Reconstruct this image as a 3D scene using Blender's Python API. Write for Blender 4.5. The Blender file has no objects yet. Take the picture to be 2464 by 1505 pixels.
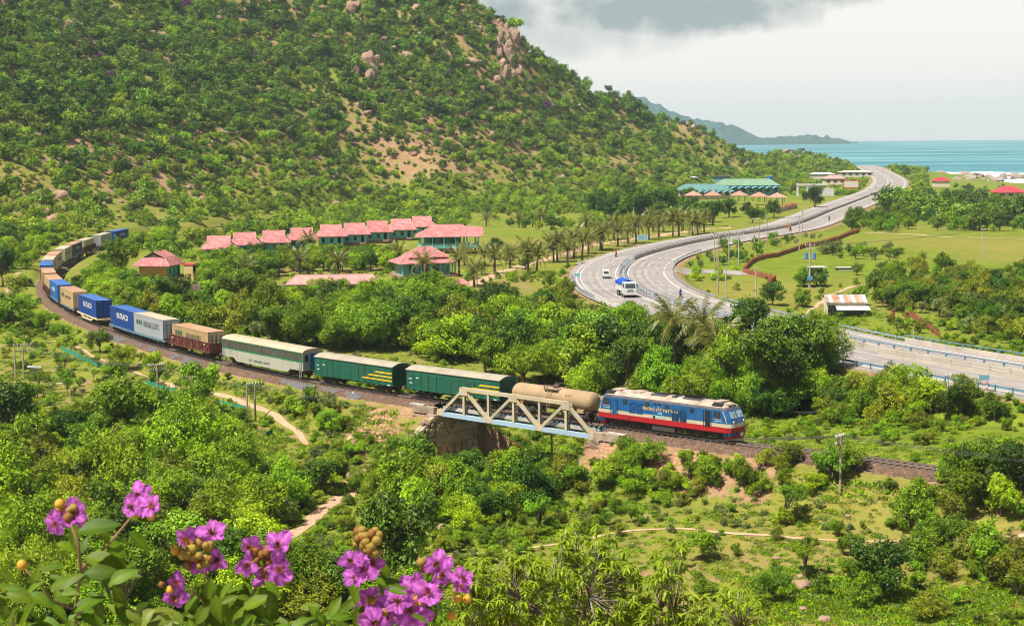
import bpy, math, random
import numpy as np
from math import sin, cos, tan, atan, atan2, radians, pi, sqrt, hypot
from mathutils import Matrix, Vector

# ------------------------------------------------------------------ camera, sky, sun, exposure
scene = bpy.context.scene
COL = scene.collection
WD, HD = 2464.0, 1505.0            # picture frame used for reading positions off the photograph
FM = 58.0                          # focal length in mm
F = WD * FM / 36.0
HZ = 333.0
CH = 28.5                          # camera height above the rails
ROLL = radians(0.4)
PITCH = atan((HD / 2 - HZ) / F)

cam_data = bpy.data.cameras.new('camera')
cam_data.lens = FM
cam_data.sensor_width = 36.0
cam_data.clip_start = 0.1
cam_data.clip_end = 60000.0
cam_data.dof.use_dof = True
cam_data.dof.focus_distance = 190.0
cam_data.dof.aperture_fstop = 16.0
cam = bpy.data.objects.new('camera', cam_data)
COL.objects.link(cam)
_c, _s = cos(ROLL), sin(ROLL)
_r0, _u0, _f0 = Vector((1, 0, 0)), Vector((0, sin(PITCH), cos(PITCH))), Vector((0, cos(PITCH), -sin(PITCH)))
_right = _r0 * _c - _u0 * _s
_up = _r0 * _s + _u0 * _c
cam.matrix_world = Matrix(((_right.x, _up.x, -_f0.x, 0), (_right.y, _up.y, -_f0.y, 0),
         (_right.z, _up.z, -_f0.z, CH), (0, 0, 0, 1)))
scene.camera = cam

SUN_EL = radians(60)
SUN_AZ = atan2(-0.66, -0.56)       # direction towards the sun, measured from +Y to +X
sun_dir = Vector((sin(SUN_AZ) * cos(SUN_EL), cos(SUN_AZ) * cos(SUN_EL), sin(SUN_EL)))
sd = bpy.data.lights.new('sun', 'SUN')
sd.energy = 5.0
sd.angle = radians(0.8)
sd.color = (1.0, 0.945, 0.83)
sun = bpy.data.objects.new('sun', sd)
COL.objects.link(sun)
sun.rotation_euler = (-sun_dir).to_track_quat('-Z', 'Y').to_euler()

world = bpy.data.worlds.new('World')
scene.world = world
world.use_nodes = True
wn, wl = world.node_tree.nodes, world.node_tree.links
wn.clear()
def wnode(t, **k):
 n = wn.new(t)
 for a, b in k.items():
  setattr(n, a, b)
 return n
def wmath(op, a, b=None, clamp=False):
 n = wnode('ShaderNodeMath', operation=op, use_clamp=clamp)
 for i, x in enumerate((a, b)):
  if x is None:
   continue
  if isinstance(x, (int, float)):
   n.inputs[i].default_value = x
  else:
   wl.new(x, n.inputs[i])
 return n.outputs[0]
sky = wnode('ShaderNodeTexSky', sky_type='NISHITA')
sky.sun_disc = False
sky.sun_elevation = SUN_EL
sky.sun_rotation = SUN_AZ
sky.air_density = 1.2
sky.dust_density = 2.0
skys = wnode('ShaderNodeVectorMath', operation='SCALE')
wl.new(sky.outputs[0], skys.inputs[0])
skys.inputs[3].default_value = 0.065
tc = wnode('ShaderNodeTexCoord')
sep = wnode('ShaderNodeSeparateXYZ')
wl.new(tc.outputs['Generated'], sep.inputs[0])
dx, dy, dz = sep.outputs
# cloud sheet: noise over the direction flattened towards the horizon
den = wmath('ADD', wmath('MAXIMUM', dz, 0.0), 0.10)
cmb = wnode('ShaderNodeCombineXYZ')
wl.new(wmath('DIVIDE', dx, den), cmb.inputs[0])
wl.new(wmath('DIVIDE', dy, den), cmb.inputs[1])
nz = wnode('ShaderNodeTexNoise')
wl.new(cmb.outputs[0], nz.inputs['Vector'])
nz.inputs['Scale'].default_value = 0.55
nz.inputs['Detail'].default_value = 7.0
nz.inputs['Roughness'].default_value = 0.55
nz2 = wnode('ShaderNodeTexNoise')
wl.new(tc.outputs['Generated'], nz2.inputs['Vector'])
nz2.inputs['Scale'].default_value = 34.0
nz2.inputs['Detail'].default_value = 6.0
nz2.inputs['Roughness'].default_value = 0.55
# the long grey cloud that hangs over the sea beside the mountain
az = wmath('ARCTAN2', dx, dy)
el = wmath('ARCSINE', dz)
def blob(a0, e0, wa, we):
 x = wmath('DIVIDE', wmath('SUBTRACT', az, radians(a0)), radians(wa))
 y = wmath('DIVIDE', wmath('SUBTRACT', el, radians(e0)), radians(we))
 r = wmath('ADD', wmath('MULTIPLY', x, x), wmath('MULTIPLY', y, y))
 r = wmath('ADD', r, wmath('MULTIPLY', wmath('SUBTRACT', nz2.outputs['Fac'], 0.5), 4.2))
 return wmath('SUBTRACT', 1.0, wmath('DIVIDE', r, 1.7), clamp=True)
b1 = wmath('MULTIPLY', blob(4.6, 4.35, 5.6, 0.80), 1.15)
b2 = wmath('MULTIPLY', blob(1.5, 3.75, 4.0, 0.95), 0.55)
b3 = wmath('MULTIPLY', blob(9.5, 4.9, 3.2, 0.62), 0.8)
bk = wmath('MAXIMUM', wmath('MAXIMUM', b1, b2), b3)
hi = wmath('MULTIPLY', wmath('SUBTRACT', dz, 0.07, clamp=True), 6.0, clamp=True)
gr = wnode('ShaderNodeMapRange')
wl.new(nz.outputs['Fac'], gr.inputs[0])
gr.inputs[1].default_value = 0.38
gr.inputs[2].default_value = 0.68
wide = wmath('MULTIPLY', gr.outputs[0], hi)
dark = wmath('MAXIMUM', bk, wide, clamp=True)
ccol = wnode('ShaderNodeMix', data_type='RGBA')
wl.new(dark, ccol.inputs[0])
ccol.inputs[6].default_value = (0.545, 0.51, 0.475, 1)
ccol.inputs[7].default_value = (0.205, 0.235, 0.235, 1)
# towards the horizon the air is a little greyer
hz = wnode('ShaderNodeMapRange')
wl.new(el, hz.inputs[0])
hz.inputs[1].default_value = radians(-0.3)
hz.inputs[2].default_value = radians(2.6)
hz.inputs[3].default_value = 0.60
hz.inputs[4].default_value = 0.0
hcol = wnode('ShaderNodeMix', data_type='RGBA')
wl.new(hz.outputs[0], hcol.inputs[0])
wl.new(ccol.outputs[2], hcol.inputs[6])
hcol.inputs[7].default_value = (0.45, 0.39, 0.375, 1)
# thin cover: mostly cloud, some clear sky high up
cov = wnode('ShaderNodeMapRange')
wl.new(dz, cov.inputs[0])
cov.inputs[1].default_value = 0.12
cov.inputs[2].default_value = 0.55
cov.inputs[3].default_value = 1.0
cov.inputs[4].default_value = 0.7
fin = wnode('ShaderNodeMix', data_type='RGBA')
wl.new(cov.outputs[0], fin.inputs[0])
wl.new(skys.outputs[0], fin.inputs[6])
dim = wnode('ShaderNodeMapRange')
wl.new(dz, dim.inputs[0])
dim.inputs[1].default_value = 0.10
dim.inputs[2].default_value = 0.50
dim.inputs[3].default_value = 1.0
dim.inputs[4].default_value = 0.24
dsc = wnode('ShaderNodeVectorMath', operation='SCALE')
wl.new(hcol.outputs[2], dsc.inputs[0])
wl.new(dim.outputs[0], dsc.inputs[3])
wl.new(dsc.outputs[0], fin.inputs[7])
bg = wnode('ShaderNodeBackground')
wl.new(fin.outputs[2], bg.inputs[0])
bg.inputs[1].default_value = 1.0
wo = wnode('ShaderNodeOutputWorld')
wl.new(bg.outputs[0], wo.inputs[0])

vs = scene.view_settings
vs.view_transform = 'Standard'
vs.look = 'None'
vs.exposure = 0.92
vs.gamma = 1.0
vs.use_curve_mapping = False
scene.render.engine = 'CYCLES'
cy = scene.cycles
cy.max_bounces = 4
cy.diffuse_bounces = 2
cy.glossy_bounces = 2
cy.transmission_bounces = 4
cy.transparent_max_bounces = 6
cy.volume_bounces = 0
cy.use_denoising = True
cy.filter_width = 1.05

# ------------------------------------------------------------------ reading positions
def ray(u, v):
 a = (u - WD / 2) / F
 b = -(v - HD / 2) / F
 a, b = a * _c + b * _s, -a * _s + b * _c
 return np.array([a, cos(PITCH) + b * sin(PITCH), -sin(PITCH) + b * cos(PITCH)])
def P(u, v, z=0.0):
 d = ray(u, v)
 t = (z - CH) / d[2]
 return np.array([d[0] * t, d[1] * t, z])
def PR(u, v, r):
 d = ray(u, v)
 t = r / hypot(d[0], d[1])
 return np.array([d[0] * t, d[1] * t, CH + d[2] * t])
_Rt, _Up, _Fw = np.array(_right), np.array(_up), np.array(_f0)
def proj(x, y, z):
 q = np.stack([np.asarray(x, float), np.asarray(y, float), np.asarray(z, float) - CH], -1)
 d = np.maximum(q @ _Fw, 0.01)
 return WD / 2 + F * (q @ _Rt) / d, HD / 2 - F * (q @ _Up) / d, d
# ------------------------------------------------------------------ materials
MATS = {}
def nodes_of(m):
 m.use_nodes = True
 n = m.node_tree.nodes
 n.clear()
 return n, m.node_tree.links
def mat(name, col, rough=0.75, var=0.18, scale=2.5, metal=0.0, col2=None, thr=(0.45, 0.7), bump=0.0, bscale=None,
  spec=0.3, streak=False, det=4.0):
 if name in MATS:
  return MATS[name]
 m = bpy.data.materials.new(name)
 n, l = nodes_of(m)
 out = n.new('ShaderNodeOutputMaterial')
 bs = n.new('ShaderNodeBsdfPrincipled')
 l.new(bs.outputs[0], out.inputs[0])
 bs.inputs['Roughness'].default_value = rough
 bs.inputs['Metallic'].default_value = metal
 bs.inputs['Specular IOR Level'].default_value = spec
 tc = n.new('ShaderNodeTexCoord')
 nz = n.new('ShaderNodeTexNoise')
 nz.inputs['Scale'].default_value = scale
 nz.inputs['Detail'].default_value = det
 if streak:
  mp = n.new('ShaderNodeMapping')
  mp.inputs['Scale'].default_value = (1.0, 1.0, 0.12)
  l.new(tc.outputs['Object'], mp.inputs[0])
  l.new(mp.outputs[0], nz.inputs['Vector'])
 else:
  l.new(tc.outputs['Object'], nz.inputs['Vector'])
 r = n.new('ShaderNodeMapRange')
 l.new(nz.outputs['Fac'], r.inputs[0])
 r.inputs[1].default_value, r.inputs[2].default_value = thr if col2 else (0.3, 0.7)
 mx = n.new('ShaderNodeMix')
 mx.data_type = 'RGBA'
 l.new(r.outputs[0], mx.inputs[0])
 c = np.array(col)
 mx.inputs[6].default_value = tuple(c * (1 if col2 else 1 - var)) + (1,)
 mx.inputs[7].default_value = (tuple(col2) if col2 else tuple(np.minimum(c * (1 + var), 0.95))) + (1,)
 oi = n.new('ShaderNodeObjectInfo')
 r0 = n.new('ShaderNodeMapRange')
 r0.inputs[3].default_value, r0.inputs[4].default_value = 0.90, 1.08
 l.new(oi.outputs['Random'], r0.inputs[0])
 h0 = n.new('ShaderNodeHueSaturation')
 l.new(r0.outputs[0], h0.inputs['Value'])
 l.new(mx.outputs[2], h0.inputs['Color'])
 last = h0.outputs[0]
 if col2:
  n2 = n.new('ShaderNodeTexNoise')
  n2.inputs['Scale'].default_value = scale * 0.35
  l.new(tc.outputs['Object'], n2.inputs['Vector'])
  hv = n.new('ShaderNodeHueSaturation')
  r2 = n.new('ShaderNodeMapRange')
  r2.inputs[3].default_value, r2.inputs[4].default_value = 1 - var * 1.6, 1 + var * 1.6
  l.new(n2.outputs['Fac'], r2.inputs[0])
  l.new(r2.outputs[0], hv.inputs['Value'])
  l.new(last, hv.inputs['Color'])
  last = hv.outputs[0]
 l.new(last, bs.inputs['Base Color'])
 if bump:
  bp = n.new('ShaderNodeBump')
  bp.inputs['Strength'].default_value = bump
  nb = n.new('ShaderNodeTexNoise')
  nb.inputs['Scale'].default_value = bscale or scale * 4
  nb.inputs['Detail'].default_value = 4
  l.new(tc.outputs['Object'], nb.inputs['Vector'])
  l.new(nb.outputs['Fac'], bp.inputs['Height'])
  bp.inputs['Distance'].default_value = 0.05
  l.new(bp.outputs[0], bs.inputs['Normal'])
 MATS[name] = m
 return m
def leaf_mat(name, col, yel=None, trans=0.32, rough=0.5, hue=0.03, val=0.35, spec=0.25):
 m = bpy.data.materials.new(name)
 n, l = nodes_of(m)
 out = n.new('ShaderNodeOutputMaterial')
 at = n.new('ShaderNodeAttribute')
 at.attribute_name = 'tint'
 oi = n.new('ShaderNodeObjectInfo')
 mx = n.new('ShaderNodeMix')
 mx.data_type = 'RGBA'
 l.new(at.outputs['Fac'], mx.inputs[0])
 mx.inputs[6].default_value = tuple(np.array(col) * 0.50) + (1,)
 mx.inputs[7].default_value = tuple(yel if yel else np.array(col) * 1.35) + (1,)
 hs = n.new('ShaderNodeHueSaturation')
 rh = n.new('ShaderNodeMapRange')
 rh.inputs[3].default_value, rh.inputs[4].default_value = 0.5 - hue, 0.5 + hue * .25
 l.new(oi.outputs['Random'], rh.inputs[0])
 wv = n.new('ShaderNodeMath')
 wv.operation = 'MULTIPLY_ADD'
 wv.inputs[1].default_value = 7.31
 wv.inputs[2].default_value = 0.17
 l.new(oi.outputs['Random'], wv.inputs[0])
 fr = n.new('ShaderNodeMath')
 fr.operation = 'FRACT'
 l.new(wv.outputs[0], fr.inputs[0])
 rv = n.new('ShaderNodeMapRange')
 rv.inputs[3].default_value, rv.inputs[4].default_value = 1 - val, 1 + val
 l.new(fr.outputs[0], rv.inputs[0])
 l.new(rh.outputs[0], hs.inputs['Hue'])
 l.new(rv.outputs[0], hs.inputs['Value'])
 l.new(mx.outputs[2], hs.inputs['Color'])
 bs = n.new('ShaderNodeBsdfPrincipled')
 bs.inputs['Roughness'].default_value = rough
 bs.inputs['Specular IOR Level'].default_value = spec
 l.new(hs.outputs[0], bs.inputs['Base Color'])
 tr = n.new('ShaderNodeBsdfTranslucent')
 l.new(hs.outputs[0], tr.inputs[0])
 ms = n.new('ShaderNodeMixShader')
 ms.inputs[0].default_value = trans
 l.new(bs.outputs[0], ms.inputs[1])
 l.new(tr.outputs[0], ms.inputs[2])
 l.new(ms.outputs[0], out.inputs[0])
 MATS[name] = m
 return m

# ------------------------------------------------------------------ mesh and object helpers
class MB:
 def __init__(s):
  s.v, s.f = [], []
 def add(s, vs, fs):
  o = len(s.v)
  s.v += [tuple(map(float, p)) for p in vs]
  s.f += [tuple(i + o for i in q) for q in fs]
  return s
 def box(s, cx, cy, cz, sx, sy, sz, rz=0.0):
  c, n = cos(rz), sin(rz)
  vs = []
  for z in (-.5, .5):
   for x, y in ((-.5, -.5), (.5, -.5), (.5, .5), (-.5, .5)):
    X, Y = x * sx, y * sy
    vs.append((cx + X * c - Y * n, cy + X * n + Y * c, cz + z * sz))
  return s.add(vs, [(3, 2, 1, 0), (4, 5, 6, 7), (0, 1, 5, 4), (1, 2, 6, 5), (2, 3, 7, 6), (3, 0, 4, 7)])
 def bar(s, p0, p1, w, h, up=(0, 0, 1)):
  p0, p1 = Vector(p0), Vector(p1)
  d = (p1 - p0).normalized()
  sd = d.cross(Vector(up))
  if sd.length < 1e-4:
   sd = d.cross(Vector((0, 1, 0)))
  sd.normalize()
  u = sd.cross(d)
  vs = []
  for p in (p0, p1):
   for a, b in ((-.5, -.5), (.5, -.5), (.5, .5), (-.5, .5)):
    vs.append(p + sd * (a * w) + u * (b * h))
  return s.add(vs, [(3, 2, 1, 0), (4, 5, 6, 7), (0, 1, 5, 4), (1, 2, 6, 5), (2, 3, 7, 6), (3, 0, 4, 7)])
 def tube(s, pts, r, n=6, caps=True):
  pts = [Vector(p) for p in pts]
  rs = list(r) if isinstance(r, (list, tuple)) else [r] * len(pts)
  vs, fs = [], []
  for i, p in enumerate(pts):
   d = (pts[min(i + 1, len(pts) - 1)] - pts[max(i - 1, 0)])
   d = d.normalized() if d.length > 1e-9 else Vector((0, 0, 1))
   a = d.cross(Vector((0.13, 0.21, 1)) if abs(d.z) < 0.9 else Vector((1, 0.1, 0))).normalized()
   b = d.cross(a)
   for k in range(n):
    t = 2 * pi * k / n
    vs.append(p + (a * cos(t) + b * sin(t)) * rs[i])
  for i in range(len(pts) - 1):
   for k in range(n):
    k2 = (k + 1) % n
    fs.append((i * n + k, i * n + k2, (i + 1) * n + k2, (i + 1) * n + k))
  if caps:
   fs.append(tuple(range(n))[::-1])
   fs.append(tuple((len(pts) - 1) * n + k for k in range(n)))
  return s.add(vs, fs)
 def cyl(s, p0, p1, r0, r1=None, n=12):
  return s.tube([p0, p1], [r0, r0 if r1 is None else r1], n)
 def prism(s, prof, x0, x1, axis='x'):
  n = len(prof)
  vs = []
  for x in (x0, x1):
   for a, b in prof:
    vs.append((x, a, b) if axis == 'x' else ((a, x, b) if axis == 'y' else (a, b, x)))
  fs = [tuple(range(n))[::-1], tuple(range(n, 2 * n))]
  for i in range(n):
   j = (i + 1) % n
   fs.append((i, j, n + j, n + i))
  return s.add(vs, fs)
 def quad(s, a, b, c, d):
  return s.add([a, b, c, d], [(0, 1, 2, 3)])
 def poly(s, pts):
  return s.add(pts, [tuple(range(len(pts)))])
 def mesh(s, name, smooth=False):
  me = bpy.data.meshes.new(name)
  me.from_pydata(s.v, [], s.f)
  if smooth:
   me.polygons.foreach_set('use_smooth', [True] * len(me.polygons))
  me.update()
  return me
 def ob(s, name, m, parent=None, smooth=False, **k):
  me = s.mesh(name, smooth)
  return put(name, me, m, parent, **k)
def put(name, me, m=None, parent=None, loc=None, rz=0.0, rot=None, scale=None, label=None, cat=None, group=None, kind=None):
 if m is not None and not me.materials:
  me.materials.append(m if not isinstance(m, str) else MATS[m])
 o = bpy.data.objects.new(name, me)
 COL.objects.link(o)
 if parent is not None:
  o.parent = parent
 if loc is not None:
  o.location = loc
 if rot is not None:
  o.rotation_euler = rot
 elif rz:
  o.rotation_euler = (0, 0, rz)
 if scale is not None:
  o.scale = scale if hasattr(scale, '__len__') else (scale,) * 3
 tag(o, label, cat, group, kind)
 return o
def tag(o, label=None, cat=None, group=None, kind=None):
 for k, x in (('label', label), ('category', cat), ('group', group), ('kind', kind)):
  if x is not None:
   o[k] = x
 return o
def thing(name, loc, rz=0.0, label=None, cat=None, group=None):
 o = bpy.data.objects.new(name, None)
 o.empty_display_size = 0.2
 COL.objects.link(o)
 o.location = loc
 o.rotation_euler = (0, 0, rz)
 return tag(o, label, cat, group)
def copy_tree(o, parent=None):
 c = o.copy()
 COL.objects.link(c)
 c.parent = parent
 for ch in o.children:
  copy_tree(ch, c)
 return c
_fonts = {}
def text_mesh(s, size, extr=0.004, bold=0.0, sx=1.0):
 key = (s, size, bold, sx)
 if key in _fonts:
  return _fonts[key]
 cu = bpy.data.curves.new('lettering', 'FONT')
 cu.body = s
 cu.size = size
 cu.extrude = extr
 cu.offset = bold
 cu.align_x = 'CENTER'
 cu.align_y = 'CENTER'
 cu.resolution_u = 2
 cu.space_character = 1.08
 o = bpy.data.objects.new('tmp_text', cu)
 COL.objects.link(o)
 dg = bpy.context.evaluated_depsgraph_get()
 me = bpy.data.meshes.new_from_object(o.evaluated_get(dg))
 bpy.data.objects.remove(o)
 bpy.data.curves.remove(cu)
 if sx != 1.0:
  me.transform(Matrix.Diagonal((sx, 1, 1, 1)))
 _fonts[key] = me
 return me
def lettering(s, size, m, parent, loc, side=-1, bold=0.0, sx=1.0, name='lettering'):
 me = text_mesh(s, size, 0.004, bold, sx)
 o = bpy.data.objects.new(name, me.copy())
 o.data.materials.clear()
 o.data.materials.append(MATS[m] if isinstance(m, str) else m)
 COL.objects.link(o)
 o.parent = parent
 o.location = loc
 o.rotation_euler = (pi / 2, 0, 0 if side < 0 else pi)
 return o

ORD = 'first second third fourth fifth sixth seventh eighth ninth tenth eleventh twelfth thirteenth fourteenth fifteenth sixteenth seventeenth eighteenth nineteenth twentieth'.split()
def ordinal(i, n):
 if n == 1:
  return ''
 if i == 0:
  return 'leftmost '
 if i == n - 1:
  return 'rightmost '
 if i < 20:
  return ORD[i] + ' '
 return '%d%s ' % (i + 1, {1: 'st', 2: 'nd', 3: 'rd'}.get((i + 1) % 10, 'th'))
def number_off(objs):
 """things that share a label get their place from the left in the picture"""
 by = {}
 for o in objs:
  by.setdefault(o['label'], []).append(o)
 for lab, l in by.items():
  l.sort(key=lambda o: float(proj(*o.location)[0]))
  for i, o in enumerate(l):
   q = ordinal(i, len(l))
   if q:
    o['label'] = q + lab if q in ('leftmost ', 'rightmost ') else q + 'from left, ' + lab
# ------------------------------------------------------------------ value noise
def vnoise(x, y, seed=0):
 x = np.asarray(x, float); y = np.asarray(y, float)
 xi = np.floor(x).astype(np.int64); yi = np.floor(y).astype(np.int64)
 xf = x - xi; yf = y - yi
 def h(a, b):
  n = (a * 374761393 + b * 668265263 + seed * 974711) & 0xffffffff
  n = ((n ^ (n >> 13)) * 1274126177) & 0xffffffff
  return ((n ^ (n >> 16)) & 0xffff) / 65535.0
 u = xf * xf * (3 - 2 * xf); v = yf * yf * (3 - 2 * yf)
 return (h(xi, yi) * (1 - u) * (1 - v) + h(xi + 1, yi) * u * (1 - v) + h(xi, yi + 1) * (1 - u) * v + h(xi + 1, yi + 1) * u * v)
def fbm(x, y, sc, oct=4, seed=0):
 a, s, t = 1.0, 0.0, 0.0
 for k in range(oct):
  s = s + a * (vnoise(x / sc, y / sc, seed + k * 17) - 0.5)
  t += a
  a *= 0.5
  sc *= 0.5
 return s / t
def catmull(pts, step):
 pts = [np.array(p, float) for p in pts]
 out = []
 for i in range(len(pts) - 1):
  p0, p1, p2, p3 = pts[max(i - 1, 0)], pts[i], pts[i + 1], pts[min(i + 2, len(pts) - 1)]
  if i == 0:
   p0 = 2 * p1 - p2
  if i == len(pts) - 2:
   p3 = 2 * p2 - p1
  n = max(2, int(np.linalg.norm(p2 - p1) / step * 3))
  for k in range(n):
   t = k / n
   out.append(0.5 * (2 * p1 + (p2 - p0) * t + (2 * p0 - 5 * p1 + 4 * p2 - p3) * t * t + (3 * p1 - p0 - 3 * p2 + p3) * t ** 3))
 out.append(pts[-1])
 out = np.array(out)
 s = np.concatenate([[0], np.cumsum(np.linalg.norm(np.diff(out, axis=0), axis=1))])
 m = max(2, int(s[-1] / step) + 1)
 q = np.linspace(0, s[-1], m)
 return np.stack([np.interp(q, s, out[:, k]) for k in range(out.shape[1])], 1)
class Curve:
 def __init__(s, pts, step=1.0):
  s.p = catmull(pts, step)
  s.s = np.concatenate([[0], np.cumsum(np.linalg.norm(np.diff(s.p, axis=0), axis=1))])
  s.L = s.s[-1]
 def at(s, d):
  return np.array([np.interp(d, s.s, s.p[:, k]) for k in range(s.p.shape[1])])
 def dir(s, d):
  v = s.at(min(d + 0.5, s.L)) - s.at(max(d - 0.5, 0))
  return v / np.linalg.norm(v)
 def off(s, d, o):
  """point at distance d, shifted o to the left of the running direction"""
  t = s.dir(d)
  p = s.at(d)
  return np.array([p[0] - t[1] * o, p[1] + t[0] * o])
 def near(s, x, y):
  """distance to the curve and arclength for arrays"""
  x = np.asarray(x, float).ravel(); y = np.asarray(y, float).ravel()
  best = np.full(x.shape, 1e9); bs = np.zeros(x.shape)
  P0, P1 = s.p[:-1, :2], s.p[1:, :2]
  st = max(1, len(P0) // 140)
  idx = np.arange(0, len(s.p), st)
  if idx[-1] != len(s.p) - 1:
   idx = np.append(idx, len(s.p) - 1)
  for a, b in zip(idx[:-1], idx[1:]):
   ax, ay = s.p[a, 0], s.p[a, 1]
   ex, ey = s.p[b, 0] - ax, s.p[b, 1] - ay
   L2 = ex * ex + ey * ey
   t = np.clip(((x - ax) * ex + (y - ay) * ey) / L2, 0, 1)
   d = (x - ax - ex * t) ** 2 + (y - ay - ey * t) ** 2
   m = d < best
   best = np.where(m, d, best)
   bs = np.where(m, s.s[a] + t * sqrt(L2), bs)
  return np.sqrt(best), bs
# ------------------------------------------------------------------ the lines everything hangs on
TR = Curve([(66, 117.5), (58, 123.8), (43.2, 136.2), (37, 140.6), (29.2, 147.2), (21, 153.4), (9.5, 163.5), (-0.2, 172.7), (-11.5, 182.9),
   (-22.8, 194.3), (-36.2, 211), (-46.5, 226.3), (-54.6, 239.5), (-63.6, 256), (-71.2, 271), (-78.4, 287), (-84.2, 302), (-89.6, 318), (-95.0, 336), (-98.9, 352), (-102.2, 368), (-105.2, 386), (-107.3, 403), (-108.8, 421), (-109.8, 442), (-109.9, 460), (-108.2, 485), (-104, 515), (-97.5, 550), (-86, 600), (-66, 672), (-50, 740)], 1.0)
RD = Curve([(88, 133), (77, 152), (66, 172), (54.5, 193), (44.5, 213), (37, 235), (30, 258), (24.5, 281), (22, 305), (22.6, 338),
   (27.6, 372), (38, 406), (56, 449), (86, 508), (121, 620), (160, 745), (195, 862), (243, 1065), (307, 1410), (332, 1560)], 2.0)
RDZ, RDW = 1.0, 10.5
def s_of(c, x, y):
 return float(c.near([x], [y])[1][0])
S_FRONT = s_of(TR, 21.0, 152.7)             # nose of the locomotive
_bl, _br = P(1062.6, 998.9, -1.2), P(1430, 1055.5, -1.2)
SB0, SB1 = s_of(TR, _br[0], _br[1]), s_of(TR, _bl[0], _bl[1])
BL = SB1 - SB0

# ------------------------------------------------------------------ terrain heights
ctl = []
for u, v, z in [(100, 1505, -7), (800, 1505, -7), (1500, 1505, -6.2), (2400, 1505, -6), (350, 1365, -8.5), (740, 1270, -8), (860, 1180, -7.6),
    (1000, 1350, -6.8), (1400, 1300, -6), (1800, 1290, -5), (2400, 1297, -4.6), (2200, 1230, -3.6), (1600, 1200, -4.8),
    (1300, 1230, -6.2), (1250, 1092, -7.6), (1130, 1092, -7.6), (900, 1050, -5.2), (700, 1070, -4.8), (550, 1020, -4.2), (300, 1150, -7),
    (50, 1150, -6.5), (150, 960, -3.6), (330, 870, -2.2), (50, 850, -2.6), (20, 700, -1), (100, 770, -1.2), (30, 600, 1),
    (1000, 800, -2), (1200, 890, -4), (1350, 940, -6), (1700, 940, -4), (1350, 760, -2), (1900, 1000, -3.2), (2300, 1020, -1.8),
    (2460, 1020, -1.3), (2350, 1070, -1.1), (500, 690, -0.2), (800, 690, -0.5), (1100, 665, 0), (380, 665, 0.3), (700, 595, 1.4),
    (1000, 562, 2), (550, 595, 1.4), (1200, 560, 1.2), (1500, 545, 0.6), (1250, 620, 0.2), (700, 760, -1), (500, 760, -0.8),
    (1800, 640, 0.3), (2100, 600, 0), (2464, 620, -0.8), (2200, 700, -.6), (2464, 760, -1.4), (2464, 560, -1), (2300, 520, -1),
    (2464, 500, -2.5), (2350, 446, -5.5), (2464, 446, -6.5), (2250, 430, -5), (1700, 500, 0.8), (1900, 480, 0.8), (2050, 440, 0.5)]:
 ctl.append(P(u, v, z))
mount = {-400: [(560, 430), (470, 500), (380, 545), (250, 610), (120, 670), (0, 735), (-250, 850)],
   0: [(560, 455), (470, 530), (380, 575), (250, 640), (120, 705), (0, 775), (-200, 890)],
   300: [(530, 545), (440, 600), (340, 650), (220, 710), (110, 765), (0, 830), (-200, 950)],
   600: [(505, 625), (420, 665), (320, 715), (200, 775), (100, 825), (0, 885), (-140, 985)],
   800: [(495, 650), (410, 700), (310, 755), (200, 810), (100, 860), (0, 920), (-90, 985)],
   1000: [(480, 690), (400, 740), (300, 800), (200, 850), (100, 900), (20, 940), (-28, 965)],
   1130: [(475, 725), (400, 775), (300, 835), (200, 880), (100, 915), (17, 945)],
   1240: [(470, 760), (400, 810), (300, 870), (200, 912), (130, 935), (82, 950)],
   1300: [(470, 780), (400, 830), (300, 895), (220, 935), (168, 955)],
   1283: [(170, 955)], 1470: [(300, 1000), (218, 1035)], 1505: [(240, 1060)], 1600: [(350, 1080), (276, 1125)],
   1400: [(470, 800), (400, 860), (300, 930), (230, 965), (192, 990)],
   1550: [(450, 880), (380, 970), (300, 1040), (245, 1080)],
   1650: [(440, 930), (370, 1060), (310, 1150), (290, 1170)],
   1700: [(440, 985), (400, 1090), (350, 1180), (325, 1250)],
   1770: [(435, 1080), (400, 1220), (363, 1400)],
   1850: [(420, 1180), (390, 1400), (370, 1520)],
   1910: [(420, 1200), (390, 1420), (366, 1470)],
   2000: [(415, 1250), (389, 1500)], 2045: [(410, 1300), (402, 1520)]}
for u, l in mount.items():
 for v, r in l:
  ctl.append(PR(u, v, r))
 v, r = l[-1]
 q = PR(u, v, r)
 d = q[:2] / np.linalg.norm(q[:2])
 for e, dz_ in ((60, 16), (160, 45), (420, 110)):
  ctl.append(np.array([q[0] + d[0] * e, q[1] + d[1] * e, max(q[2] - dz_, -16)]))
for p in [(0, -30, 27), (0, 0, 26.4), (-40, 0, 26), (40, 0, 26), (0, 12, 23), (0, 30, 16.3), (-40, 30, 15.5), (40, 30, 15.5), (0, 60, 6.5), (-50, 60, 6),
    (50, 60, 6), (0, 92, -3.5), (-60, 92, -4), (60, 92, -4), (330, 1560, 0), (420, 1400, -9), (360, 1200, -6), (520, 1500, -16), (600, 1100, -16),
    (420, 900, -6), (300, 700, -2.5), (260, 500, -1.5), (160, 200, -1.5), (-160, 200, 0), (-260, 300, 6), (400, 1750, -16), (250, 1900, -16),
    (0, 2000, -16), (-300, 1900, -16), (700, 1900, -16), (-500, 1500, -10), (150, 120, -2), (-700, 700, 120), (-700, 1100, 100)]:
 ctl.append(np.array(p, float))
ctl = np.array(ctl)
_d = np.linalg.norm(ctl[:, None, :2] - ctl[None, :, :2], axis=2)
_n = len(ctl)
_A = np.zeros((_n + 1, _n + 1))
_A[:_n, :_n] = -_d
_A[:_n, _n] = 1
_A[_n, :_n] = 1
_w = np.linalg.solve(_A, np.append(ctl[:, 2], 0))
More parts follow.
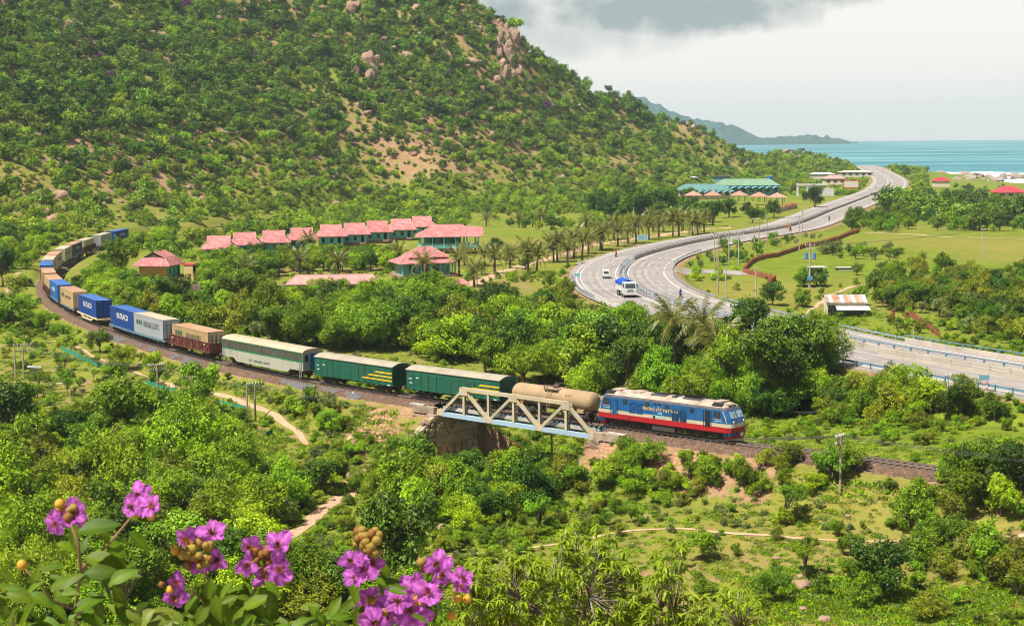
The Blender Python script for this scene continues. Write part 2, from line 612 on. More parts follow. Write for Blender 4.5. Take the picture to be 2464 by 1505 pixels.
def base_h(x, y):
 out = np.full(x.shape, _w[_n])
 for i in range(_n):
  out -= _w[i] * np.hypot(x - ctl[i, 0], y - ctl[i, 1])
 return out
PADS = []          # level pads under buildings: x, y, radius, z
def H(x, y, full=False):
 x = np.atleast_1d(np.asarray(x, float)); y = np.atleast_1d(np.asarray(y, float))
 z = base_h(x, y)
 m = np.clip((z - 5) / 25, 0, 1) * np.clip((y - 380) / 120, 0, 1)
 rough = fbm(x, y, 70, 5, 3) * 22 * m + np.abs(fbm(x, y, 26, 3, 9)) * 7 * m
 near = np.clip((y - 90) / 30, 0, 1)
 z = z + rough - 2.2 * m + fbm(x, y, 14, 4, 5) * 0.9 * near * (1 - 0.7 * m) * (y < 900)
 d, s = TR.near(x, y)
 e = np.maximum(d - 2.3, 0)
 onb = (s > SB0 - 0.3) & (s < SB1 + 0.3) & (d < 14)
 lo = -0.85 - e / 1.55
 hi = -0.85 + e / 1.3
 z = np.where(onb, np.minimum(z, -6.6 + np.maximum(0, np.abs(s - (SB0 + SB1) / 2) - 9.8) * .8), np.clip(z, lo, hi))
 d2, s2 = RD.near(x, y)
 e = np.maximum(d2 - RDW - 1.2, 0)
 z = np.clip(z, RDZ - 0.25 - e / 2.2, RDZ - 0.25 + e / 3.0 + np.maximum(e - 25, 0) * 2)
 for px, py, pr, pz in PADS:
  k = np.clip((np.hypot(x - px, y - py) - pr) / 3.0, 0, 1)
  z = z * k + pz * (1 - k)
 if full:
  return z, d, s, d2
 return z
def ground(u, v, rmax=2000.0):
 """where the line of sight through a pixel meets the terrain"""
 d = ray(u, v)
 k = hypot(d[0], d[1])
 r = np.concatenate([np.arange(98, 400, 0.5), np.arange(400, rmax, 2.0)])
 t = r / k
 zz = CH + d[2] * t
 h = H(d[0] * t, d[1] * t)
 i = np.argmax(h >= zz) if np.any(h >= zz) else len(r) - 1
 return np.array([d[0] * t[i], d[1] * t[i], h[i]])
def gz(x, y):
 return float(H([x], [y])[0])

# level ground for the buildings
def pad(u, v, z, r):
 p = P(u, v, z)
 PADS.append((p[0], p[1], r, z))
 return p

# dirt tracks: pixel polylines at the height of the ground beneath
PATHS = {}
# ------------------------------------------------------------------ terrain sheet
def terrain_material():
 m = bpy.data.materials.new('terrain_soil_and_grass')
 n, l = nodes_of(m)
 out = n.new('ShaderNodeOutputMaterial')
 bs = n.new('ShaderNodeBsdfPrincipled')
 bs.inputs['Roughness'].default_value = 0.95
 bs.inputs['Specular IOR Level'].default_value = 0.05
 l.new(bs.outputs[0], out.inputs[0])
 tc = n.new('ShaderNodeTexCoord')
 def noise(s, d=5, r=0.6):
  k = n.new('ShaderNodeTexNoise')
  k.inputs['Scale'].default_value = s
  k.inputs['Detail'].default_value = d
  k.inputs['Roughness'].default_value = r
  l.new(tc.outputs['Object'], k.inputs['Vector'])
  return k.outputs['Fac']
 def mix(f, a, b):
  k = n.new('ShaderNodeMix')
  k.data_type = 'RGBA'
  if isinstance(f, float):
   k.inputs[0].default_value = f
  else:
   l.new(f, k.inputs[0])
  for i, c in ((6, a), (7, b)):
   if isinstance(c, tuple):
    k.inputs[i].default_value = c + (1,)
   else:
    l.new(c, k.inputs[i])
  return k.outputs[2]
 def rng(f, a, b, c=0.0, d=1.0):
  k = n.new('ShaderNodeMapRange')
  l.new(f, k.inputs[0])
  for i, x in enumerate((a, b, c, d)):
   k.inputs[i + 1].default_value = x
  return k.outputs[0]
 at = n.new('ShaderNodeAttribute')
 at.attribute_name = 'soil'
 at2 = n.new('ShaderNodeAttribute')
 at2.attribute_name = 'dry'
 grass = mix(rng(noise(0.22), 0.35, 0.65), (0.075, 0.110, 0.010), (0.19, 0.22, 0.018))
 grass = mix(rng(noise(1.7), 0.35, 0.7), grass, (0.14, 0.20, 0.018))
 grass = mix(rng(noise(6.0), 0.5, 0.75), grass, (0.045, 0.068, 0.012))
 dry = mix(rng(noise(0.9), 0.35, 0.7), (0.26, 0.20, 0.06), (0.17, 0.15, 0.035))
 grass = mix(at2.outputs['Fac'], grass, dry)
 soil = mix(rng(noise(0.5), 0.3, 0.7), (0.23, 0.125, 0.072), (0.33, 0.205, 0.128))
 soil = mix(rng(noise(3.5), 0.45, 0.75), soil, (0.22, 0.13, 0.08))
 f = n.new('ShaderNodeMath')
 f.operation = 'ADD'
 l.new(at.outputs['Fac'], f.inputs[0])
 l.new(rng(noise(0.45, 8, 0.7), 0.25, 0.75, -0.5, 0.5), f.inputs[1])
 l.new(mix(rng(f.outputs[0], 0.42, 0.62), grass, soil), bs.inputs['Base Color'])
 bp = n.new('ShaderNodeBump')
 bp.inputs['Strength'].default_value = 0.7
 bp.inputs['Distance'].default_value = 0.25
 l.new(noise(2.2, 6, 0.65), bp.inputs['Height'])
 l.new(bp.outputs[0], bs.inputs['Normal'])
 MATS['terrain'] = m
 return m
terrain_material()

def terrain():
 rr = np.concatenate([np.arange(1.5, 98, 3.2), np.arange(98, 335, 0.75), np.arange(335, 1000, 2.6), np.arange(1000, 2300, 11)])
 aa = np.radians(np.linspace(-29, 27, 430))
 R, A = np.meshgrid(rr, aa, indexing='ij')
 X, Y = R * np.sin(A), R * np.cos(A)
 z, d, s, d2 = H(X.ravel(), Y.ravel(), True)
 x, y = X.ravel(), Y.ravel()
 hill = np.clip((z - 3) / 8, 0, 1) * np.clip((y - 400) / 80, 0, 1)
 soil = 0.20 + fbm(x, y, 30, 4, 21) * 0.85 + hill * 0.26
 soil = np.maximum(soil, np.where((d > 1.0) & (d < 2.5), 0.6, 0))
 soil = np.maximum(soil, np.where((d2 > RDW - 1) & (d2 < RDW + 1.8), 0.62, 0))
 strip = (s > SB0 - 22) & (s < SB0 + 1) & (d < 7)          # bare bank under the locomotive
 soil = np.where(strip, 0.64, soil)
 strip = (s > SB1 - 1) & (s < SB1 + 12) & (d < 11)
 soil = np.maximum(soil, np.where(strip, 0.55, 0))
 meadow = (x > 36) & (d2 > RDW + 2) & (y > 230) & (y < 560)
 soil = np.where(meadow, soil * 0.45, soil)
 dry = np.clip(0.30 + fbm(x, y, 45, 3, 31) * 1.6, 0, 1) * np.where(meadow, 0.75, 0.55) + hill * 0.15
 fg = np.clip((150 - y) / 18, 0, 1)
 dry = dry + fg * .45
 soil = soil + fg * .08
 for key, (pts, w) in PATHS.items():
  c = Curve([p[:2] for p in pts], 1.0)
  dd, _ = c.near(x, y)
  soil = np.maximum(soil, np.clip(1.1 - dd / (w * 1.6), 0, 0.6))
 nr, na = len(rr), len(aa)
 i = np.arange(nr - 1)[:, None] * na + np.arange(na - 1)[None, :]
 f = np.stack([i, i + na, i + na + 1, i + 1], -1).reshape(-1, 4)[:, ::-1]
 me = bpy.data.meshes.new('terrain')
 me.vertices.add(nr * na)
 me.vertices.foreach_set('co', np.stack([x, y, z], 1).ravel())
 me.loops.add(f.size)
 me.loops.foreach_set('vertex_index', f.ravel().astype(np.int32))
 me.polygons.add(len(f))
 me.polygons.foreach_set('loop_start', (np.arange(len(f)) * 4).astype(np.int32))
 me.polygons.foreach_set('use_smooth', np.ones(len(f), bool))
 me.update(calc_edges=True)
 for nm, a in (('soil', soil), ('dry', dry)):
  t = me.attributes.new(nm, 'FLOAT', 'POINT')
  t.data.foreach_set('value', np.clip(a, 0, 1).astype(np.float32))
 return put('terrain', me, 'terrain', kind='structure')

# ------------------------------------------------------------------ sea and headland
def sea_material():
 m = bpy.data.materials.new('sea_water')
 n, l = nodes_of(m)
 out = n.new('ShaderNodeOutputMaterial')
 bs = n.new('ShaderNodeBsdfPrincipled')
 bs.inputs['Roughness'].default_value = 0.45
 bs.inputs['Specular IOR Level'].default_value = 0.18
 l.new(bs.outputs[0], out.inputs[0])
 tc = n.new('ShaderNodeTexCoord')
 mp = n.new('ShaderNodeMapping')
 mp.inputs['Scale'].default_value = (0.0016, 0.0034, 1)
 mp.inputs['Rotation'].default_value = (0, 0, 0.25)
 l.new(tc.outputs['Object'], mp.inputs[0])
 nz = n.new('ShaderNodeTexNoise')
 nz.inputs['Scale'].default_value = 1.0
 nz.inputs['Detail'].default_value = 9
 nz.inputs['Roughness'].default_value = 0.68
 l.new(mp.outputs[0], nz.inputs['Vector'])
 r = n.new('ShaderNodeValToRGB')
 l.new(nz.outputs['Fac'], r.inputs[0])
 e = r.color_ramp.elements
 e[0].position, e[0].color = 0.38, (0.008, 0.11, 0.15, 1)
 e[1].position, e[1].color = 0.62, (0.13, 0.30, 0.32, 1)
 q = e.new(0.5)
 q.color = (0.035, 0.185, 0.225, 1)
 l.new(r.outputs[0], bs.inputs['Base Color'])
 bp = n.new('ShaderNodeBump')
 bp.inputs['Strength'].default_value = 0.5
 bp.inputs['Distance'].default_value = 1.2
 nb = n.new('ShaderNodeTexNoise')
 nb.inputs['Scale'].default_value = 0.05
 nb.inputs['Detail'].default_value = 5
 l.new(tc.outputs['Object'], nb.inputs['Vector'])
 l.new(nb.outputs['Fac'], bp.inputs['Height'])
 l.new(bp.outputs[0], bs.inputs['Normal'])
 MATS['sea'] = m
sea_material()
SEAZ = -8.0
def sea():
 b = MB()
 xs = [-9000, -3000, -1000, 150, 1000, 3000, 9000]
 ys = [1020, 1500, 2500, 5000, 12000]
 for j in range(len(ys) - 1):
  for i in range(len(xs) - 1):
   b.quad((xs[i], ys[j], SEAZ), (xs[i + 1], ys[j], SEAZ), (xs[i + 1], ys[j + 1], SEAZ), (xs[i], ys[j + 1], SEAZ))
 b.ob('sea', 'sea', kind='structure')
mat('headland_scrub', (0.018, 0.055, 0.045), 0.95, 0.45, 0.008, spec=0.02, bump=1.0, bscale=0.02)
def headland():
 prof = [(1380, 262), (1460, 238), (1510, 226), (1545, 231), (1590, 252), (1640, 279), (1690, 287), (1740, 296), (1775, 305), (1800, 316), (1825, 327),
   (1850, 333), (1880, 329), (1930, 326), (1980, 327), (2015, 332), (2040, 339), (2062, 348)]
 us = np.linspace(1380, 2062, 170)
 vs = np.interp(us, [p[0] for p in prof], [p[1] for p in prof])
 vert = []
 fr = np.linspace(0, 1, 16)
 for k, (u, v) in enumerate(zip(us, vs)):
  R = 7600 + 1300 * k / 169
  d = ray(u, v)
  t = R / hypot(d[0], d[1])
  ztop = CH + d[2] * t + 16 * (vnoise(np.array([k * 0.35]), np.array([1.0]), 4)[0] - 0.5) * min(1, (169 - k) / 20)
  for f in fr:
   back = f > 0.62
   q = f / 0.62 if not back else (1 - f) / 0.38
   q = max(0.0, min(1.0, q))
   rr = R - 1000 * (1 - f / 0.62)
   h = SEAZ - 3 + (max(ztop, SEAZ + 2) - SEAZ + 3) * (q ** 0.85)
   if 0 < f < 0.6:
    h += 44 * (vnoise(np.array([u / 13.0]), np.array([f * 7]), 8)[0] - 0.5) * q
   vert.append((d[0] / hypot(d[0], d[1]) * rr, d[1] / hypot(d[0], d[1]) * rr, h))
 b = MB()
 fs = [(i * 16 + j, (i + 1) * 16 + j, (i + 1) * 16 + j + 1, i * 16 + j + 1) for i in range(169) for j in range(15)]
 b.add(vert, fs)
 b.ob('headland', 'headland_scrub', smooth=True, kind='structure')

# ------------------------------------------------------------------ ribbons (roads, paths, ballast)
def ribbon(name, pts, halfw, m, dz=0.05, drape=True, wob=0.0, seed=1, parent=None, kind='structure', cross=4):
 c = Curve([p[:2] for p in pts], max(0.8, halfw * 0.5))
 vs, fs = [], []
 n = len(c.p)
 for i in range(n):
  w = halfw * (1 + wob * (vnoise(np.array([i * 0.37]), np.array([seed]), seed)[0] - 0.5) * 2)
  w2 = halfw * (1 + wob * (vnoise(np.array([i * 0.41]), np.array([seed + 9]), seed)[0] - 0.5) * 2)
  for k in range(cross + 1):
   o = -w + (w + w2) * k / cross
   q = c.off(c.s[i], o)
   vs.append((q[0], q[1], 0))
 A = np.array(vs)
 if drape:
  z = H(A[:, 0], A[:, 1]) + dz
 else:
  z = np.full(len(A), dz)
 A[:, 2] = z
 for i in range(n - 1):
  for k in range(cross):
   a = i * (cross + 1) + k
   fs.append((a, a + 1, a + cross + 2, a + cross + 1))
 b = MB().add(A, [f[::-1] for f in fs])
 return b.ob(name, m, parent, smooth=True, kind=kind)

mat('asphalt', (0.215, 0.192, 0.185), 0.85, 0.16, 0.2, col2=(0.285, 0.255, 0.245), thr=(0.35, 0.75), spec=0.2)
mat('worn_asphalt', (0.18, 0.163, 0.158), 0.8, 0.16, 0.12, col2=(0.265, 0.24, 0.23), thr=(0.4, 0.65), spec=0.2)
mat('road_paint', (0.60, 0.58, 0.54), 0.7, 0.08, 1.0)
mat('concrete', (0.36, 0.33, 0.29), 0.9, 0.2, 0.8, col2=(0.20, 0.18, 0.155), thr=(0.5, 0.8), bump=0.3)
mat('pale_concrete', (0.40, 0.36, 0.30), 0.9, 0.15, 0.8, col2=(0.36, 0.31, 0.26), thr=(0.5, 0.85))
mat('rail_steel', (0.22, 0.17, 0.14), 0.45, 0.2, 3, metal=0.6)
mat('galvanised', (0.30, 0.35, 0.40), 0.5, 0.15, 1.5, metal=0.3)
mat('blue_steel', (0.10, 0.185, 0.26), 0.55, 0.2, 1.5)
mat('ballast', (0.085, 0.050, 0.034), 0.95, 0.35, 5, col2=(0.165, 0.105, 0.075), thr=(0.45, 0.7), bump=1.0, bscale=9)
mat('blue_gravel', (0.08, 0.072, 0.075), 0.95, 0.35, 11, col2=(0.17, 0.165, 0.18), thr=(0.45, 0.7), bump=1.0, bscale=9)
mat('sleeper', (0.115, 0.092, 0.078), 0.9, 0.2, 3)
mat('sand_path', (0.42, 0.275, 0.175), 0.95, 0.15, 1.2, col2=(0.36, 0.24, 0.155), thr=(0.45, 0.75), bump=0.5)

def road():
 o = ribbon('coast_road', RD.p, RDW, 'asphalt', RDZ, drape=False, cross=6)
 # painted lines: each dash a piece of the road
 def line(o_, s0, s1, w, name='edge_line', z=RDZ + 0.012):
  n = max(2, int((s1 - s0) / 3) + 1)
  b = MB()
  ss = np.linspace(s0, s1, n)
  vs = []
  for s in ss:
   for e in (-w / 2, w / 2):
    q = RD.off(s, o_ + e)
    vs.append((q[0], q[1], z))
  b.add(vs, [(2 * i + 1, 2 * i, 2 * i + 2, 2 * i + 3) for i in range(n - 1)])
  return b.ob(name, 'road_paint', o)
 L = RD.L - 30
 sj = s_of(RD, 32, 345)
 for off in (1.25, -1.25, 8.3, 9.2):
  line(off, 4, L, 0.15)
 line(-8.6, 4, sj - 8, 0.2)
 line(-8.6, sj + 26, L, 0.2)
 for k in range(4):
  line(-8.7, sj - 6 + k * 8, sj - 3 + k * 8, 0.26, 'lane_dash')
 s = 60.0
 while s < 620:
  for off in (4.9, -4.9):
   line(off, s, s + 2.6, 0.14, 'lane_dash')
  s += 11.0
 for off in (2.6, 4.2, 5.7, 7.2, -2.6, -4.2, -5.7, -7.2):
  b_ = line(off, 4, L, .55, 'wheel_track', RDZ + .006)
  b_.data.materials[0] = MATS['worn_asphalt']
 # zebra bars at the far junction
 s = s_of(RD, 158, 740)
 for k in range(-8, 9):
  if abs(k) > 1:
   line(k * 1.1, s, s + 5, 0.5, 'crossing_bar')
 return o

def guard_rail(label, pts, z0, h=0.75, m='galvanised', spacing=3.0, beams=(0.6,), post=0.14, beam_h=0.28, depth=0.06, group=None, name='guard_rail', cat='guard rail'):
 c = Curve([p[:2] for p in pts], 1.5)
 zf = z0 if callable(z0) else (lambda x, y: z0)
 a = c.at(0)
 t = thing(name, (a[0], a[1], zf(*a)), 0, label, cat, group)
 n = max(1, int(c.L / spacing))
 pm = MB().box(0, 0, h / 2, post, post, h).mesh('post')
 pm.materials.append(MATS[m])
 for i in range(n + 1):
  q = c.at(c.L * i / n)
  put('post', pm, None, t, (q[0] - a[0], q[1] - a[1], zf(*q) - zf(*a)), rz=atan2(*c.dir(c.L * i / n)[::-1]))
 for bz in beams:
  b = MB()
  m_ = max(2, int(c.L / 2.2))
  ss = np.linspace(0, c.L, m_)
  vs = []
  prof = [(-depth / 2, -beam_h / 2), (depth / 2 + 0.03, -beam_h / 4), (depth / 2 - 0.02, 0), (depth / 2 + 0.03, beam_h / 4), (-depth / 2, beam_h / 2)]
  for s in ss:
   for o_, zz in prof:
    q = c.off(s, -(o_ + post * 0.75))
    vs.append((q[0] - a[0], q[1] - a[1], zf(*q) - zf(*a) + bz + zz))
  k = len(prof)
  fs = [(i * k + j, (i + 1) * k + j, (i + 1) * k + (j + 1) % k, i * k + (j + 1) % k) for i in range(m_ - 1) for j in range(k)]
  b.add(vs, fs)
  b.ob('beam', m, t)
 return t
# ------------------------------------------------------------------ vegetation prototypes
leaf_mat('leaf_mid', (0.0681, 0.16, 0.0048), (0.188, 0.358, 0.0064), trans=0.22)
leaf_mat('leaf_bright', (0.113, 0.237, 0.004), (0.288, 0.484, 0.0064), trans=0.26)
leaf_mat('leaf_dark', (0.0297, 0.0935, 0.0056), (0.0917, 0.209, 0.0072), trans=0.2)
leaf_mat('leaf_olive', (0.107, 0.149, 0.0064), (0.272, 0.325, 0.0112), hue=0.02, trans=0.22)
leaf_mat('leaf_grey', (0.10, 0.15, 0.03), (0.27, 0.34, 0.08), hue=0.02, trans=0.22)
leaf_mat('leaf_far', (0.048, 0.123, 0.008), (0.145, 0.275, 0.008), hue=0.03, val=0.5, trans=0.22)
leaf_mat('leaf_far_bright', (0.11, 0.22, 0.0048), (0.253, 0.413, 0.0072), hue=0.03, val=0.42, trans=0.22)
leaf_mat('leaf_palm', (0.10, 0.135, 0.018), (0.26, 0.265, 0.04), hue=0.015, val=0.2, rough=0.42, spec=0.4)
leaf_mat('flower_bush', (0.20, 0.05, 0.22), (0.36, 0.10, 0.36), hue=0.02)
mat('bark', (0.13, 0.095, 0.07), 0.95, 0.3, 4, bump=0.6)
mat('palm_bark', (0.085, 0.06, 0.045), 0.95, 0.35, 5, bump=0.8)
mat('grey_bark', (0.26, 0.21, 0.17), 0.95, 0.2, 4, bump=0.5)
mat('dead_twig', (0.22, 0.16, 0.12), 0.95, 0.25, 4)

def quads_mesh(name, C, T, B, tint, m, fold=0.0, N=None):
 """leaf-shaped faces: centre C, half-length T, half-width B (arrays n x 3)"""
 n = len(C)
 V = np.empty((n, 4, 3))
 V[:, 0] = C - T
 V[:, 1] = C + B - T * 0.1
 V[:, 2] = C + T
 V[:, 3] = C - B - T * 0.1
 me = bpy.data.meshes.new(name)
 me.vertices.add(n * 4)
 me.vertices.foreach_set('co', V.ravel())
 me.loops.add(n * 4)
 me.loops.foreach_set('vertex_index', np.arange(n * 4, dtype=np.int32))
 me.polygons.add(n)
 me.polygons.foreach_set('loop_start', (np.arange(n) * 4).astype(np.int32))
 me.update(calc_edges=True)
 a = me.attributes.new('tint', 'FLOAT', 'POINT')
 a.data.foreach_set('value', np.repeat(np.clip(tint, 0, 1), 4).astype(np.float32))
 me.materials.append(MATS[m])
 return me
def unit(a):
 return a / np.maximum(np.linalg.norm(a, axis=-1, keepdims=True), 1e-9)
def crown(name, seed, R=2.4, top=4.0, bot=0.9, lobes=16, leaves=4200, ls=0.2, m='leaf_mid', aspect=0.42, up=0.5, droop=0.0, spiky=0.0, flat=1.0, spray=8):
 """main masses, smaller lobes on them, sprays of leaves on the lobes"""
 rs = np.random.RandomState(seed)
 hc, hh = (top + bot) / 2, (top - bot) / 2
 L = []
 nm = max(3, lobes // 4)
 for k in range(nm):
  a = k * 2 * pi / nm + rs.uniform(-.6, .6)
  z = rs.uniform(-.75, .75) if k else .8
  q = rs.uniform(.35, .95) * (.35 if k == 0 else 1)
  rad = R * .62 * q * sqrt(max(.15, 1 - .7 * max(z, -.2) ** 2))
  r = R * rs.uniform(.34, .52)
  c = np.array([rad * cos(a), rad * sin(a), hc + z * hh * .66])
  w = rs.rand()
  L.append((*c, r * .8, w))
  for q_ in range(3):
   d = unit(rs.normal(size=3) * np.array([1, 1, .7]) + np.array([cos(a), sin(a), .45]) * .7)
   L.append((*(c + d * r * rs.uniform(.7, 1.05)), r * rs.uniform(.38, .62), min(1, max(0, w + rs.uniform(-.35, .35)))))
 L = np.array(L)
 L[:, 2] = np.maximum(L[:, 2], L[:, 3] * .5)
 nl = len(L)
 w = L[:, 3] ** 2
 ns = int(leaves / spray * 1.6)
 idx = rs.choice(nl, ns, p=w / w.sum())
 d = unit(rs.normal(size=(ns, 3)) + np.array([0, 0, 0.3]))
 rr = L[idx, 3] * rs.uniform(.70, 1.08, ns)
 rr = np.where(rs.rand(ns) < .12 + spiky, rr * rs.uniform(1.05, 1.45, ns), rr)
 C = L[idx, :3] + d * rr[:, None] * np.array([1, 1, .85 * flat])
 inside = np.zeros(ns, bool)
 for k in range(nl):
  dd = np.linalg.norm((C - L[k, :3]) / np.array([1, 1, .85 * flat]), axis=1)
  inside |= (dd < L[k, 3] * .62)
 keep = (~inside) & (C[:, 2] > .05)
 ns = leaves // spray
 C, d, idx = C[keep][:ns], d[keep][:ns], idx[keep][:ns]
 sn = unit(d * .7 + rs.normal(size=C.shape) * .35 + np.array([0, 0, up]))
 st = np.clip(.08 + .50 * L[idx, 4] + .42 * rs.rand(len(C)), 0, 1)
 C = np.repeat(C, spray, 0); d = np.repeat(d, spray, 0); sn = np.repeat(sn, spray, 0); st = np.repeat(st, spray)
 n = len(C)
 C = C + rs.normal(size=(n, 3)) * ls * .62
 C[:, 2] = np.maximum(C[:, 2], .03)
 nrm = unit(sn + rs.normal(size=(n, 3)) * .38)
 t = rs.normal(size=(n, 3)) + d * .7 - np.array([0, 0, droop])
 t = unit(t - nrm * (t * nrm).sum(1, keepdims=True))
 b = np.cross(nrm, t)
 s = ls * rs.uniform(0.6, 1.35, n)
 tint = st + rs.uniform(-.12, .12, n)
 return quads_mesh(name, C, t * (s * 0.5)[:, None], b * (s * 0.5 * aspect * 1.6)[:, None], tint, m), L
def trunk_mesh(name, seed, L, base_r=0.16, m='bark', limbs=6, fork=0.3, sides=6):
 rs = np.random.RandomState(seed + 77)
 b = MB()
 top = L[:, 2].max()
 fk = max(0.25, top * fork)
 lean = rs.uniform(-0.12, 0.12, 2) * top * 0.5
 b.tube([(0, 0, -0.4), (lean[0] * 0.3, lean[1] * 0.3, fk * 0.5), (lean[0], lean[1], fk)], [base_r * 1.25, base_r * 0.95, base_r * 0.8], sides)
 order = np.argsort(-L[:, 2])
 pick = list(order[:2]) + list(rs.choice(len(L), min(limbs, len(L)), replace=False))
 for k in pick:
  e = L[k, :3]
  mid = np.array([lean[0], lean[1], fk]) * 0.45 + e * 0.55 + np.array([0, 0, 0.08 * top])
  b.tube([(lean[0], lean[1], fk - 0.05), tuple(mid), tuple(e + np.array([0, 0, L[k, 3] * 0.5]))], [base_r * 0.6, base_r * 0.36, base_r * 0.12], 5)
 me = b.mesh(name, True)
 me.materials.append(MATS[m])
 return me
PROTO = {}
def proto(kind, n, seed, base_r=0.16, limbs=6, fork=0.3, bm='bark', **k):
 PROTO[kind] = []
 for i in range(n):
  cm, L = crown('crown_' + kind, seed + i * 13, **k)
  tm = trunk_mesh('trunk_' + kind, seed + i * 13, L, base_r, bm, limbs, fork)
  PROTO[kind].append((cm, tm))
# near kinds: unit trees are about 4 to 5 m tall
proto('round', 4, 11, R=2.4, top=4.1, bot=0.15, lobes=26, leaves=6400, ls=0.19, m='leaf_mid')
proto('bright', 4, 51, R=2.5, top=3.9, bot=0.05, lobes=28, leaves=6800, ls=0.18, m='leaf_bright', up=0.7)
proto('feather', 4, 91, R=2.7, top=4.4, bot=0.1, lobes=30, leaves=7600, ls=0.27, m='leaf_bright', aspect=0.2, droop=0.5, spiky=0.25)
proto('dark', 3, 131, R=2.3, top=4.5, bot=0.3, lobes=24, leaves=6200, ls=0.2, m='leaf_dark')
proto('olive', 3, 171, R=2.5, top=3.6, bot=0.1, lobes=26, leaves=5600, ls=0.17, m='leaf_olive', spiky=0.15)
proto('open', 3, 211, R=2.5, top=4.6, bot=1.7, lobes=15, leaves=3200, ls=0.2, m='leaf_mid', base_r=0.14, limbs=9, fork=0.28, bm='grey_bark', flat=0.75)
proto('greyleaf', 2, 251, R=2.0, top=3.2, bot=0.4, lobes=20, leaves=3600, ls=0.17, m='leaf_grey', spiky=0.2)
proto('shrub', 3, 291, R=1.5, top=1.9, bot=0.1, lobes=13, leaves=2300, ls=0.16, m='leaf_mid', base_r=0.06, fork=0.15)
proto('shrub_bright', 3, 331, R=1.5, top=1.7, bot=0.1, lobes=13, leaves=2300, ls=0.16, m='leaf_bright', base_r=0.06, fork=0.15)
proto('shrub_grey', 2, 371, R=1.3, top=1.1, bot=0.05, lobes=14, leaves=1500, ls=0.14, m='leaf_grey', base_r=0.04, fork=0.15)
proto('shrub_olive', 2, 381, R=1.5, top=1.8, bot=0.1, lobes=12, leaves=2000, ls=0.16, m='leaf_olive', base_r=0.05, fork=0.15)
proto('tall', 3, 611, R=3.9, top=8.6, bot=0.9, lobes=40, leaves=13000, ls=0.27, m='leaf_mid', base_r=0.26, limbs=10, spiky=.1)
proto('tall_feather', 3, 651, R=4.1, top=8.4, bot=0.8, lobes=40, leaves=13500, ls=0.34, m='leaf_bright', aspect=.22, droop=.5, base_r=0.24, limbs=10, spiky=.22)
proto('tall_dark', 2, 691, R=3.6, top=9.0, bot=1.0, lobes=36, leaves=12000, ls=0.28, m='leaf_dark', base_r=0.26, limbs=10, spiky=.1)
# distant kinds, coarser
proto('far', 5, 411, R=2.5, top=3.3, bot=0.1, lobes=16, leaves=900, ls=0.42, spray=5, m='leaf_far', base_r=0.12, limbs=3)
proto('far_bright', 4, 461, R=2.4, top=2.8, bot=0.05, lobes=16, leaves=860, ls=0.40, spray=5, m='leaf_far_bright', base_r=0.12, limbs=3)
proto('far_flower', 1, 491, R=1.7, top=2.0, bot=0.3, lobes=7, leaves=260, ls=0.45, m='flower_bush', base_r=0.1, limbs=2)

# tufts of weeds and grass
def tuft(seed, n, r, h, ls, m):
 rs = np.random.RandomState(seed)
 a = rs.rand(n) * 2 * pi
 q = r * rs.rand(n) ** 0.6
 C = np.stack([q * np.cos(a), q * np.sin(a), h * rs.rand(n) * (1 - 0.5 * q / r)], 1)
 t = unit(rs.normal(size=(n, 3)) * 0.6 + np.array([0, 0, 0.8]))
 b = unit(np.cross(t, rs.normal(size=(n, 3))))
 s = ls * rs.uniform(0.5, 1.3, n)
 return quads_mesh('tuft', C, t * (s * .5)[:, None], b * (s * .2)[:, None], rs.rand(n), m)
TUFTS = [tuft(1, 100, 0.7, 0.4, 0.26, 'leaf_bright'), tuft(2, 100, 0.75, 0.35, 0.25, 'leaf_mid'), tuft(3, 80, 0.6, 0.4, 0.24, 'leaf_grey'), tuft(4, 70, 0.5, 0.3, 0.3, 'leaf_olive')]

# ------------------------------------------------------------------ instanced masses that nobody could count
def collection_of(name, items):
 c = bpy.data.collections.new(name)
 for i, it in enumerate(items):
  o = bpy.data.objects.new('%s_%02d' % (name, i), it)
  c.objects.link(o)
 return c
def join_meshes(a, b, name):
 """one mesh from crown a and trunk b (keeps both materials and the tint)"""
 me = bpy.data.meshes.new(name)
 va = np.empty(len(a.vertices) * 3); a.vertices.foreach_get('co', va)
 vb = np.empty(len(b.vertices) * 3); b.vertices.foreach_get('co', vb)
 na, nb = len(a.vertices), len(b.vertices)
 faces = [tuple(p.vertices) for p in a.polygons] + [tuple(i + na for i in p.vertices) for p in b.polygons]
 me.from_pydata(np.concatenate([va, vb]).reshape(-1, 3).tolist(), [], faces)
 me.materials.append(a.materials[0]); me.materials.append(b.materials[0])
 me.polygons.foreach_set('material_index', [0] * len(a.polygons) + [1] * len(b.polygons))
 t = np.zeros(na + nb, np.float32)
 ta = np.empty(na, np.float32); a.attributes['tint'].data.foreach_get('value', ta)
 t[:na] = ta
 at = me.attributes.new('tint', 'FLOAT', 'POINT'); at.data.foreach_set('value', t)
 me.update()
 return me
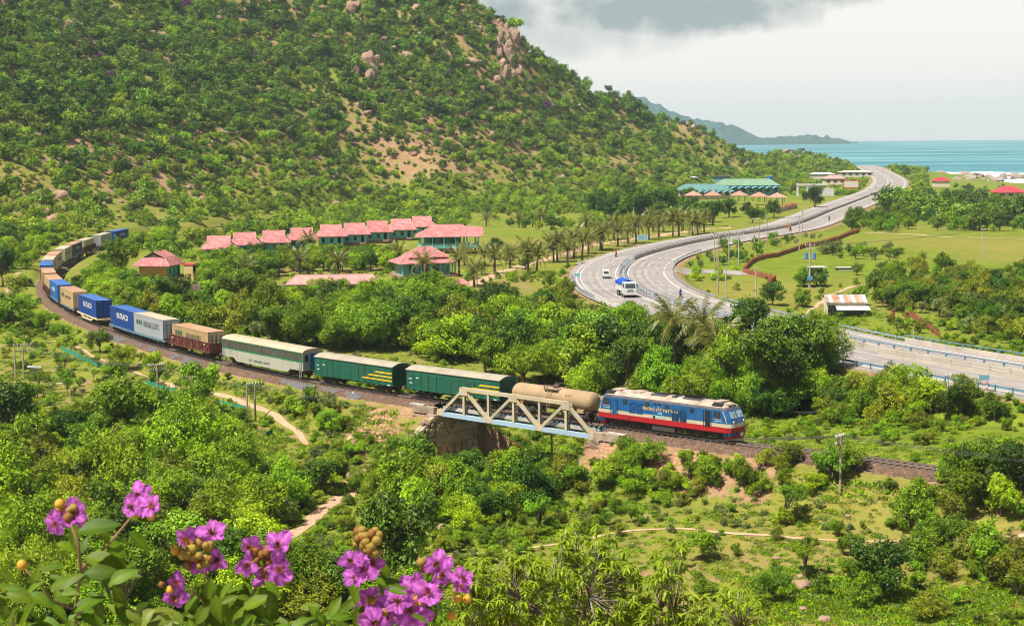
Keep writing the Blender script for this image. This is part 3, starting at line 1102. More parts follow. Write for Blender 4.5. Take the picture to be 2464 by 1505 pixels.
def gn_scatter(name, pts, scl, rot, idx, coll, label=None, cat=None, tilt=None):
 me = bpy.data.meshes.new(name)
 me.vertices.add(len(pts))
 me.vertices.foreach_set('co', np.asarray(pts, float).ravel())
 a = me.attributes.new('scl', 'FLOAT_VECTOR', 'POINT'); a.data.foreach_set('vector', np.asarray(scl, np.float32).ravel())
 a = me.attributes.new('rt', 'FLOAT_VECTOR', 'POINT'); a.data.foreach_set('vector', np.asarray(rot, np.float32).ravel())
 a = me.attributes.new('idx', 'INT', 'POINT'); a.data.foreach_set('value', np.asarray(idx, np.int32))
 me.update()
 ng = bpy.data.node_groups.new(name + '_scatter', 'GeometryNodeTree')
 ng.interface.new_socket('Geometry', in_out='INPUT', socket_type='NodeSocketGeometry')
 ng.interface.new_socket('Geometry', in_out='OUTPUT', socket_type='NodeSocketGeometry')
 gi = ng.nodes.new('NodeGroupInput'); go = ng.nodes.new('NodeGroupOutput')
 ip = ng.nodes.new('GeometryNodeInstanceOnPoints')
 ci = ng.nodes.new('GeometryNodeCollectionInfo')
 ci.inputs['Collection'].default_value = coll
 ci.inputs['Separate Children'].default_value = True
 ci.inputs['Reset Children'].default_value = True
 def attr(nm, ty):
  k = ng.nodes.new('GeometryNodeInputNamedAttribute')
  k.data_type = ty
  k.inputs['Name'].default_value = nm
  return k.outputs['Attribute']
 L = ng.links.new
 L(gi.outputs[0], ip.inputs['Points'])
 L(ci.outputs[0], ip.inputs['Instance'])
 ip.inputs['Pick Instance'].default_value = True
 L(attr('idx', 'INT'), ip.inputs['Instance Index'])
 L(attr('rt', 'FLOAT_VECTOR'), ip.inputs['Rotation'])
 L(attr('scl', 'FLOAT_VECTOR'), ip.inputs['Scale'])
 L(ip.outputs[0], go.inputs[0])
 o = put(name, me, kind='stuff', label=label, cat=cat)
 md = o.modifiers.new('scatter', 'NODES')
 md.node_group = ng
 return o

# ------------------------------------------------------------------ placing
def in_poly(x, y, poly):
 x = np.asarray(x); y = np.asarray(y)
 c = np.zeros(x.shape, bool)
 j = len(poly) - 1
 for i in range(len(poly)):
  xi, yi = poly[i]; xj, yj = poly[j]
  k = ((yi > y) != (yj > y)) & (x < (xj - xi) * (y - yi) / ((yj - yi) + 1e-12) + xi)
  c ^= k
  j = i
 return c
def thin(pts, mind, keep0=None):
 """greedy minimum spacing on a grid"""
 g = {}
 out = []
 mind = np.broadcast_to(mind, (len(pts),))
 for i, p in enumerate(pts):
  d = mind[i]
  cx, cy = int(p[0] // 4), int(p[1] // 4)
  k = int(d // 4) + 1
  ok = True
  for a in range(cx - k, cx + k + 1):
   for b in range(cy - k, cy + k + 1):
    for q in g.get((a, b), ()):
     if (q[0] - p[0]) ** 2 + (q[1] - p[1]) ** 2 < d * d:
      ok = False
      break
    if not ok:
     break
   if not ok:
    break
  if ok:
   g.setdefault((cx, cy), []).append(p)
   out.append(i)
 return out
KEEP_OUT = []          # circles no plant may stand in: x, y, r
GUARD = []             # sight lines kept open: u0, v0, u1, v1, distance
def clear_of(x, y, r):
 d, s = TR.near(x, y)
 ok = (d > 2.5 + r * 0.45) & ~((s > SB0 - 1) & (s < SB1 + 1) & (d < 3.5))
 d2, s2 = RD.near(x, y)
 ok &= d2 > RDW + 0.8 + r * 0.8
 for a, b, q in KEEP_OUT:
  ok &= np.hypot(x - a, y - b) > q + r * 0.7
 for pts, w in PATHS.values():
  c = Curve([p[:2] for p in pts], 1.5)
  dd, _ = c.near(x, y)
  ok &= dd > w + r * 0.5
 return ok
def sight_ok(x, y, z, r, h):
 u, v, d = proj(x, y, z)
 _, vt, _ = proj(x, y, z + h)
 w = F * r / d
 ok = np.ones(u.shape, bool)
 for u0, v0, u1, v1, dist in GUARD:
  ok &= ~((u + w > u0) & (u - w < u1) & (v > v0) & (vt < v1) & (d < dist))
 return ok
def zone(polys, n, mind, seed, full=False):
 """random points over the ground seen inside a pixel polygon"""
 rs = np.random.RandomState(seed)
 wp = np.array([ground(u, v)[:2] for u, v in polys])
 lo, hi = wp.min(0), wp.max(0)
 q = rs.uniform(lo, hi, (n * 12, 2))
 q = q[in_poly(q[:, 0], q[:, 1], wp)][:n * 4]
 k = thin(q, mind)[:n]
 return q[k]
TREES = []     # kind, variant, x, y, z, scale, rot, zone key
def plant(kind, x, y, sc, zonekey, rot=None, rs=random, force=False, squash=1.0):
 TREES.append([kind, rs.randrange(len(PROTO[kind])), x, y, None, sc, rs.uniform(0, 2 * pi) if rot is None else rot, zonekey, force, squash])
# ------------------------------------------------------------------ railway
def railway():
 n = len(TR.p)
 prof = [(-2.25, -0.92), (-1.45, -0.27), (-0.72, -0.22), (0.72, -0.22), (1.45, -0.27), (2.25, -0.92)]
 vs, fs, vs2 = [], [], []
 ss = np.arange(0, TR.L, 2.0)
 for s in ss:
  for o_, z in prof:
   q = TR.off(s, o_)
   vs.append((q[0], q[1], z))
 k = len(prof)
 for i in range(len(ss) - 1):
  if ss[i] > SB0 - 2 and ss[i] < SB1 - 0.2:
   continue
  for j in range(k - 1):
   fs.append((i * k + j, i * k + j + 1, (i + 1) * k + j + 1, (i + 1) * k + j))
 bed = MB().add(vs, [f[::-1] for f in fs]).ob('railway_track', 'ballast', kind='structure')
 for g in (-0.535, 0.535):
  b = MB()
  pts = []
  pr = [(-0.06, -0.14), (0.06, -0.14), (0.036, 0.0), (-0.036, 0.0)]
  for s in ss:
   for o_, z in pr:
    q = TR.off(s, g + o_)
    pts.append((q[0], q[1], z))
  b.add(pts, [(i * 4 + j, i * 4 + (j + 1) % 4, (i + 1) * 4 + (j + 1) % 4, (i + 1) * 4 + j) for i in range(len(ss) - 1) for j in range(4)])
  b.ob('rail', 'rail_steel', bed)
 sm = MB().box(0, 0, -0.20, 0.22, 2.0, 0.13).mesh('sleeper')
 sm.materials.append(MATS['sleeper'])
 s = 8.0
 cnt = 0
 while cnt < 296 and s < 215:
  p = TR.at(s); d = TR.dir(s)
  put('sleeper', sm, None, bed, (p[0], p[1], 0), rz=atan2(d[1], d[0]))
  s += 0.7
  cnt += 1
 # grey gravel spilled on the near shoulder beside the passenger coach
 for a, b_ in ((s_of(TR, -16, 187), s_of(TR, -27, 199)), (s_of(TR, -40, 215), s_of(TR, -62, 252))):
  pts = []
  sg = np.arange(a, b_, 1.0)
  for q in sg:
   w = 2.6 * max(0.02, vnoise(np.array([q * .45]), np.array([3.0]))[0] - .35)
   for o_, z in ((1.5, -0.27), (1.5 + w * .4, -0.27 - w * .30), (1.5 + w, -0.27 - w * .74)):
    e = TR.off(q, o_)
    pts.append((e[0], e[1], z))
  MB().add(pts, [(i * 3 + j + 1, i * 3 + j, i * 3 + 3 + j, i * 3 + 4 + j) for i in range(len(sg) - 1) for j in (0, 1)]).ob('gravel_spill', 'blue_gravel', kind='structure')
 return bed

mat('bogie_steel', (0.055, 0.042, 0.036), 0.8, 0.35, 4)
mat('wheel_steel', (0.10, 0.085, 0.075), 0.5, 0.25, 4, metal=0.4)
mat('coupler_steel', (0.16, 0.10, 0.075), 0.7, 0.3, 5)
mat('loco_blue', (0.009, 0.082, 0.235), 0.5, 0.15, 2.2, col2=(0.05, 0.085, 0.15), thr=(0.52, 0.9), spec=0.3, streak=True)
mat('loco_dark_blue', (0.012, 0.075, 0.20), 0.45, 0.15, 2)
mat('loco_red', (0.306, 0.0102, 0.0153), 0.45, 0.15, 1.5, col2=(0.16, 0.025, 0.018), thr=(0.5, 0.85), spec=0.3, streak=True)
mat('loco_cream', (0.435, 0.375, 0.277), 0.6, 0.12, 2.5, col2=(0.36, 0.27, 0.18), thr=(0.5, 0.85), streak=True)
mat('loco_roof', (0.374, 0.289, 0.23), 0.8, 0.2, 0.9, col2=(0.20, 0.155, 0.135), thr=(0.45, 0.7))
mat('loco_eave', (0.075, 0.072, 0.09), 0.7, 0.3, 1.4)
mat('black_rubber', (0.015, 0.015, 0.016), 0.6, 0.3, 5)
mat('dark_void', (0.012, 0.013, 0.015), 0.9, 0.2, 5)
mat('window_glass', (0.03, 0.045, 0.055), 0.08, 0.2, 2, spec=0.8)
mat('windscreen', (0.22, 0.30, 0.36), 0.10, 0.2, 1.5, spec=0.9)
mat('gold_paint', (0.62, 0.36, 0.08), 0.5, 0.1, 4)
mat('cyan_paint', (0.25, 0.62, 0.75), 0.5, 0.1, 4)
mat('white_paint', (0.6, 0.592, 0.56), 0.6, 0.1, 3)
mat('wagon_green', (0.012, 0.095, 0.058), 0.55, 0.2, 1.2, col2=(0.045, 0.055, 0.035), thr=(0.5, 0.85), streak=True)
mat('wagon_green_dark', (0.010, 0.045, 0.030), 0.6, 0.2, 1.5)
mat('wagon_roof', (0.297, 0.264, 0.208), 0.8, 0.15, 0.8, col2=(0.25, 0.20, 0.145), thr=(0.45, 0.75))
mat('yellow_paint', (0.52, 0.34, 0.015), 0.55, 0.15, 2)
mat('coach_cream', (0.328, 0.324, 0.271), 0.7, 0.12, 1.6, col2=(0.33, 0.23, 0.13), thr=(0.54, 0.8), streak=True)
mat('coach_roof', (0.376, 0.308, 0.224), 0.8, 0.12, 0.7, col2=(0.34, 0.25, 0.16), thr=(0.45, 0.75))
mat('coach_green', (0.015, 0.16, 0.075), 0.55, 0.2, 2)
mat('coach_mesh', (0.075, 0.055, 0.045), 0.8, 0.3, 3)
mat('rusty_brown', (0.115, 0.030, 0.020), 0.85, 0.3, 2, col2=(0.07, 0.025, 0.02), thr=(0.45, 0.75))
mat('tank_tan', (0.315, 0.217, 0.123), 0.75, 0.16, 1.2, col2=(0.25, 0.175, 0.11), thr=(0.45, 0.8))
mat('container_blue', (0.008, 0.044, 0.216), 0.5, 0.12, 0.8, col2=(0.035, 0.045, 0.12), thr=(0.52, 0.85), spec=0.3, streak=True)
mat('container_roof_blue', (0.036, 0.104, 0.304), 0.6, 0.15, 0.6, col2=(0.16, 0.22, 0.40), thr=(0.5, 0.8))
mat('container_sky', (0.0128, 0.096, 0.264), 0.5, 0.15, 0.8)
mat('container_navy', (0.018, 0.028, 0.085), 0.5, 0.15, 0.8)
mat('container_grey', (0.264, 0.285, 0.306), 0.6, 0.1, 0.8, col2=(0.24, 0.25, 0.27), thr=(0.5, 0.8), streak=True)
mat('container_tan', (0.374, 0.268, 0.14), 0.65, 0.15, 0.8, col2=(0.33, 0.21, 0.11), thr=(0.5, 0.8), streak=True)
mat('container_beige', (0.368, 0.32, 0.232), 0.65, 0.12, 0.8, col2=(0.36, 0.28, 0.18), thr=(0.5, 0.8), streak=True)
mat('container_brown', (0.297, 0.171, 0.09), 0.7, 0.15, 0.8, col2=(0.23, 0.12, 0.065), thr=(0.5, 0.8), streak=True)
mat('rust_roof', (0.34, 0.2, 0.123), 0.85, 0.15, 0.5, col2=(0.30, 0.14, 0.075), thr=(0.45, 0.7))
mat('beige_roof', (0.353, 0.295, 0.221), 0.85, 0.12, 0.5, col2=(0.42, 0.30, 0.2), thr=(0.5, 0.75))
mat('dark_green_paint', (0.02, 0.085, 0.045), 0.6, 0.2, 3)
mat('dark_grey_paint', (0.045, 0.048, 0.045), 0.6, 0.2, 3)
mat('wagon_cream', (0.55, 0.46, 0.30), 0.65, 0.15, 2)

_wheel = None
def bogie(parent, x, axles=2, wb=1.75, w=1.0):
 global _wheel
 if _wheel is None:
  b = MB().cyl((0, -0.07, 0), (0, 0.07, 0), 0.42, n=14)
  b.cyl((0, -0.10, 0), (0, 0.10, 0), 0.13, n=8)
  _wheel = b.mesh('wheel')
  _wheel.materials.append(MATS['wheel_steel'])
 L = wb * (axles - 1)
 b = MB()
 for s in (-1, 1):
  y = s * 0.86
  b.box(0, y, 0.58, L + 0.9, 0.14, 0.22)
  b.box(0, y, 0.40, L * 0.35, 0.18, 0.26)
  for k in range(axles):
   a = -L / 2 + wb * k
   b.box(a, y + s * 0.06, 0.44, 0.34, 0.2, 0.34)
   b.cyl((a - 0.32, y + s * .05, 0.36), (a - 0.32, y + s * .05, 0.7), 0.09, n=6)
   b.cyl((a + 0.32, y + s * .05, 0.36), (a + 0.32, y + s * .05, 0.7), 0.09, n=6)
 b.box(0, 0, 0.62, 0.5, 1.8, 0.24)
 for k in range(axles):
  a = -L / 2 + wb * k
  b.cyl((a, -0.6, 0.42), (a, 0.6, 0.42), 0.07, n=6)
 o = b.ob('bogie', 'bogie_steel', parent, loc=(x, 0, 0))
 for k in range(axles):
  for s in (-1, 1):
   put('wheel', _wheel, None, o, (-L / 2 + wb * k, s * 0.56, 0.42))
 return o
def coupler(parent, x, z=0.82):
 s = 1 if x > 0 else -1
 b = MB().box(x + s * 0.18, 0, z, 0.5, 0.16, 0.18).box(x + s * 0.46, 0, z, 0.22, 0.30, 0.30)
 b.ob('coupler', 'coupler_steel', parent)
def car_at(name, s_mid, label, cat, half=5.0, group=None):
 a, b = TR.at(s_mid - half), TR.at(s_mid + half)     # a is towards the locomotive
 f = a - b
 p = (a + b) / 2
 return thing(name, (p[0], p[1], 0), atan2(f[1], f[0]), label, cat, group)

# -------- locomotive
def hull(prof, e=0.0):
 """prof rows: half width, z, end x, corner cut. Long strips on both sides and both ends."""
 b = MB()
 rings = []
 for y, z, xe, cut in prof:
  y += e
  ring = [(xe - cut, y, z), (xe - cut * 0.25, y * 0.86, z), (xe, y * 0.55, z), (xe, -y * 0.55, z), (xe - cut * 0.25, -y * 0.86, z), (xe - cut, -y, z)]
  ring += [(-a, -c, d) for a, c, d in ring]
  rings.append(ring)
 k = 12
 vs = [p for r in rings for p in r]
 fs = []
 for i in range(len(rings) - 1):
  for j in range(k):
   fs.append((i * k + j, (i + 1) * k + j, (i + 1) * k + (j + 1) % k, i * k + (j + 1) % k))
 fs.append(tuple(range((len(rings) - 1) * k, len(rings) * k)))
 fs.append(tuple(range(k))[::-1])
 return b.add(vs, [f[::-1] if len(f) == 4 else f for f in fs])
def locomotive():
 t = car_at('diesel_locomotive', S_FRONT + 8.0, 'blue, cream and red diesel locomotive hauling the freight train', 'locomotive', 4.8)
 W = 1.40
 hull([(1.0, 0.72, 7.3, .3), (1.0, 0.94, 7.4, .3)]).ob('underframe', 'bogie_steel', t)
 hull([(W - .02, 0.90, 7.95, .45), (W, 0.95, 8.0, .45), (W, 1.44, 8.05, .45)]).ob('red_sill', 'loco_red', t)
 hull([(W - 0.012, 1.441, 8.03, .45), (W - 0.012, 1.80, 7.98, .45)]).ob('cream_stripe', 'loco_cream', t)
 hull([(W, 1.801, 7.97, .45), (W, 2.2, 7.85, .42), (W, 3.02, 7.42, .40)]).ob('body', 'loco_blue', t)
 hull([(W + .01, 3.021, 7.42, .4), (W - 0.03, 3.13, 7.34, .4), (W - 0.14, 3.26, 7.22, .4)]).ob('eave', 'loco_eave', t)
 hull([(W - 0.15, 3.261, 7.2, .4), (W - 0.34, 3.46, 6.95, .5), (0.7, 3.60, 6.6, .6), (0.2, 3.66, 6.3, .4)]).ob('roof', 'loco_roof', t)
 # roof gear
 for x, l, m in ((6.0, 1.0, 'loco_roof'), (-6.0, 1.1, 'loco_roof'), (3.0, 2.0, 'loco_eave'), (-3.6, 1.2, 'loco_roof'), (-0.9, 1.7, 'loco_eave'), (1.0, 0.5, 'loco_eave')):
  o = MB().box(x, -0.1, 3.66, l, 1.35, 0.16).ob('roof_hatch', m, t)
  MB().box(x, -0.1, 3.75, l * 0.8, 1.05, 0.03).ob('grille', 'dark_void', o) if m == 'loco_eave' else None
 for x in (6.25, -6.5):
  MB().bar((x - .55, -1.02, 3.53), (x + .55, -1.02, 3.53), 0.5, 0.04, (0, -0.45, 1)).ob('roof_louvre', 'dark_void', t)
 b = MB()
 for k in range(9):
  b.bar((3.0 - 0.8 + k * 0.2, -0.6, 3.80), (3.0 - 0.8 + k * 0.2, 0.45, 3.80), 0.05, 0.1)
 b.ob('fan_grille', 'black_rubber', t)
 MB().box(-0.3, 0.1, 3.76, 0.55, 0.3, 0.18).ob('exhaust_stack', 'black_rubber', t)
 for x in (7.0, -7.0):
  s = 1 if x > 0 else -1
  for y in (-0.42, 0.0, 0.42):
   MB().cyl((x - s * .1, y, 3.36), (x + s * 0.24, y, 3.30), 0.12, n=10).ob('headlight', 'black_rubber', t)
 # sides: windows, doors, louvres
 for sd in (-1, 1):
  y = sd * (W + 0.004)
  def panel(nm, x, z, w, h, m, par=t, d=0.02, yy=None):
   return MB().box(x, (yy if yy is not None else y), z, w, d, h).ob(nm, m, par)
  for x, z in ((-4.45, 2.72), (-1.75, 2.72), (0.62, 2.70), (3.55, 2.70)):
   fr = panel('window', x, z, 0.50, 0.40, 'black_rubber', d=0.04)
   panel('pane', x, z, 0.40, 0.30, 'window_glass', fr, yy=y + sd * 0.03)
  for x in (-0.78, -0.25):
   panel('vent', x, 2.86, 0.36, 0.14, 'black_rubber')
  for x, n_ in ((-3.55, 'a'), (-2.65, 'b')):
   pn = panel('louvre_panel', x, 2.28, 0.82, 1.15, 'loco_dark_blue', d=0.012)
   for k in range(9):
    MB().box(x, y + sd * 0.02, 1.80 + k * 0.12, 0.76, 0.03, 0.045).ob('slat', 'loco_blue', pn)
  for x in (1.62, 2.52):
   pn = panel('louvre_panel', x, 2.0, 0.82, 1.02, 'dark_void', d=0.012)
   for k in range(10):
    MB().box(x, y + sd * 0.02, 1.55 + k * 0.10, 0.78, 0.035, 0.035).ob('slat', 'loco_dark_blue', pn)
   panel('louvre_panel', x, 2.72, 0.82, 0.36, 'loco_dark_blue', d=0.012)
  for x in (-1.75, 0.32, 1.18 - 0.22):
   panel('access_hatch', x, 2.05, 0.30, 0.40, 'loco_dark_blue', d=0.015)
  MB().cyl((-0.9, y - sd * .02, 1.62), (-0.9, y + sd * .03, 1.62), 0.13, n=12).ob('filler_port', 'dark_void', t)
  # cab doors with handrails, cab side windows
  for x, m in ((-5.75, 'loco_dark_blue'), (5.35, 'dark_void')):
   dr = panel('door', x, 2.12, 0.56, 1.55, m, d=0.03)
   for e in (-0.42, 0.42):
    MB().cyl((x + e, y + sd * 0.06, 1.35), (x + e, y + sd * 0.06, 2.9), 0.022, n=6).ob('handrail', 'black_rubber', dr)
  for x in (-6.75, 6.42):
   fr = panel('cab_window', x, 2.58, 0.72, 0.56, 'black_rubber', d=0.03)
   panel('pane', x + 0.05, 2.58, 0.5, 0.44, 'window_glass', fr, yy=y + sd * .02)
  for x in (-6.75, 6.55):
   panel('stripe', x, 1.98, 0.85, 0.05, 'cyan_paint', d=0.012)
  # cream edge round the cab front
  for sx in (-1, 1):
   b = MB()
   b.tube([(sx * 7.50, y * 1.003, 1.80), (sx * 7.40, y * 1.003, 2.25), (sx * 7.03, y * 1.003, 3.0)], 0.045, 6)
   b.ob('cab_edge', 'loco_cream', t)
  lettering('D19E-933', 0.20, 'gold_paint', t, (6.5 * -sd if False else 6.5, y + sd * 0.012, 2.16), sd)
  lettering('D19E-933', 0.20, 'gold_paint', t, (-6.75, y + sd * 0.012, 2.16), sd)
  lettering('ĐƯỜNG SẮT VIỆT NAM', 0.40, 'gold_paint', t, (-0.15, y + sd * 0.016, 2.32), sd, bold=0.006, sx=0.94)
  lettering('VNR', 0.26, 'cyan_paint', t, (-0.2, y + sd * 0.016, 1.98), sd, bold=0.004)
  lettering('D19E  933', 0.30, 'cyan_paint', t, (-0.2, y + sd * 0.016, 1.66), sd, bold=0.006)
  MB().box(-3.9, sd * (W + 0.012), 1.2, 0.36, 0.02, 0.2).ob('builder_plate', 'rusty_brown', t)
  MB().box(0.1, sd * 1.02, 0.62, 2.7, 0.5, 0.62).ob('fuel_tank', 'bogie_steel', t)
  for x in (-2.0, 2.0, -1.7, 1.75):
   MB().cyl((x, sd * 1.0, 0.45), (x, sd * 1.0, 0.9), 0.16, n=8).ob('air_reservoir', 'bogie_steel', t)
 # cab fronts: windscreens, lamps, pilot
 for sx in (-1, 1):
  for yy in (-0.56, 0.56):
   q = [(7.80, yy - 0.44, 2.30), (7.80, yy + 0.44, 2.30), (7.49, yy + 0.42, 2.90), (7.49, yy - 0.42, 2.90)]
   o = MB().add([(sx * (a + .02), b_, c) for a, b_, c in q] + [(sx * (a - 0.1), b_, c) for a, b_, c in q],
       [(0, 1, 2, 3), (4, 5, 6, 7), (0, 1, 5, 4), (1, 2, 6, 5), (2, 3, 7, 6), (3, 0, 4, 7)]).ob('windscreen', 'windscreen', t)
   MB().bar((sx * 7.82, yy - 0.1, 2.32), (sx * 7.66, yy + 0.25, 2.68), 0.02, 0.02).ob('wiper', 'black_rubber', o)
   MB().cyl((sx * 7.84, yy * 1.45, 1.95), (sx * 7.99, yy * 1.45, 1.95), 0.10, n=10).ob('lamp', 'white_paint', t)
  lettering('933', 0.26, 'gold_paint', t, (0, 0, 0)).matrix_local = Matrix.Translation((sx * 7.955, 0, 2.05)) @ Matrix.Rotation(sx * pi / 2, 4, 'Z') @ Matrix.Rotation(pi / 2, 4, 'X')
  MB().prism([(-1.25, 0.62), (1.25, 0.62), (1.32, 0.93), (-1.32, 0.93)], sx * 7.0, sx * 7.85).ob('apron', 'loco_blue', t)
  MB().prism([(-1.0, 0.20), (1.0, 0.20), (1.25, 0.615), (-1.25, 0.615)], sx * 7.05, sx * 7.8).ob('pilot', 'loco_red', t)
  coupler(t, sx * 7.95, 0.78)
 bogie(t, -4.6, 3, 1.65); bogie(t, 4.6, 3, 1.65)
 return t
def tank_wagon(s_mid):
 t = car_at('tank_wagon', s_mid, 'tan cylindrical tank wagon crossing the steel bridge behind the locomotive', 'wagon', 4)
 R, zc = 1.04, 1.98
 prof = [(-5.6, 0.0), (-5.58, 0.5), (-5.45, 0.82), (-5.2, 1.0), (-4.95, R), (4.95, R), (5.2, 1.0), (5.45, 0.82), (5.58, 0.5), (5.6, 0.0)]
 vs, fs, n = [], [], 26
 for x, r in prof:
  for k in range(n):
   a = 2 * pi * k / n
   vs.append((x, r * cos(a), zc + r * sin(a)))
 for i in range(len(prof) - 1):
  for k in range(n):
   fs.append((i * n + k, i * n + (k + 1) % n, (i + 1) * n + (k + 1) % n, (i + 1) * n + k))
 MB().add(vs, fs).ob('barrel', 'tank_tan', t, smooth=True)
 for x in (-4.9, 3.6, 0.2):
  vs2 = []
  for dx_ in (-0.05, 0.05):
   for k in range(n):
    a = 2 * pi * k / n
    vs2.append((x + dx_, (R + .018) * cos(a), zc + (R + .018) * sin(a)))
  MB().add(vs2, [(k, (k + 1) % n, n + (k + 1) % n, n + k) for k in range(n)]).ob('band', 'tank_tan', t)
 MB().box(0, 0, 0.88, 11.2, 0.5, 0.28).box(5.3, 0, .95, .3, 2.3, .3).box(-5.3, 0, .95, .3, 2.3, .3).ob('underframe', 'bogie_steel', t)
 for x in (-4.2, 4.2):
  MB().box(x, 0, 1.05, 0.9, 1.9, 0.35).ob('saddle', 'tank_tan', t)
 MB().cyl((0.2, 0, zc + R - .06), (0.2, 0, zc + R + 0.2), 0.38, n=14).ob('dome', 'bogie_steel', t)
 MB().cyl((0.2, 0, zc + R + .2), (0.2, 0, zc + R + 0.26), 0.30, n=14).ob('dome_lid', 'coupler_steel', t)
 b = MB()
 for x in (-0.75, 1.1):
  b.bar((x, -0.75, zc + 0.98), (x, 0.75, zc + 0.98), 0.06, 0.06)
  for yy in (-0.85, 0.85):
   b.bar((x, yy, zc + 0.75), (x, yy, zc + R + 0.3), 0.05, 0.05)
 for yy in (-0.85, 0.85):
  b.bar((-0.75, yy, zc + 0.92), (1.1, yy, zc + 0.92), 0.3, 0.04)
  b.bar((-0.75, yy, zc + R + 0.3), (1.1, yy, zc + R + 0.3), 0.04, 0.04)
 b.ob('walkway', 'coupler_steel', t)
 for sd in (-1, 1):
  b = MB()
  for e in (-0.2, 0.2):
   b.bar((0.1 + e, sd * 1.30, 0.55), (0.1 + e, sd * 1.28, zc + 0.4), 0.04, 0.04)
   b.bar((0.1 + e, sd * 1.28, zc + 0.4), (0.1 + e, sd * 0.9, zc + 0.95), 0.04, 0.04)
  for k in range(6):
   b.bar((-0.1, sd * 1.30, 0.7 + k * 0.3), (0.3, sd * 1.30, 0.7 + k * 0.3), 0.03, 0.03)
  b.ob('ladder', 'tank_tan', t)
 MB().tube([(2.6 + 0.32 * cos(a), -.98, 2.42 + .2 * sin(a)) for a in np.linspace(0, 2 * pi, 15)], 0.02, 5).ob('round_emblem', 'dark_grey_paint', t)
 coupler(t, 5.5); coupler(t, -5.5)
 bogie(t, -3.6); bogie(t, 3.6)
def boxcar(s_mid, label):
 t = car_at('box_wagon', s_mid, label, 'wagon', 4.8, 'green covered wagons')
 L, W = 14.0, 1.36
 z0, z1 = 0.98, 3.12
 MB().box(0, 0, (z0 + z1) / 2, L - 0.04, 2 * W - 0.08, z1 - z0).ob('body', 'wagon_green', t)
 MB().box(0, 0, 0.86, L, 1.2, 0.22).ob('underframe', 'bogie_steel', t)
 MB().prism([(-W - .05, z1), (W + .05, z1), (W + .05, z1 + .06), (0.6, z1 + .36), (0, z1 + .42), (-0.6, z1 + .36), (-W - .05, z1 + .06)], -L / 2 - .05, L / 2 + .05).ob('roof', 'wagon_roof', t)
 for sx in (-1, 1):
  MB().prism([(-W, z1 + .001), (W, z1 + .001), (W, z1 + .05), (0.6, z1 + .35), (0, z1 + .41), (-0.6, z1 + .35), (-W, z1 + .05)], sx * (L / 2 + .052), sx * (L / 2 + .07)).ob('gable', 'wagon_green', t)
  b = MB()
  for k in range(8):
   b.box(sx * (L / 2), 0, z0 + 0.2 + k * 0.25, 0.05, 2 * W - .1, 0.10)
  b.ob('end_rib', 'wagon_green_dark', t)
 for sd in (-1, 1):
  y = sd * (W - 0.03)
  # pressed panels of unequal height, each with ribs
  x = -L / 2 + .05
  ws = [1.15, 1.05, 1.05, 1.2, 1.0, 2.0, 1.2, 1.15, 1.15, 1.15, 1.1]
  k_ = (L - .1) / sum(ws)
  for i, w in enumerate(ws):
   w *= k_
   top = z1 - (0.28 if i in (1, 3, 4, 7, 8, 9) else 0.16) - (0.10 if i % 2 else 0)
   if i == 5:
    dr = MB().box(x + w / 2, y + sd * 0.06, (z0 + z1) / 2 - .1, w + .5, 0.05, z1 - z0 - 0.35).ob('door', 'wagon_green', t)
    for zz in np.linspace(z0 + .15, z1 - .5, 7):
     MB().box(x + w / 2, y + sd * .095, zz, w + .46, 0.03, 0.07).ob('rib', 'wagon_green', dr)
    MB().box(x + w / 2, y + sd * .10, (z0 + z1) / 2 - .1, 0.05, 0.03, 1.7).ob('rib', 'wagon_green_dark', dr)
   else:
    pn = MB().box(x + w / 2, y + sd * 0.012, (z0 + top) / 2, w - .1, 0.03, top - z0 - .02).ob('panel', 'wagon_green', t)
    for zz in np.linspace(z0 + .14, top - .14, 7):
     MB().box(x + w / 2, y + sd * .035, zz, w - .16, 0.03, 0.075).ob('rib', 'wagon_green', pn)
    MB().box(x, y + sd * .02, (z0 + top) / 2, 0.05, 0.05, top - z0).ob('post', 'wagon_green_dark', t)
   x += w
  for k, (x0, x1) in enumerate(((3.9, 6.95), (2.7, 6.95), (1.6, 6.95))):
   z = 2.42 - k * 0.42
   for q in range(2):
    pass
   fx = -1 if False else 1
   MB().add([(x0, y + sd * .056, z - .09), (x1, y + sd * .056, z - .09), (x1, y + sd * .056, z + .09), (x0 + .35, y + sd * .056, z + .09),
       (x0, y, z - .09), (x1, y, z - .09), (x1, y, z + .09), (x0 + .35, y, z + .09)],
      [(0, 1, 2, 3), (4, 7, 6, 5), (0, 4, 5, 1), (1, 5, 6, 2), (2, 6, 7, 3), (3, 7, 4, 0)]).ob('yellow_stripe', 'yellow_paint', t)
  for x_, z_ in ((-6.3, 2.2), (-5.2, 2.35), (-6.2, 1.75), (6.4, 1.08)):
   MB().box(x_, y + sd * .06, z_, 0.42, 0.01, 0.10).ob('stencil', 'white_paint', t)
 coupler(t, L / 2); coupler(t, -L / 2)
 bogie(t, -4.7); bogie(t, 4.7)
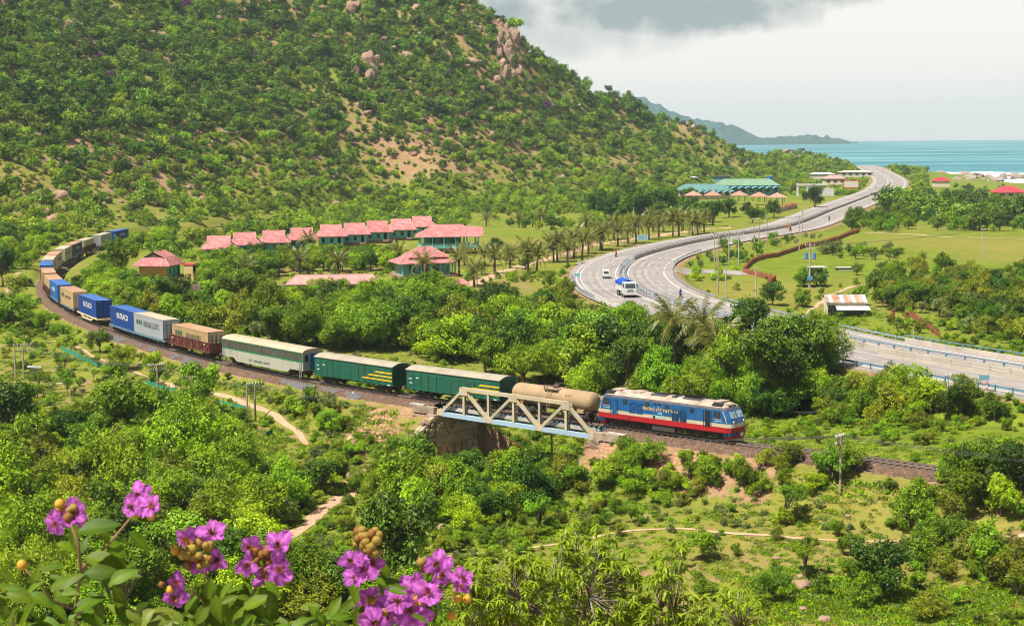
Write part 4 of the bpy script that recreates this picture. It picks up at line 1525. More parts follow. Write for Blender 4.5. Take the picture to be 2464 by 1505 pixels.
def coach(s_mid):
 t = car_at('passenger_coach', s_mid, 'cream and green coach with mesh covered windows behind the green wagons', 'coach', 7)
 L, W = 19.6, 1.40
 low, mid, top = 0.98, 2.40, 3.30
 # body: the skirt is cut up over the bogies at both ends
 pr = [(-L / 2, 1.15), (-L / 2 + 2.9, 1.15), (-L / 2 + 3.6, 0.72), (L / 2 - 3.6, 0.72), (L / 2 - 2.9, 1.15), (L / 2, 1.15), (L / 2, 2.10), (-L / 2, 2.10)]
 MB().prism(pr, -W, W, 'y').ob('lower_body', 'coach_cream', t)
 MB().box(0, 0, 2.185, L, 2 * W + .006, 0.165).ob('green_band', 'coach_green', t)
 MB().box(0, 0, (2.27 + top) / 2, L - .02, 2 * W - 0.10, top - 2.27).ob('inner_wall', 'coach_mesh', t)
 n = 14
 sp = (L - .2) / n
 for sd in (-1, 1):
  for i in range(n + 1):
   MB().box(-L / 2 + .1 + i * sp, sd * (W - 0.03), (2.27 + top) / 2, 0.12 if 0 < i < n else .22, 0.07, top - 2.27).ob('window_post', 'coach_green', t)
  MB().box(0, sd * (W - .028), top - .04, L, 0.08, 0.1).ob('window_rail', 'coach_green', t)
  for i in range(n):
   x = -L / 2 + .1 + (i + .5) * sp
   MB().box(x, sd * (W - .04), (2.27 + top) / 2 - .03, sp - .14, 0.02, top - 2.27 - .1).ob('window', 'coach_mesh', t)
  # logo and lettering low on the side
  for k in range(2):
   MB().prism([(-3.1 + k * .38, 1.10), (-2.82 + k * .38, 1.10), (-2.66 + k * .38, 1.36), (-2.94 + k * .38, 1.36)], sd * (W + .002), sd * (W + .008), 'y').ob('logo_stripe', 'coach_green', t)
  lettering('GREENLINES  LOGISTICS', 0.36, 'dark_green_paint', t, (.1, sd * (W + .008), 1.2), sd, bold=0.012, sx=0.95)
  for x_, z_ in ((-L / 2 + 2.1, 1.9), (-L / 2 + 2.1, 1.6), (L / 2 - 1.2, 1.35)):
   MB().box(x_, sd * (W + .004), z_, 0.4, 0.01, 0.09).ob('stencil', 'coach_green', t)
  for sx in (-1, 1):
   st = MB()
   for e in (-.22, .22):
    st.bar((sx * (L / 2 - .5) + e, sd * (W + .05), 0.35), (sx * (L / 2 - .5) + e, sd * (W + .05), 2.2), .04, .04)
   for z_ in (0.4, 0.7, 1.0, 1.3, 1.6, 1.9):
    st.bar((sx * (L / 2 - .5) - .22, sd * (W + .05), z_), (sx * (L / 2 - .5) + .22, sd * (W + .05), z_), .04, .04)
   st.ob('step_ladder', 'coach_cream', t)
 rp = [(-W - .02, top), (-W - .02, top + .08), (-W + .22, top + .30), (-.7, top + .44), (0, top + .48), (.7, top + .44), (W - .22, top + .30), (W + .02, top + .08), (W + .02, top)]
 MB().prism(rp, -L / 2 - .05, L / 2 + .05).ob('roof', 'coach_roof', t)
 for sx in (-1, 1):
  MB().box(sx * (L / 2 + .01), 0, 2.25, .04, 2 * W - .02, 2.1).ob('end_wall', 'container_grey', t)
  MB().box(sx * (L / 2 + .05), 0, 2.2, .05, .8, 1.9).ob('end_door', 'container_sky', t)
  for yy in (-.95, .95):
   MB().box(sx * (L / 2 + .05), yy, 2.65, .05, .45, .8).ob('end_window', 'window_glass', t)
  coupler(t, sx * L / 2)
  bogie(t, sx * 7.0)
 MB().box(0, 0, .8, L - 1, 1.2, .3).ob('underframe', 'bogie_steel', t)

# -------- containers and their wagons
_cw = {}
def corr(L, z0, z1, dep=0.045, per=0.28):
 """one corrugated wall along x, outer face at y=0 towards -y"""
 n = int(L / per)
 per = L / n
 xs, ys = [], []
 for i in range(n):
  for a, d in ((0.0, 0), (0.34, 0), (0.5, dep), (0.84, dep)):
   xs.append(-L / 2 + (i + a) * per)
   ys.append(d)
 xs.append(L / 2); ys.append(0)
 vs = [(x, y, z0) for x, y in zip(xs, ys)] + [(x, y, z1) for x, y in zip(xs, ys)]
 k = len(xs)
 return MB().add(vs, [(i, i + 1, k + i + 1, k + i) for i in range(k - 1)])
def container(s_mid, label, m, roof, text=None, z0=1.12, group='containers on the train', L=12.19, hgt=2.75, stripes=None):
 t = car_at('shipping_container', s_mid, label, 'container', 4.8, group)
 W = 1.22
 t.location.z = z0
 for sd in (-1, 1):
  if ('w', L, hgt) not in _cw:
   _cw['w', L, hgt] = corr(L - .3, .14, hgt - .12).mesh('side_wall')
  me = _cw['w', L, hgt].copy()
  put('side_wall', me, m, t, (0, sd * W, 0), rz=0 if sd < 0 else pi)
  for z_, h_ in ((.08, .16), (hgt - .06, .12)):
   MB().box(0, sd * (W - .05), z_, L - .3, .11, h_).ob('rail_beam', m, t)
 for sx in (-1, 1):
  for sd in (-1, 1):
   MB().box(sx * (L / 2 - .08), sd * (W - .07), hgt / 2, .16, .15, hgt).ob('corner_post', m, t)
 MB().box(0, 0, .1, L - .34, 2 * W - .24, .14).ob('floor', 'bogie_steel', t)
 # roof with shallow ribs
 n = 22
 xs = np.linspace(-L / 2 + .02, L / 2 - .02, n * 2 + 1)
 vs = []
 for i, x in enumerate(xs):
  z = hgt - .02 + (0.03 if i % 2 else 0.0)
  vs += [(x, -W + .02, z), (x, W - .02, z)]
 MB().add(vs, [(2 * i, 2 * i + 2, 2 * i + 3, 2 * i + 1) for i in range(len(xs) - 1)]).ob('roof', roof, t)
 # doors at the leading end, plain wall at the other
 for yy in (-.6, .6):
  d = MB().box(L / 2 - .03, yy, hgt / 2, .06, 1.14, hgt - .24).ob('door', m, t)
  for e in (-.3, .3):
   MB().cyl((L / 2 + .03, yy + e, .2), (L / 2 + .03, yy + e, hgt - .2), .025, n=6).ob('lock_rod', 'galvanised' if m != 'container_blue' else m, d)
  for z_ in (.55, 1.1, 1.65, 2.2):
   MB().box(L / 2 + .005, yy, z_, .03, 1.08, .06).ob('rib', m, d)
 MB().box(-L / 2 + .03, 0, hgt / 2, .06, 2 * W - .24, hgt - .24).ob('end_wall', m, t)
 for sd in (-1, 1):
  if text:
   kind, tm, sz = text
   y = sd * (W + .006)
   if kind == 'bars':
    for k in range(3):
     MB().box(sd * 4.6 * 1.0 - sd * k * .85 if sd < 0 else 4.6 - k * .85, y, 1.62, .62, .012, .62).ob('logo_block', 'dark_green_paint' if k else 'dark_grey_paint', t)
    lettering('GREENLINES LOGISTICS', sz, tm, t, (1.25 * -sd, y, 1.5), sd, bold=.008, sx=.80 if sz < .8 else .52)
   else:
    lettering(kind, sz, tm, t, (0.3 * -sd, y, 1.55), sd, bold=.012, sx=1.0)
 return t
def flat_wagon(s_mid, label, belly=False):
 t = car_at('container_wagon', s_mid, label, 'wagon', 4.8, 'container wagons under the load')
 L = 13.4
 if belly:
  for sd in (-1, 1):
   b = MB()
   y = sd * 1.27
   b.bar((-L / 2, y, 1.02), (-4.4, y, 1.02), .12, .22); b.bar((L / 2, y, 1.02), (4.4, y, 1.02), .12, .22)
   b.bar((-4.5, y, 1.02), (-2.9, y, .52), .12, .2); b.bar((4.5, y, 1.02), (2.9, y, .52), .12, .2)
   b.bar((-3.0, y, .5), (3.0, y, .5), .12, .2)
   b.bar((-4.4, y, 1.02), (4.4, y, 1.02), .12, .14)
   for x in np.linspace(-3.4, 3.4, 8):
    b.bar((x, y, .5), (x, y, 1.02), .08, .10)
   b.ob('side_frame', 'wagon_cream', t)
 else:
  for sd in (-1, 1):
   MB().box(0, sd * 1.2, .96, L, .12, .24).ob('side_sill', 'blue_steel', t)
 MB().box(0, 0, .98, L - .2, 2.2, .14).box(0, 0, .8, L, .5, .26).ob('deck', 'bogie_steel', t)
 for sx in (-1, 1):
  MB().box(sx * L / 2, 0, .96, .14, 2.5, .28).ob('end_beam', 'wagon_cream' if belly else 'coupler_steel', t)
  coupler(t, sx * L / 2)
  bogie(t, sx * 4.6)
 return t
def gondola(s_mid, label):
 t = car_at('open_wagon', s_mid, label, 'wagon', 4.8, 'open wagons with a container inside')
 L, W = 13.8, 1.38
 for sd in (-1, 1):
  w = MB().box(0, sd * (W - .04), 1.65, L - .1, .06, 1.22).ob('side_wall', 'rusty_brown', t)
  MB().box(0, sd * W, 2.26, L, .10, .12).ob('top_rail', 'rusty_brown', t)
  MB().box(0, sd * W, 1.03, L, .12, .18).ob('sill', 'rusty_brown', t)
  n = 13
  for i in range(n):
   x = -L / 2 + .12 + i * (L - .24) / (n - 1)
   MB().box(x, sd * (W + .02), 1.65, .10, .12, 1.2).ob('stanchion', 'rusty_brown', t)
   if i < n - 1:
    x2 = x + (L - .24) / (n - 1)
    a, b_ = ((x, 1.1), (x2, 2.2)) if i % 2 else ((x, 2.2), (x2, 1.1))
    MB().bar((a[0], sd * (W + .02), a[1]), (b_[0], sd * (W + .02), b_[1]), .07, .09).ob('brace', 'rusty_brown', t)
  for x_, z_ in ((-5.6, 1.9), (5.2, 2.0)):
   MB().box(x_, sd * (W + .085), z_, .5, .01, .12).ob('stencil', 'white_paint', t)
 for sx in (-1, 1):
  MB().box(sx * (L / 2), 0, 1.65, .08, 2 * W - .1, 1.22).ob('end_wall', 'rusty_brown', t)
  coupler(t, sx * L / 2)
  bogie(t, sx * 4.7)
 MB().box(0, 0, .98, L - .2, 2 * W - .2, .1).box(0, 0, .82, L, .5, .24).ob('floor', 'bogie_steel', t)
 return t
def train():
 locomotive()
 s = S_FRONT
 def s_pt(u, v, z):
  q = P(u, v, z)
  return s_of(TR, q[0], q[1])
 N = 1.6623
 mids = lambda a, b, z: (s_pt(a[0] / N, a[1] / N, z) + s_pt(b[0] / N, b[1] / N, z)) / 2
 sb2 = mids((2005, 1603), (1616, 1553), 1.0)
 s_loco_end = S_FRONT + 16.0
 tank_wagon((s_loco_end + sb2 - 7.0) / 2)
 boxcar(sb2, 'green covered wagon on the bridge, next to the tank wagon')
 sb1 = mids((1590.7, 1544), (1258, 1495), 1.0)
 boxcar(sb1, 'green covered wagon with yellow stripes coupled to the cream coach')
 sc_ = mids((1235, 1488), (893, 1423), 1.0)
 coach(sc_)
 sg = mids((893, 1414), (683.7, 1365), 1.0)
 gondola(sg, 'rust brown open wagon with diagonal braces, next to the cream coach')
 container(sg + .2, 'tan rusty roofed container standing inside the nearest brown open wagon', 'container_tan', 'rust_roof', ('bars', 'dark_grey_paint', .85), z0=1.06, hgt=2.6)
 s1 = mids((674, 1358), (536, 1328), 1.05)
 spec = [('grey', 'light grey container with three green blocks on its side', 'container_grey', 'beige_roof', ('bars', 'dark_grey_paint', 1.1), 0),
   ('blue', 'large blue container with white letters, in front of the grey container', 'container_blue', 'container_roof_blue', ('RATRACO', 'white_paint', 1.2), 0),
   ('blue', 'blue container with white letters on the cream frame wagon', 'container_blue', 'container_roof_blue', ('RATRACO', 'white_paint', 1.15), 1),
   ('brown', 'brown tan container between two blue ones on the curve', 'container_tan', 'rust_roof', ('bars', 'dark_grey_paint', .6), 0),
   ('sky', 'mid blue container on the near side of the curve', 'container_sky', 'container_roof_blue', ('RATRACO', 'white_paint', .9), 0),
   ('tan', 'tan container with rusty roof inside an open wagon at the curve', 'container_tan', 'rust_roof', None, 2),
   ('tan', 'rust brown container at the outermost point of the curve', 'container_brown', 'rust_roof', None, 0),
   ('sky', 'blue roofed container at the turn of the train', 'container_sky', 'container_roof_blue', None, 0),
   ('beige', 'beige container just beyond the blue roof on the curve', 'container_beige', 'beige_roof', None, 0),
   ('beige', 'beige container with rusty roof past the curve', 'container_beige', 'rust_roof', ('bars', 'dark_green_paint', .6), 0),
   ('beige', 'beige container next to the navy one', 'container_beige', 'beige_roof', ('bars', 'dark_green_paint', .6), 0),
   ('navy', 'dark navy container in the far half of the train', 'container_navy', 'rust_roof', ('RATRACO', 'wagon_cream', .9), 0),
   ('beige', 'pale beige container in the brown wagon behind the navy container', 'container_beige', 'beige_roof', None, 2),
   ('grey', 'grey beige container second from the tail of the train', 'container_grey', 'beige_roof', None, 0),
   ('blue', 'bright blue container at the tail of the train', 'container_blue', 'container_roof_blue', ('RATRACO', 'white_paint', .9), 0)]
 known = [s1, mids((530, 1325.6), (415, 1298), 1.05), mids((381, 1274), (303, 1246.5), 1.05), mids((279, 1237), (222, 1211.6), 1.05), mids((219.5, 1204.6), (184, 1181), 1.05)]
 FARC = [(-85, 301.6), (-89.9, 317.1), (-95.4, 337.1), (-98.9, 352.3), (-101.8, 367.2), (-105.1, 387), (-106.6, 402.7), (-107.9, 419.6), (-109.8, 442), (-109.9, 460.2)]
 for i, (k, lab, m, rf, tx, wg) in enumerate(spec):
  far = i >= len(known)
  s = known[i] if not far else s_of(TR, *FARC[i - len(known)])
  container(s, lab, m, rf, tx, z0=1.12 if wg != 2 else 1.06, L=13.7 if far else 12.19)
  if wg == 2:
   g_ = gondola(s, 'rust brown open wagon carrying the %s' % ('tan container on the curve' if m == 'container_tan' else 'pale beige container near the tail'))
  else:
   g_ = flat_wagon(s, 'container wagon beneath the ' + lab, wg == 1)
  if far:
   g_.scale.x = 1.12
# ------------------------------------------------------------------ railway bridge
mat('truss_paint', (0.40, 0.325, 0.205), 0.65, 0.18, 1.6, col2=(0.36, 0.37, 0.36), thr=(0.48, 0.72))
mat('truss_blue', (0.26, 0.36, 0.46), 0.6, 0.12, 0.9, col2=(0.34, 0.33, 0.29), thr=(0.55, 0.8))
mat('girder_blue', (0.045, 0.14, 0.21), 0.65, 0.25, 1.2)
mat('masonry_mortar', (0.14, 0.10, 0.07), 0.95, 0.25, 1.5, bump=0.4)
mat('masonry_stone', (0.52, 0.40, 0.23), 0.95, 0.25, 1.1, col2=(0.33, 0.235, 0.13), thr=(0.4, 0.7), bump=0.4)
mat('pitching_stone', (0.34, 0.19, 0.11), 0.95, 0.25, 0.9, col2=(0.30, 0.165, 0.10), thr=(0.4, 0.7), bump=0.4)
mat('grey_stone', (0.26, 0.22, 0.19), 0.95, 0.25, 0.9, bump=0.4)
mat('old_concrete', (0.33, 0.255, 0.19), 0.95, 0.2, 0.9, col2=(0.14, 0.105, 0.08), thr=(0.45, 0.7), bump=0.4)

def stone_mesh(seed, n=7, thick=0.12):
 rs = np.random.RandomState(seed)
 a = np.sort((np.arange(n) + rs.uniform(-.25, .25, n)) / n * 2 * pi)
 r = rs.uniform(0.8, 1.1, n)
 vs = [(r[i] * cos(a[i]), r[i] * sin(a[i]), 0) for i in range(n)]
 vs += [(.78 * r[i] * cos(a[i]), .78 * r[i] * sin(a[i]), thick * rs.uniform(.7, 1.2)) for i in range(n)]
 vs.append((0, 0, thick * 1.25))
 fs = [(i, (i + 1) % n, n + (i + 1) % n, n + i) for i in range(n)] + [(n + i, n + (i + 1) % n, 2 * n) for i in range(n)]
 return MB().add(vs, fs).mesh('stone')
_stones = {}
def stone_patch(parent, corners, m, size, seed, depth=0.10, keep=None, inv=None):
 """stones laid over a quad (4 world points), children of parent; inv turns world into the parent's frame"""
 if m not in _stones:
  _stones[m] = [stone_mesh(100 + i) for i in range(6)]
  for q in _stones[m]:
   q.materials.append(MATS[m])
 rs = np.random.RandomState(seed)
 A, B, C, D = [Vector(c) for c in corners]
 nu = max(1, int(round(((B - A).length + (C - D).length) / 2 / size)))
 nv = max(1, int(round(((D - A).length + (C - B).length) / 2 / size)))
 nrm = (B - A).cross(D - A).normalized()
 for j in range(nv):
  for i in range(nu):
   u = (i + .5 + (0.25 if j % 2 else -.25) + rs.uniform(-.18, .18)) / nu
   v = (j + .5 + rs.uniform(-.15, .15)) / nv
   if u < 0.03 or u > 0.97:
    u = min(max(u, .04), .96)
   p = (A * (1 - u) + B * u) * (1 - v) + (D * (1 - u) + C * u) * v
   if keep and not keep(p):
    continue
   q = (B - A).normalized()
   w = nrm.cross(q)
   s = size * .52 * rs.uniform(.8, 1.08)
   rot = Matrix((q, w, nrm)).transposed().to_4x4() @ Matrix.Rotation(rs.uniform(0, 2 * pi), 4, 'Z')
   M_ = Matrix.Translation(p) @ rot @ Matrix.Diagonal((s * rs.uniform(.9, 1.25), s, max(size, .25), 1))
   o = put('stone', _stones[m][rs.randint(6)], None, parent)
   o.matrix_local = (inv @ M_) if inv is not None else M_
def truss_bridge():
 a, b = TR.at(SB0), TR.at(SB1)
 f = (b - a)
 Lb = float(np.linalg.norm(f))
 rz = atan2(f[1], f[0])
 t = thing('railway_bridge', (a[0], a[1], 0), rz, 'beige and pale blue steel truss bridge carrying the train over the gully', 'bridge')
 pn = Lb / 6
 zb, zt = -0.98, 2.02
 for sd in (1, -1):                 # +1 is the near side (camera to the left of this direction)
  y = sd * 2.45
  MB().box(Lb / 2, y, zb, Lb, .34, .46).ob('bottom_chord', 'truss_blue', t)
  MB().box(Lb / 2, y, zt, pn * 4 + .6, .34, .36).ob('top_chord', 'truss_paint', t)
  for k in range(1, 6):
   v = MB()
   for e in (-.11, .11):
    v.box(k * pn, y + e, (zb + zt) / 2, .30, .045, zt - zb - .5)
   v.box(k * pn, y, (zb + zt) / 2, .05, .2, zt - zb - .5)
   v.ob('vertical', 'truss_paint', t)
  for p, q in (((0, zb), (pn, zt)), ((pn, zt), (2 * pn, zb)), ((2 * pn, zb), (3 * pn, zt)), ((3 * pn, zt), (4 * pn, zb)), ((4 * pn, zb), (5 * pn, zt)), ((5 * pn, zt), (6 * pn, zb))):
   d = MB()
   for e in (-.12, .12):
    d.bar((p[0], y + e, p[1]), (q[0], y + e, q[1]), .05, .32)
   d.bar((p[0], y, p[1]), (q[0], y, q[1]), .22, .05)
   d.ob('diagonal', 'truss_paint', t)
  for k, z, w, h in ((1, zt, 1.2, .85), (3, zt, 1.15, .8), (5, zt, 1.2, .85), (2, zb, 1.15, .7), (4, zb, 1.15, .7), (0, zb, .95, .75), (6, zb, .95, .75)):
   s = -1 if z > 0 else 1
   x0 = k * pn
   zz = z - s * .2
   for e in (-.185, .185):
    MB().prism([(x0 - w / 2 * (.5 if z < 0 else 1), zz - (h if z > 0 else 0)), (x0 + w / 2 * (.5 if z < 0 else 1), zz - (h if z > 0 else 0))][::1] +
         ([(x0 + w / 2, zz - h * .45), (x0 + w * .42, zz), (x0 - w * .42, zz), (x0 - w / 2, zz - h * .45)] if z > 0 else
       [(x0 + w / 2, zz + .15), (x0 + w * .32, zz + h), (x0 - w * .32, zz + h), (x0 - w / 2, zz + .15)]),
         y + e - .012, y + e + .012, 'y').ob('gusset_plate', 'truss_paint', t)
 for k in range(7):
  MB().box(k * pn, 0, zb + .05, .28, 4.5, .36).ob('cross_beam', 'girder_blue', t)
 for y in (-.62, .62):
  MB().box(Lb / 2, y, -.55, Lb, .26, .5).ob('stringer', 'girder_blue', t)
 for y in (1.72, -1.72):
  w = MB().box(Lb / 2, y, -.50, Lb, .75, .16).ob('walkway_slab', 'concrete', t)
  MB().box(Lb / 2, y + (.33 if y > 0 else -.33), -.34, Lb, .10, .32).ob('kerb', 'concrete', w)
 for x in np.arange(.5, Lb, .62):
  MB().box(x, 0, -.21, .24, 2.1, .14).ob('bridge_sleeper', 'coupler_steel', t)
 return t, rz, a, b
def abutments():
 a, b = TR.at(SB0), TR.at(SB1)
 f = (b - a) / np.linalg.norm(b - a)
 rz = atan2(f[1], f[0])
 # far-left abutment (with the big rubble wing wall) then the right one below the locomotive
 for end, (p, sg, lab) in enumerate(((b, 1, 'rubble stone abutment with sloping wing wall left of the truss bridge'), (a, -1, 'weathered concrete and stone abutment right of the truss bridge'))):
  t = thing('bridge_abutment', (p[0], p[1], 0), rz, lab, 'abutment')
  inv = Matrix.Translation((p[0], p[1], 0)) @ Matrix.Rotation(rz, 4, 'Z')
  inv = inv.inverted()
  # local x runs away from the span when sg = 1; local +y is towards the camera
  MB().box(sg * 1.3, 0, -4.5, 2.6, 6.4, 6.4).ob('pier', 'old_concrete', t)
  for k in range(5):
   MB().box(sg * .0 - sg * .012, 0, -2.2 - k * 1.1, .03, 6.42, .06).ob('course_joint', 'masonry_mortar', t)
  MB().box(sg * .7, 0, -1.26, 1.3, 6.7, .34).ob('bearing_shelf', 'old_concrete', t)
  for y in (2.75, -2.75):
   MB().box(sg * 2.1, y, -.72, 3.3, .7, .75).ob('parapet', 'old_concrete', t)
   MB().box(sg * 3.2, y, -.26, 2.2, .5, .14).ob('coping', 'concrete', t)
  if sg == 1:
   # wing wall running out and down from the bridge, seen face-on: rubble in mortar
   MB().prism([(3.2, -1.35), (3.2, -9), (10.2, -9), (10.2, -5.9)], .02, .9, 'x').ob('wing_wall', 'masonry_mortar', t)
   MB().bar((.42, 3.0, -1.15), (.42, 8.4, -4.66), .62, .14, (0, 0, 1)).ob('wing_coping', 'old_concrete', t)
   stone_patch(t, [(.02, 10.1, -8.8), (.02, 3.25, -8.8), (.02, 3.25, -1.3), (.02, 10.1, -1.3)], 'masonry_stone', .52, 5, keep=lambda q: q.z < -1.75 - (q.y - 3.2) * .65)
   stone_patch(t, [(-.0, 3.15, -7.4), (-.0, -3.1, -7.4), (-.0, -3.1, -2.0), (-.0, 3.15, -2.0)], 'masonry_stone', .55, 6, keep=lambda q: q.y > 1.2)
  else:
   MB().prism([(-5.5, -6.5), (.1, -6.5), (.1, -1.35), (-.6, -1.35), (-5.5, -3.2)], 3.1, 3.9, 'y').ob('wing_wall', 'masonry_mortar', t)
   stone_patch(t, [(.05, 3.9, -6.2), (-5.3, 3.9, -6.2), (-5.3, 3.9, -1.4), (.05, 3.9, -1.4)], 'pitching_stone', .42, 9,
      keep=lambda q: q.z < -1.6 + (q.x + .6) * .37 and q.x > -5.2)
 # stone pitching on the embankment slopes
 def slope_pts(s0, s1, o0, o1):
  out = []
  for s, o in ((s1, o1), (s0, o1), (s0, o0), (s1, o0)):
   q = TR.off(s, o)
   z = -0.85 - (max(o - 2.3, 0)) / 1.55
   out.append((q[0], q[1], z + .03))
  return out
 q = slope_pts(SB1 + .5, SB1 + 9.5, 3.0, 9.0)
 t = thing('stone_pitching', (q[0][0], q[0][1], q[0][2]), 0, 'tan stone pitching on the bank left of the bridge abutment', 'stone paving')
 inv = Matrix.Translation(Vector(q[0])).inverted()
 stone_patch(t, [q[0], q[1], q[2], q[3]], 'pitching_stone', .62, 21, inv=inv,
    keep=lambda p: vnoise(np.array([p.x * .45]), np.array([p.y * .45]), 3)[0] > .33 + .25 * max(0, (SB1 + 2 - 0) * 0))
 MB().poly([tuple(Vector(c) - Vector(q[0]) + Vector((0, 0, -.02))) for c in q]).ob('mortar_bed', 'sand_path', t)
 q = slope_pts(SB0 - 17, SB0 - .5, 2.9, 6.2)
 t = thing('stone_pitching', (q[0][0], q[0][1], q[0][2]), 0, 'reddish stone pitching on the bank below the locomotive', 'stone paving')
 inv = Matrix.Translation(Vector(q[0])).inverted()
 stone_patch(t, q, 'pitching_stone', .55, 31, inv=inv, keep=lambda p: vnoise(np.array([p.x * .4]), np.array([p.y * .4]), 5)[0] > .42)

# ------------------------------------------------------------------ poles and wires
mat('pole_concrete', (0.34, 0.32, 0.29), 0.9, 0.15, 1.5)
mat('pole_wood', (0.30, 0.245, 0.19), 0.9, 0.2, 2)
mat('porcelain', (0.75, 0.72, 0.66), 0.3, 0.05, 3)
mat('transformer_blue', (0.09, 0.21, 0.36), 0.5, 0.15, 2)
mat('wire', (0.06, 0.06, 0.06), 0.6, 0.1, 2)
def pole(x, y, h, label, arms=(), r=.11, m='pole_concrete', rz=0.0, extra=None, group=None, lean=0.0, name='utility_pole'):
 z = gz(x, y)
 t = thing(name, (x, y, z), rz, label, 'pole', group)
 t.rotation_euler = (0, lean, rz)
 MB().tube([(0, 0, -.6), (0, 0, h)], [r, r * .72], 8).ob('shaft', m, t)
 for az_, w, n in arms:
  a = MB().box(0, -.1, az_, w, .10, .12).ob('crossarm', m, t)
  for i in range(n):
   e = -w / 2 + .08 + (w - .16) * i / max(1, n - 1)
   MB().cyl((e, -.1, az_ + .06), (e, -.1, az_ + .17), .035, n=6).cyl((e, -.1, az_ + .17), (e, -.1, az_ + .3), .065, n=8).ob('insulator', 'porcelain', a)
 if arms and len(arms) > 1:
  MB().bar((.5, -.1, arms[0][0]), (0, -.1, arms[1][0] - .6), .04, .04).bar((-.5, -.1, arms[0][0]), (0, -.1, arms[1][0] - .6), .04, .04).ob('brace', 'coupler_steel', t)
 if extra == 'transformer':
  for e in (-.75, .75):
   MB().cyl((e, 0, h - 2.9), (e, 0, h - 1.9), .42, n=12).cyl((e, 0, h - 1.9), (e, 0, h - 1.75), .2, n=8).ob('transformer', 'transformer_blue', t)
  MB().box(0, 0, h - 3.0, 2.6, .3, .14).ob('platform', 'galvanised', t)
  MB().box(0, -.3, 1.9, 1.0, .4, .7).ob('meter_box', 'transformer_blue', t)
 if extra == 'lamp':
  MB().tube([(0, 0, h - .1), (.9, 0, h + .35), (1.5, 0, h + .4)], .05, 6).ob('lamp_arm', m, t)
  MB().box(1.7, 0, h + .4, .5, .2, .1).ob('lamp_head', 'galvanised', t)
 return t
def wires(label, P0, P1, n=3, spread=.9, sag=.5, zs=None):
 """a span of wires between two pole tops"""
 A, B = Vector(P0), Vector(P1)
 t = thing('overhead_wires', A, 0, label, 'wires', 'overhead wires')
 d = (B - A); d.z = 0
 sd = d.cross(Vector((0, 0, 1))).normalized()
 for k in range(n):
  e = (k / max(1, n - 1) - .5) * 2 * spread if n > 1 else 0
  pts = []
  for i in range(9):
   q = i / 8
   pts.append((B - A) * q + sd * e + Vector((0, 0, -4 * sag * q * (1 - q))))
  MB().tube(pts, .016, 4).ob('wire', 'wire', t)
# ------------------------------------------------------------------ buildings
mat('roof_pink', (0.36, 0.115, 0.12), 0.85, 0.2, 1.4, col2=(0.41, 0.215, 0.205), thr=(0.40, 0.72), bump=0.4, bscale=6)
mat('roof_ridge', (0.47, 0.24, 0.215), 0.8, 0.12, 2)
mat('roof_red', (0.42, 0.035, 0.045), 0.8, 0.14, 0.9)
mat('roof_grey_pink', (0.46, 0.21, 0.20), 0.85, 0.15, 0.9, col2=(0.40, 0.28, 0.25), thr=(0.45, 0.75))
mat('wall_orange', (0.52, 0.30, 0.10), 0.9, 0.1, 1.2)
mat('wall_tan', (0.55, 0.38, 0.19), 0.9, 0.1, 1.2, col2=(0.45, 0.30, 0.16), thr=(0.5, 0.8))
mat('wall_teal', (0.15, 0.33, 0.30), 0.8, 0.1, 1.5)
mat('shutter_teal', (0.13, 0.52, 0.52), 0.7, 0.12, 3)
mat('brick_base', (0.22, 0.15, 0.11), 0.95, 0.25, 5)
mat('brick_wall', (0.20, 0.135, 0.115), 0.95, 0.25, 4, col2=(0.13, 0.09, 0.08), thr=(0.5, 0.7))
mat('gable_dark', (0.10, 0.06, 0.05), 0.9, 0.2, 4)
mat('roof_teal', (0.085, 0.185, 0.175), 0.7, 0.15, 0.7)
mat('roof_green', (0.14, 0.235, 0.15), 0.75, 0.15, 0.7)
mat('awning_blue', (0.12, 0.30, 0.37), 0.7, 0.12, 1)
mat('roof_salmon', (0.45, 0.19, 0.15), 0.8, 0.12, 1)
mat('wall_white', (0.50, 0.47, 0.41), 0.9, 0.1, 1)
mat('wall_cream', (0.58, 0.50, 0.38), 0.9, 0.1, 1)
mat('tin_grey', (0.42, 0.43, 0.44), 0.6, 0.15, 1)
mat('tin_rust', (0.33, 0.28, 0.25), 0.7, 0.15, 0.5, col2=(0.28, 0.105, 0.05), thr=(0.48, 0.62))
mat('fence_orange', (0.25, 0.085, 0.04), 0.9, 0.15, 2)
mat('fence_red', (0.45, 0.06, 0.06), 0.8, 0.15, 2)
mat('tank_blue', (0.01, 0.13, 0.45), 0.4, 0.1, 2)
mat('dark_timber', (0.07, 0.045, 0.035), 0.9, 0.3, 3)

def hip_roof(w, d, h, ov=.5, ridge=None, th=.12):
 """hip roof about the origin at eave level, ridge along x"""
 a, b = w / 2 + ov, d / 2 + ov
 r = (w / 2 - d / 2 * .8) if ridge is None else ridge / 2
 r = max(r, .01)
 vs = [(-a, -b, 0), (a, -b, 0), (a, b, 0), (-a, b, 0), (-r, 0, h), (r, 0, h), (-a, -b, -th), (a, -b, -th), (a, b, -th), (-a, b, -th)]
 fs = [(0, 1, 5, 4), (1, 2, 5), (2, 3, 4, 5), (3, 0, 4), (6, 7, 1, 0), (7, 8, 2, 1), (8, 9, 3, 2), (9, 6, 0, 3), (9, 8, 7, 6)]
 rid = [((-a, -b, 0), (-r, 0, h)), ((a, -b, 0), (r, 0, h)), ((a, b, 0), (r, 0, h)), ((-a, b, 0), (-r, 0, h)), ((-r, 0, h), (r, 0, h))]
 return MB().add(vs, fs), rid
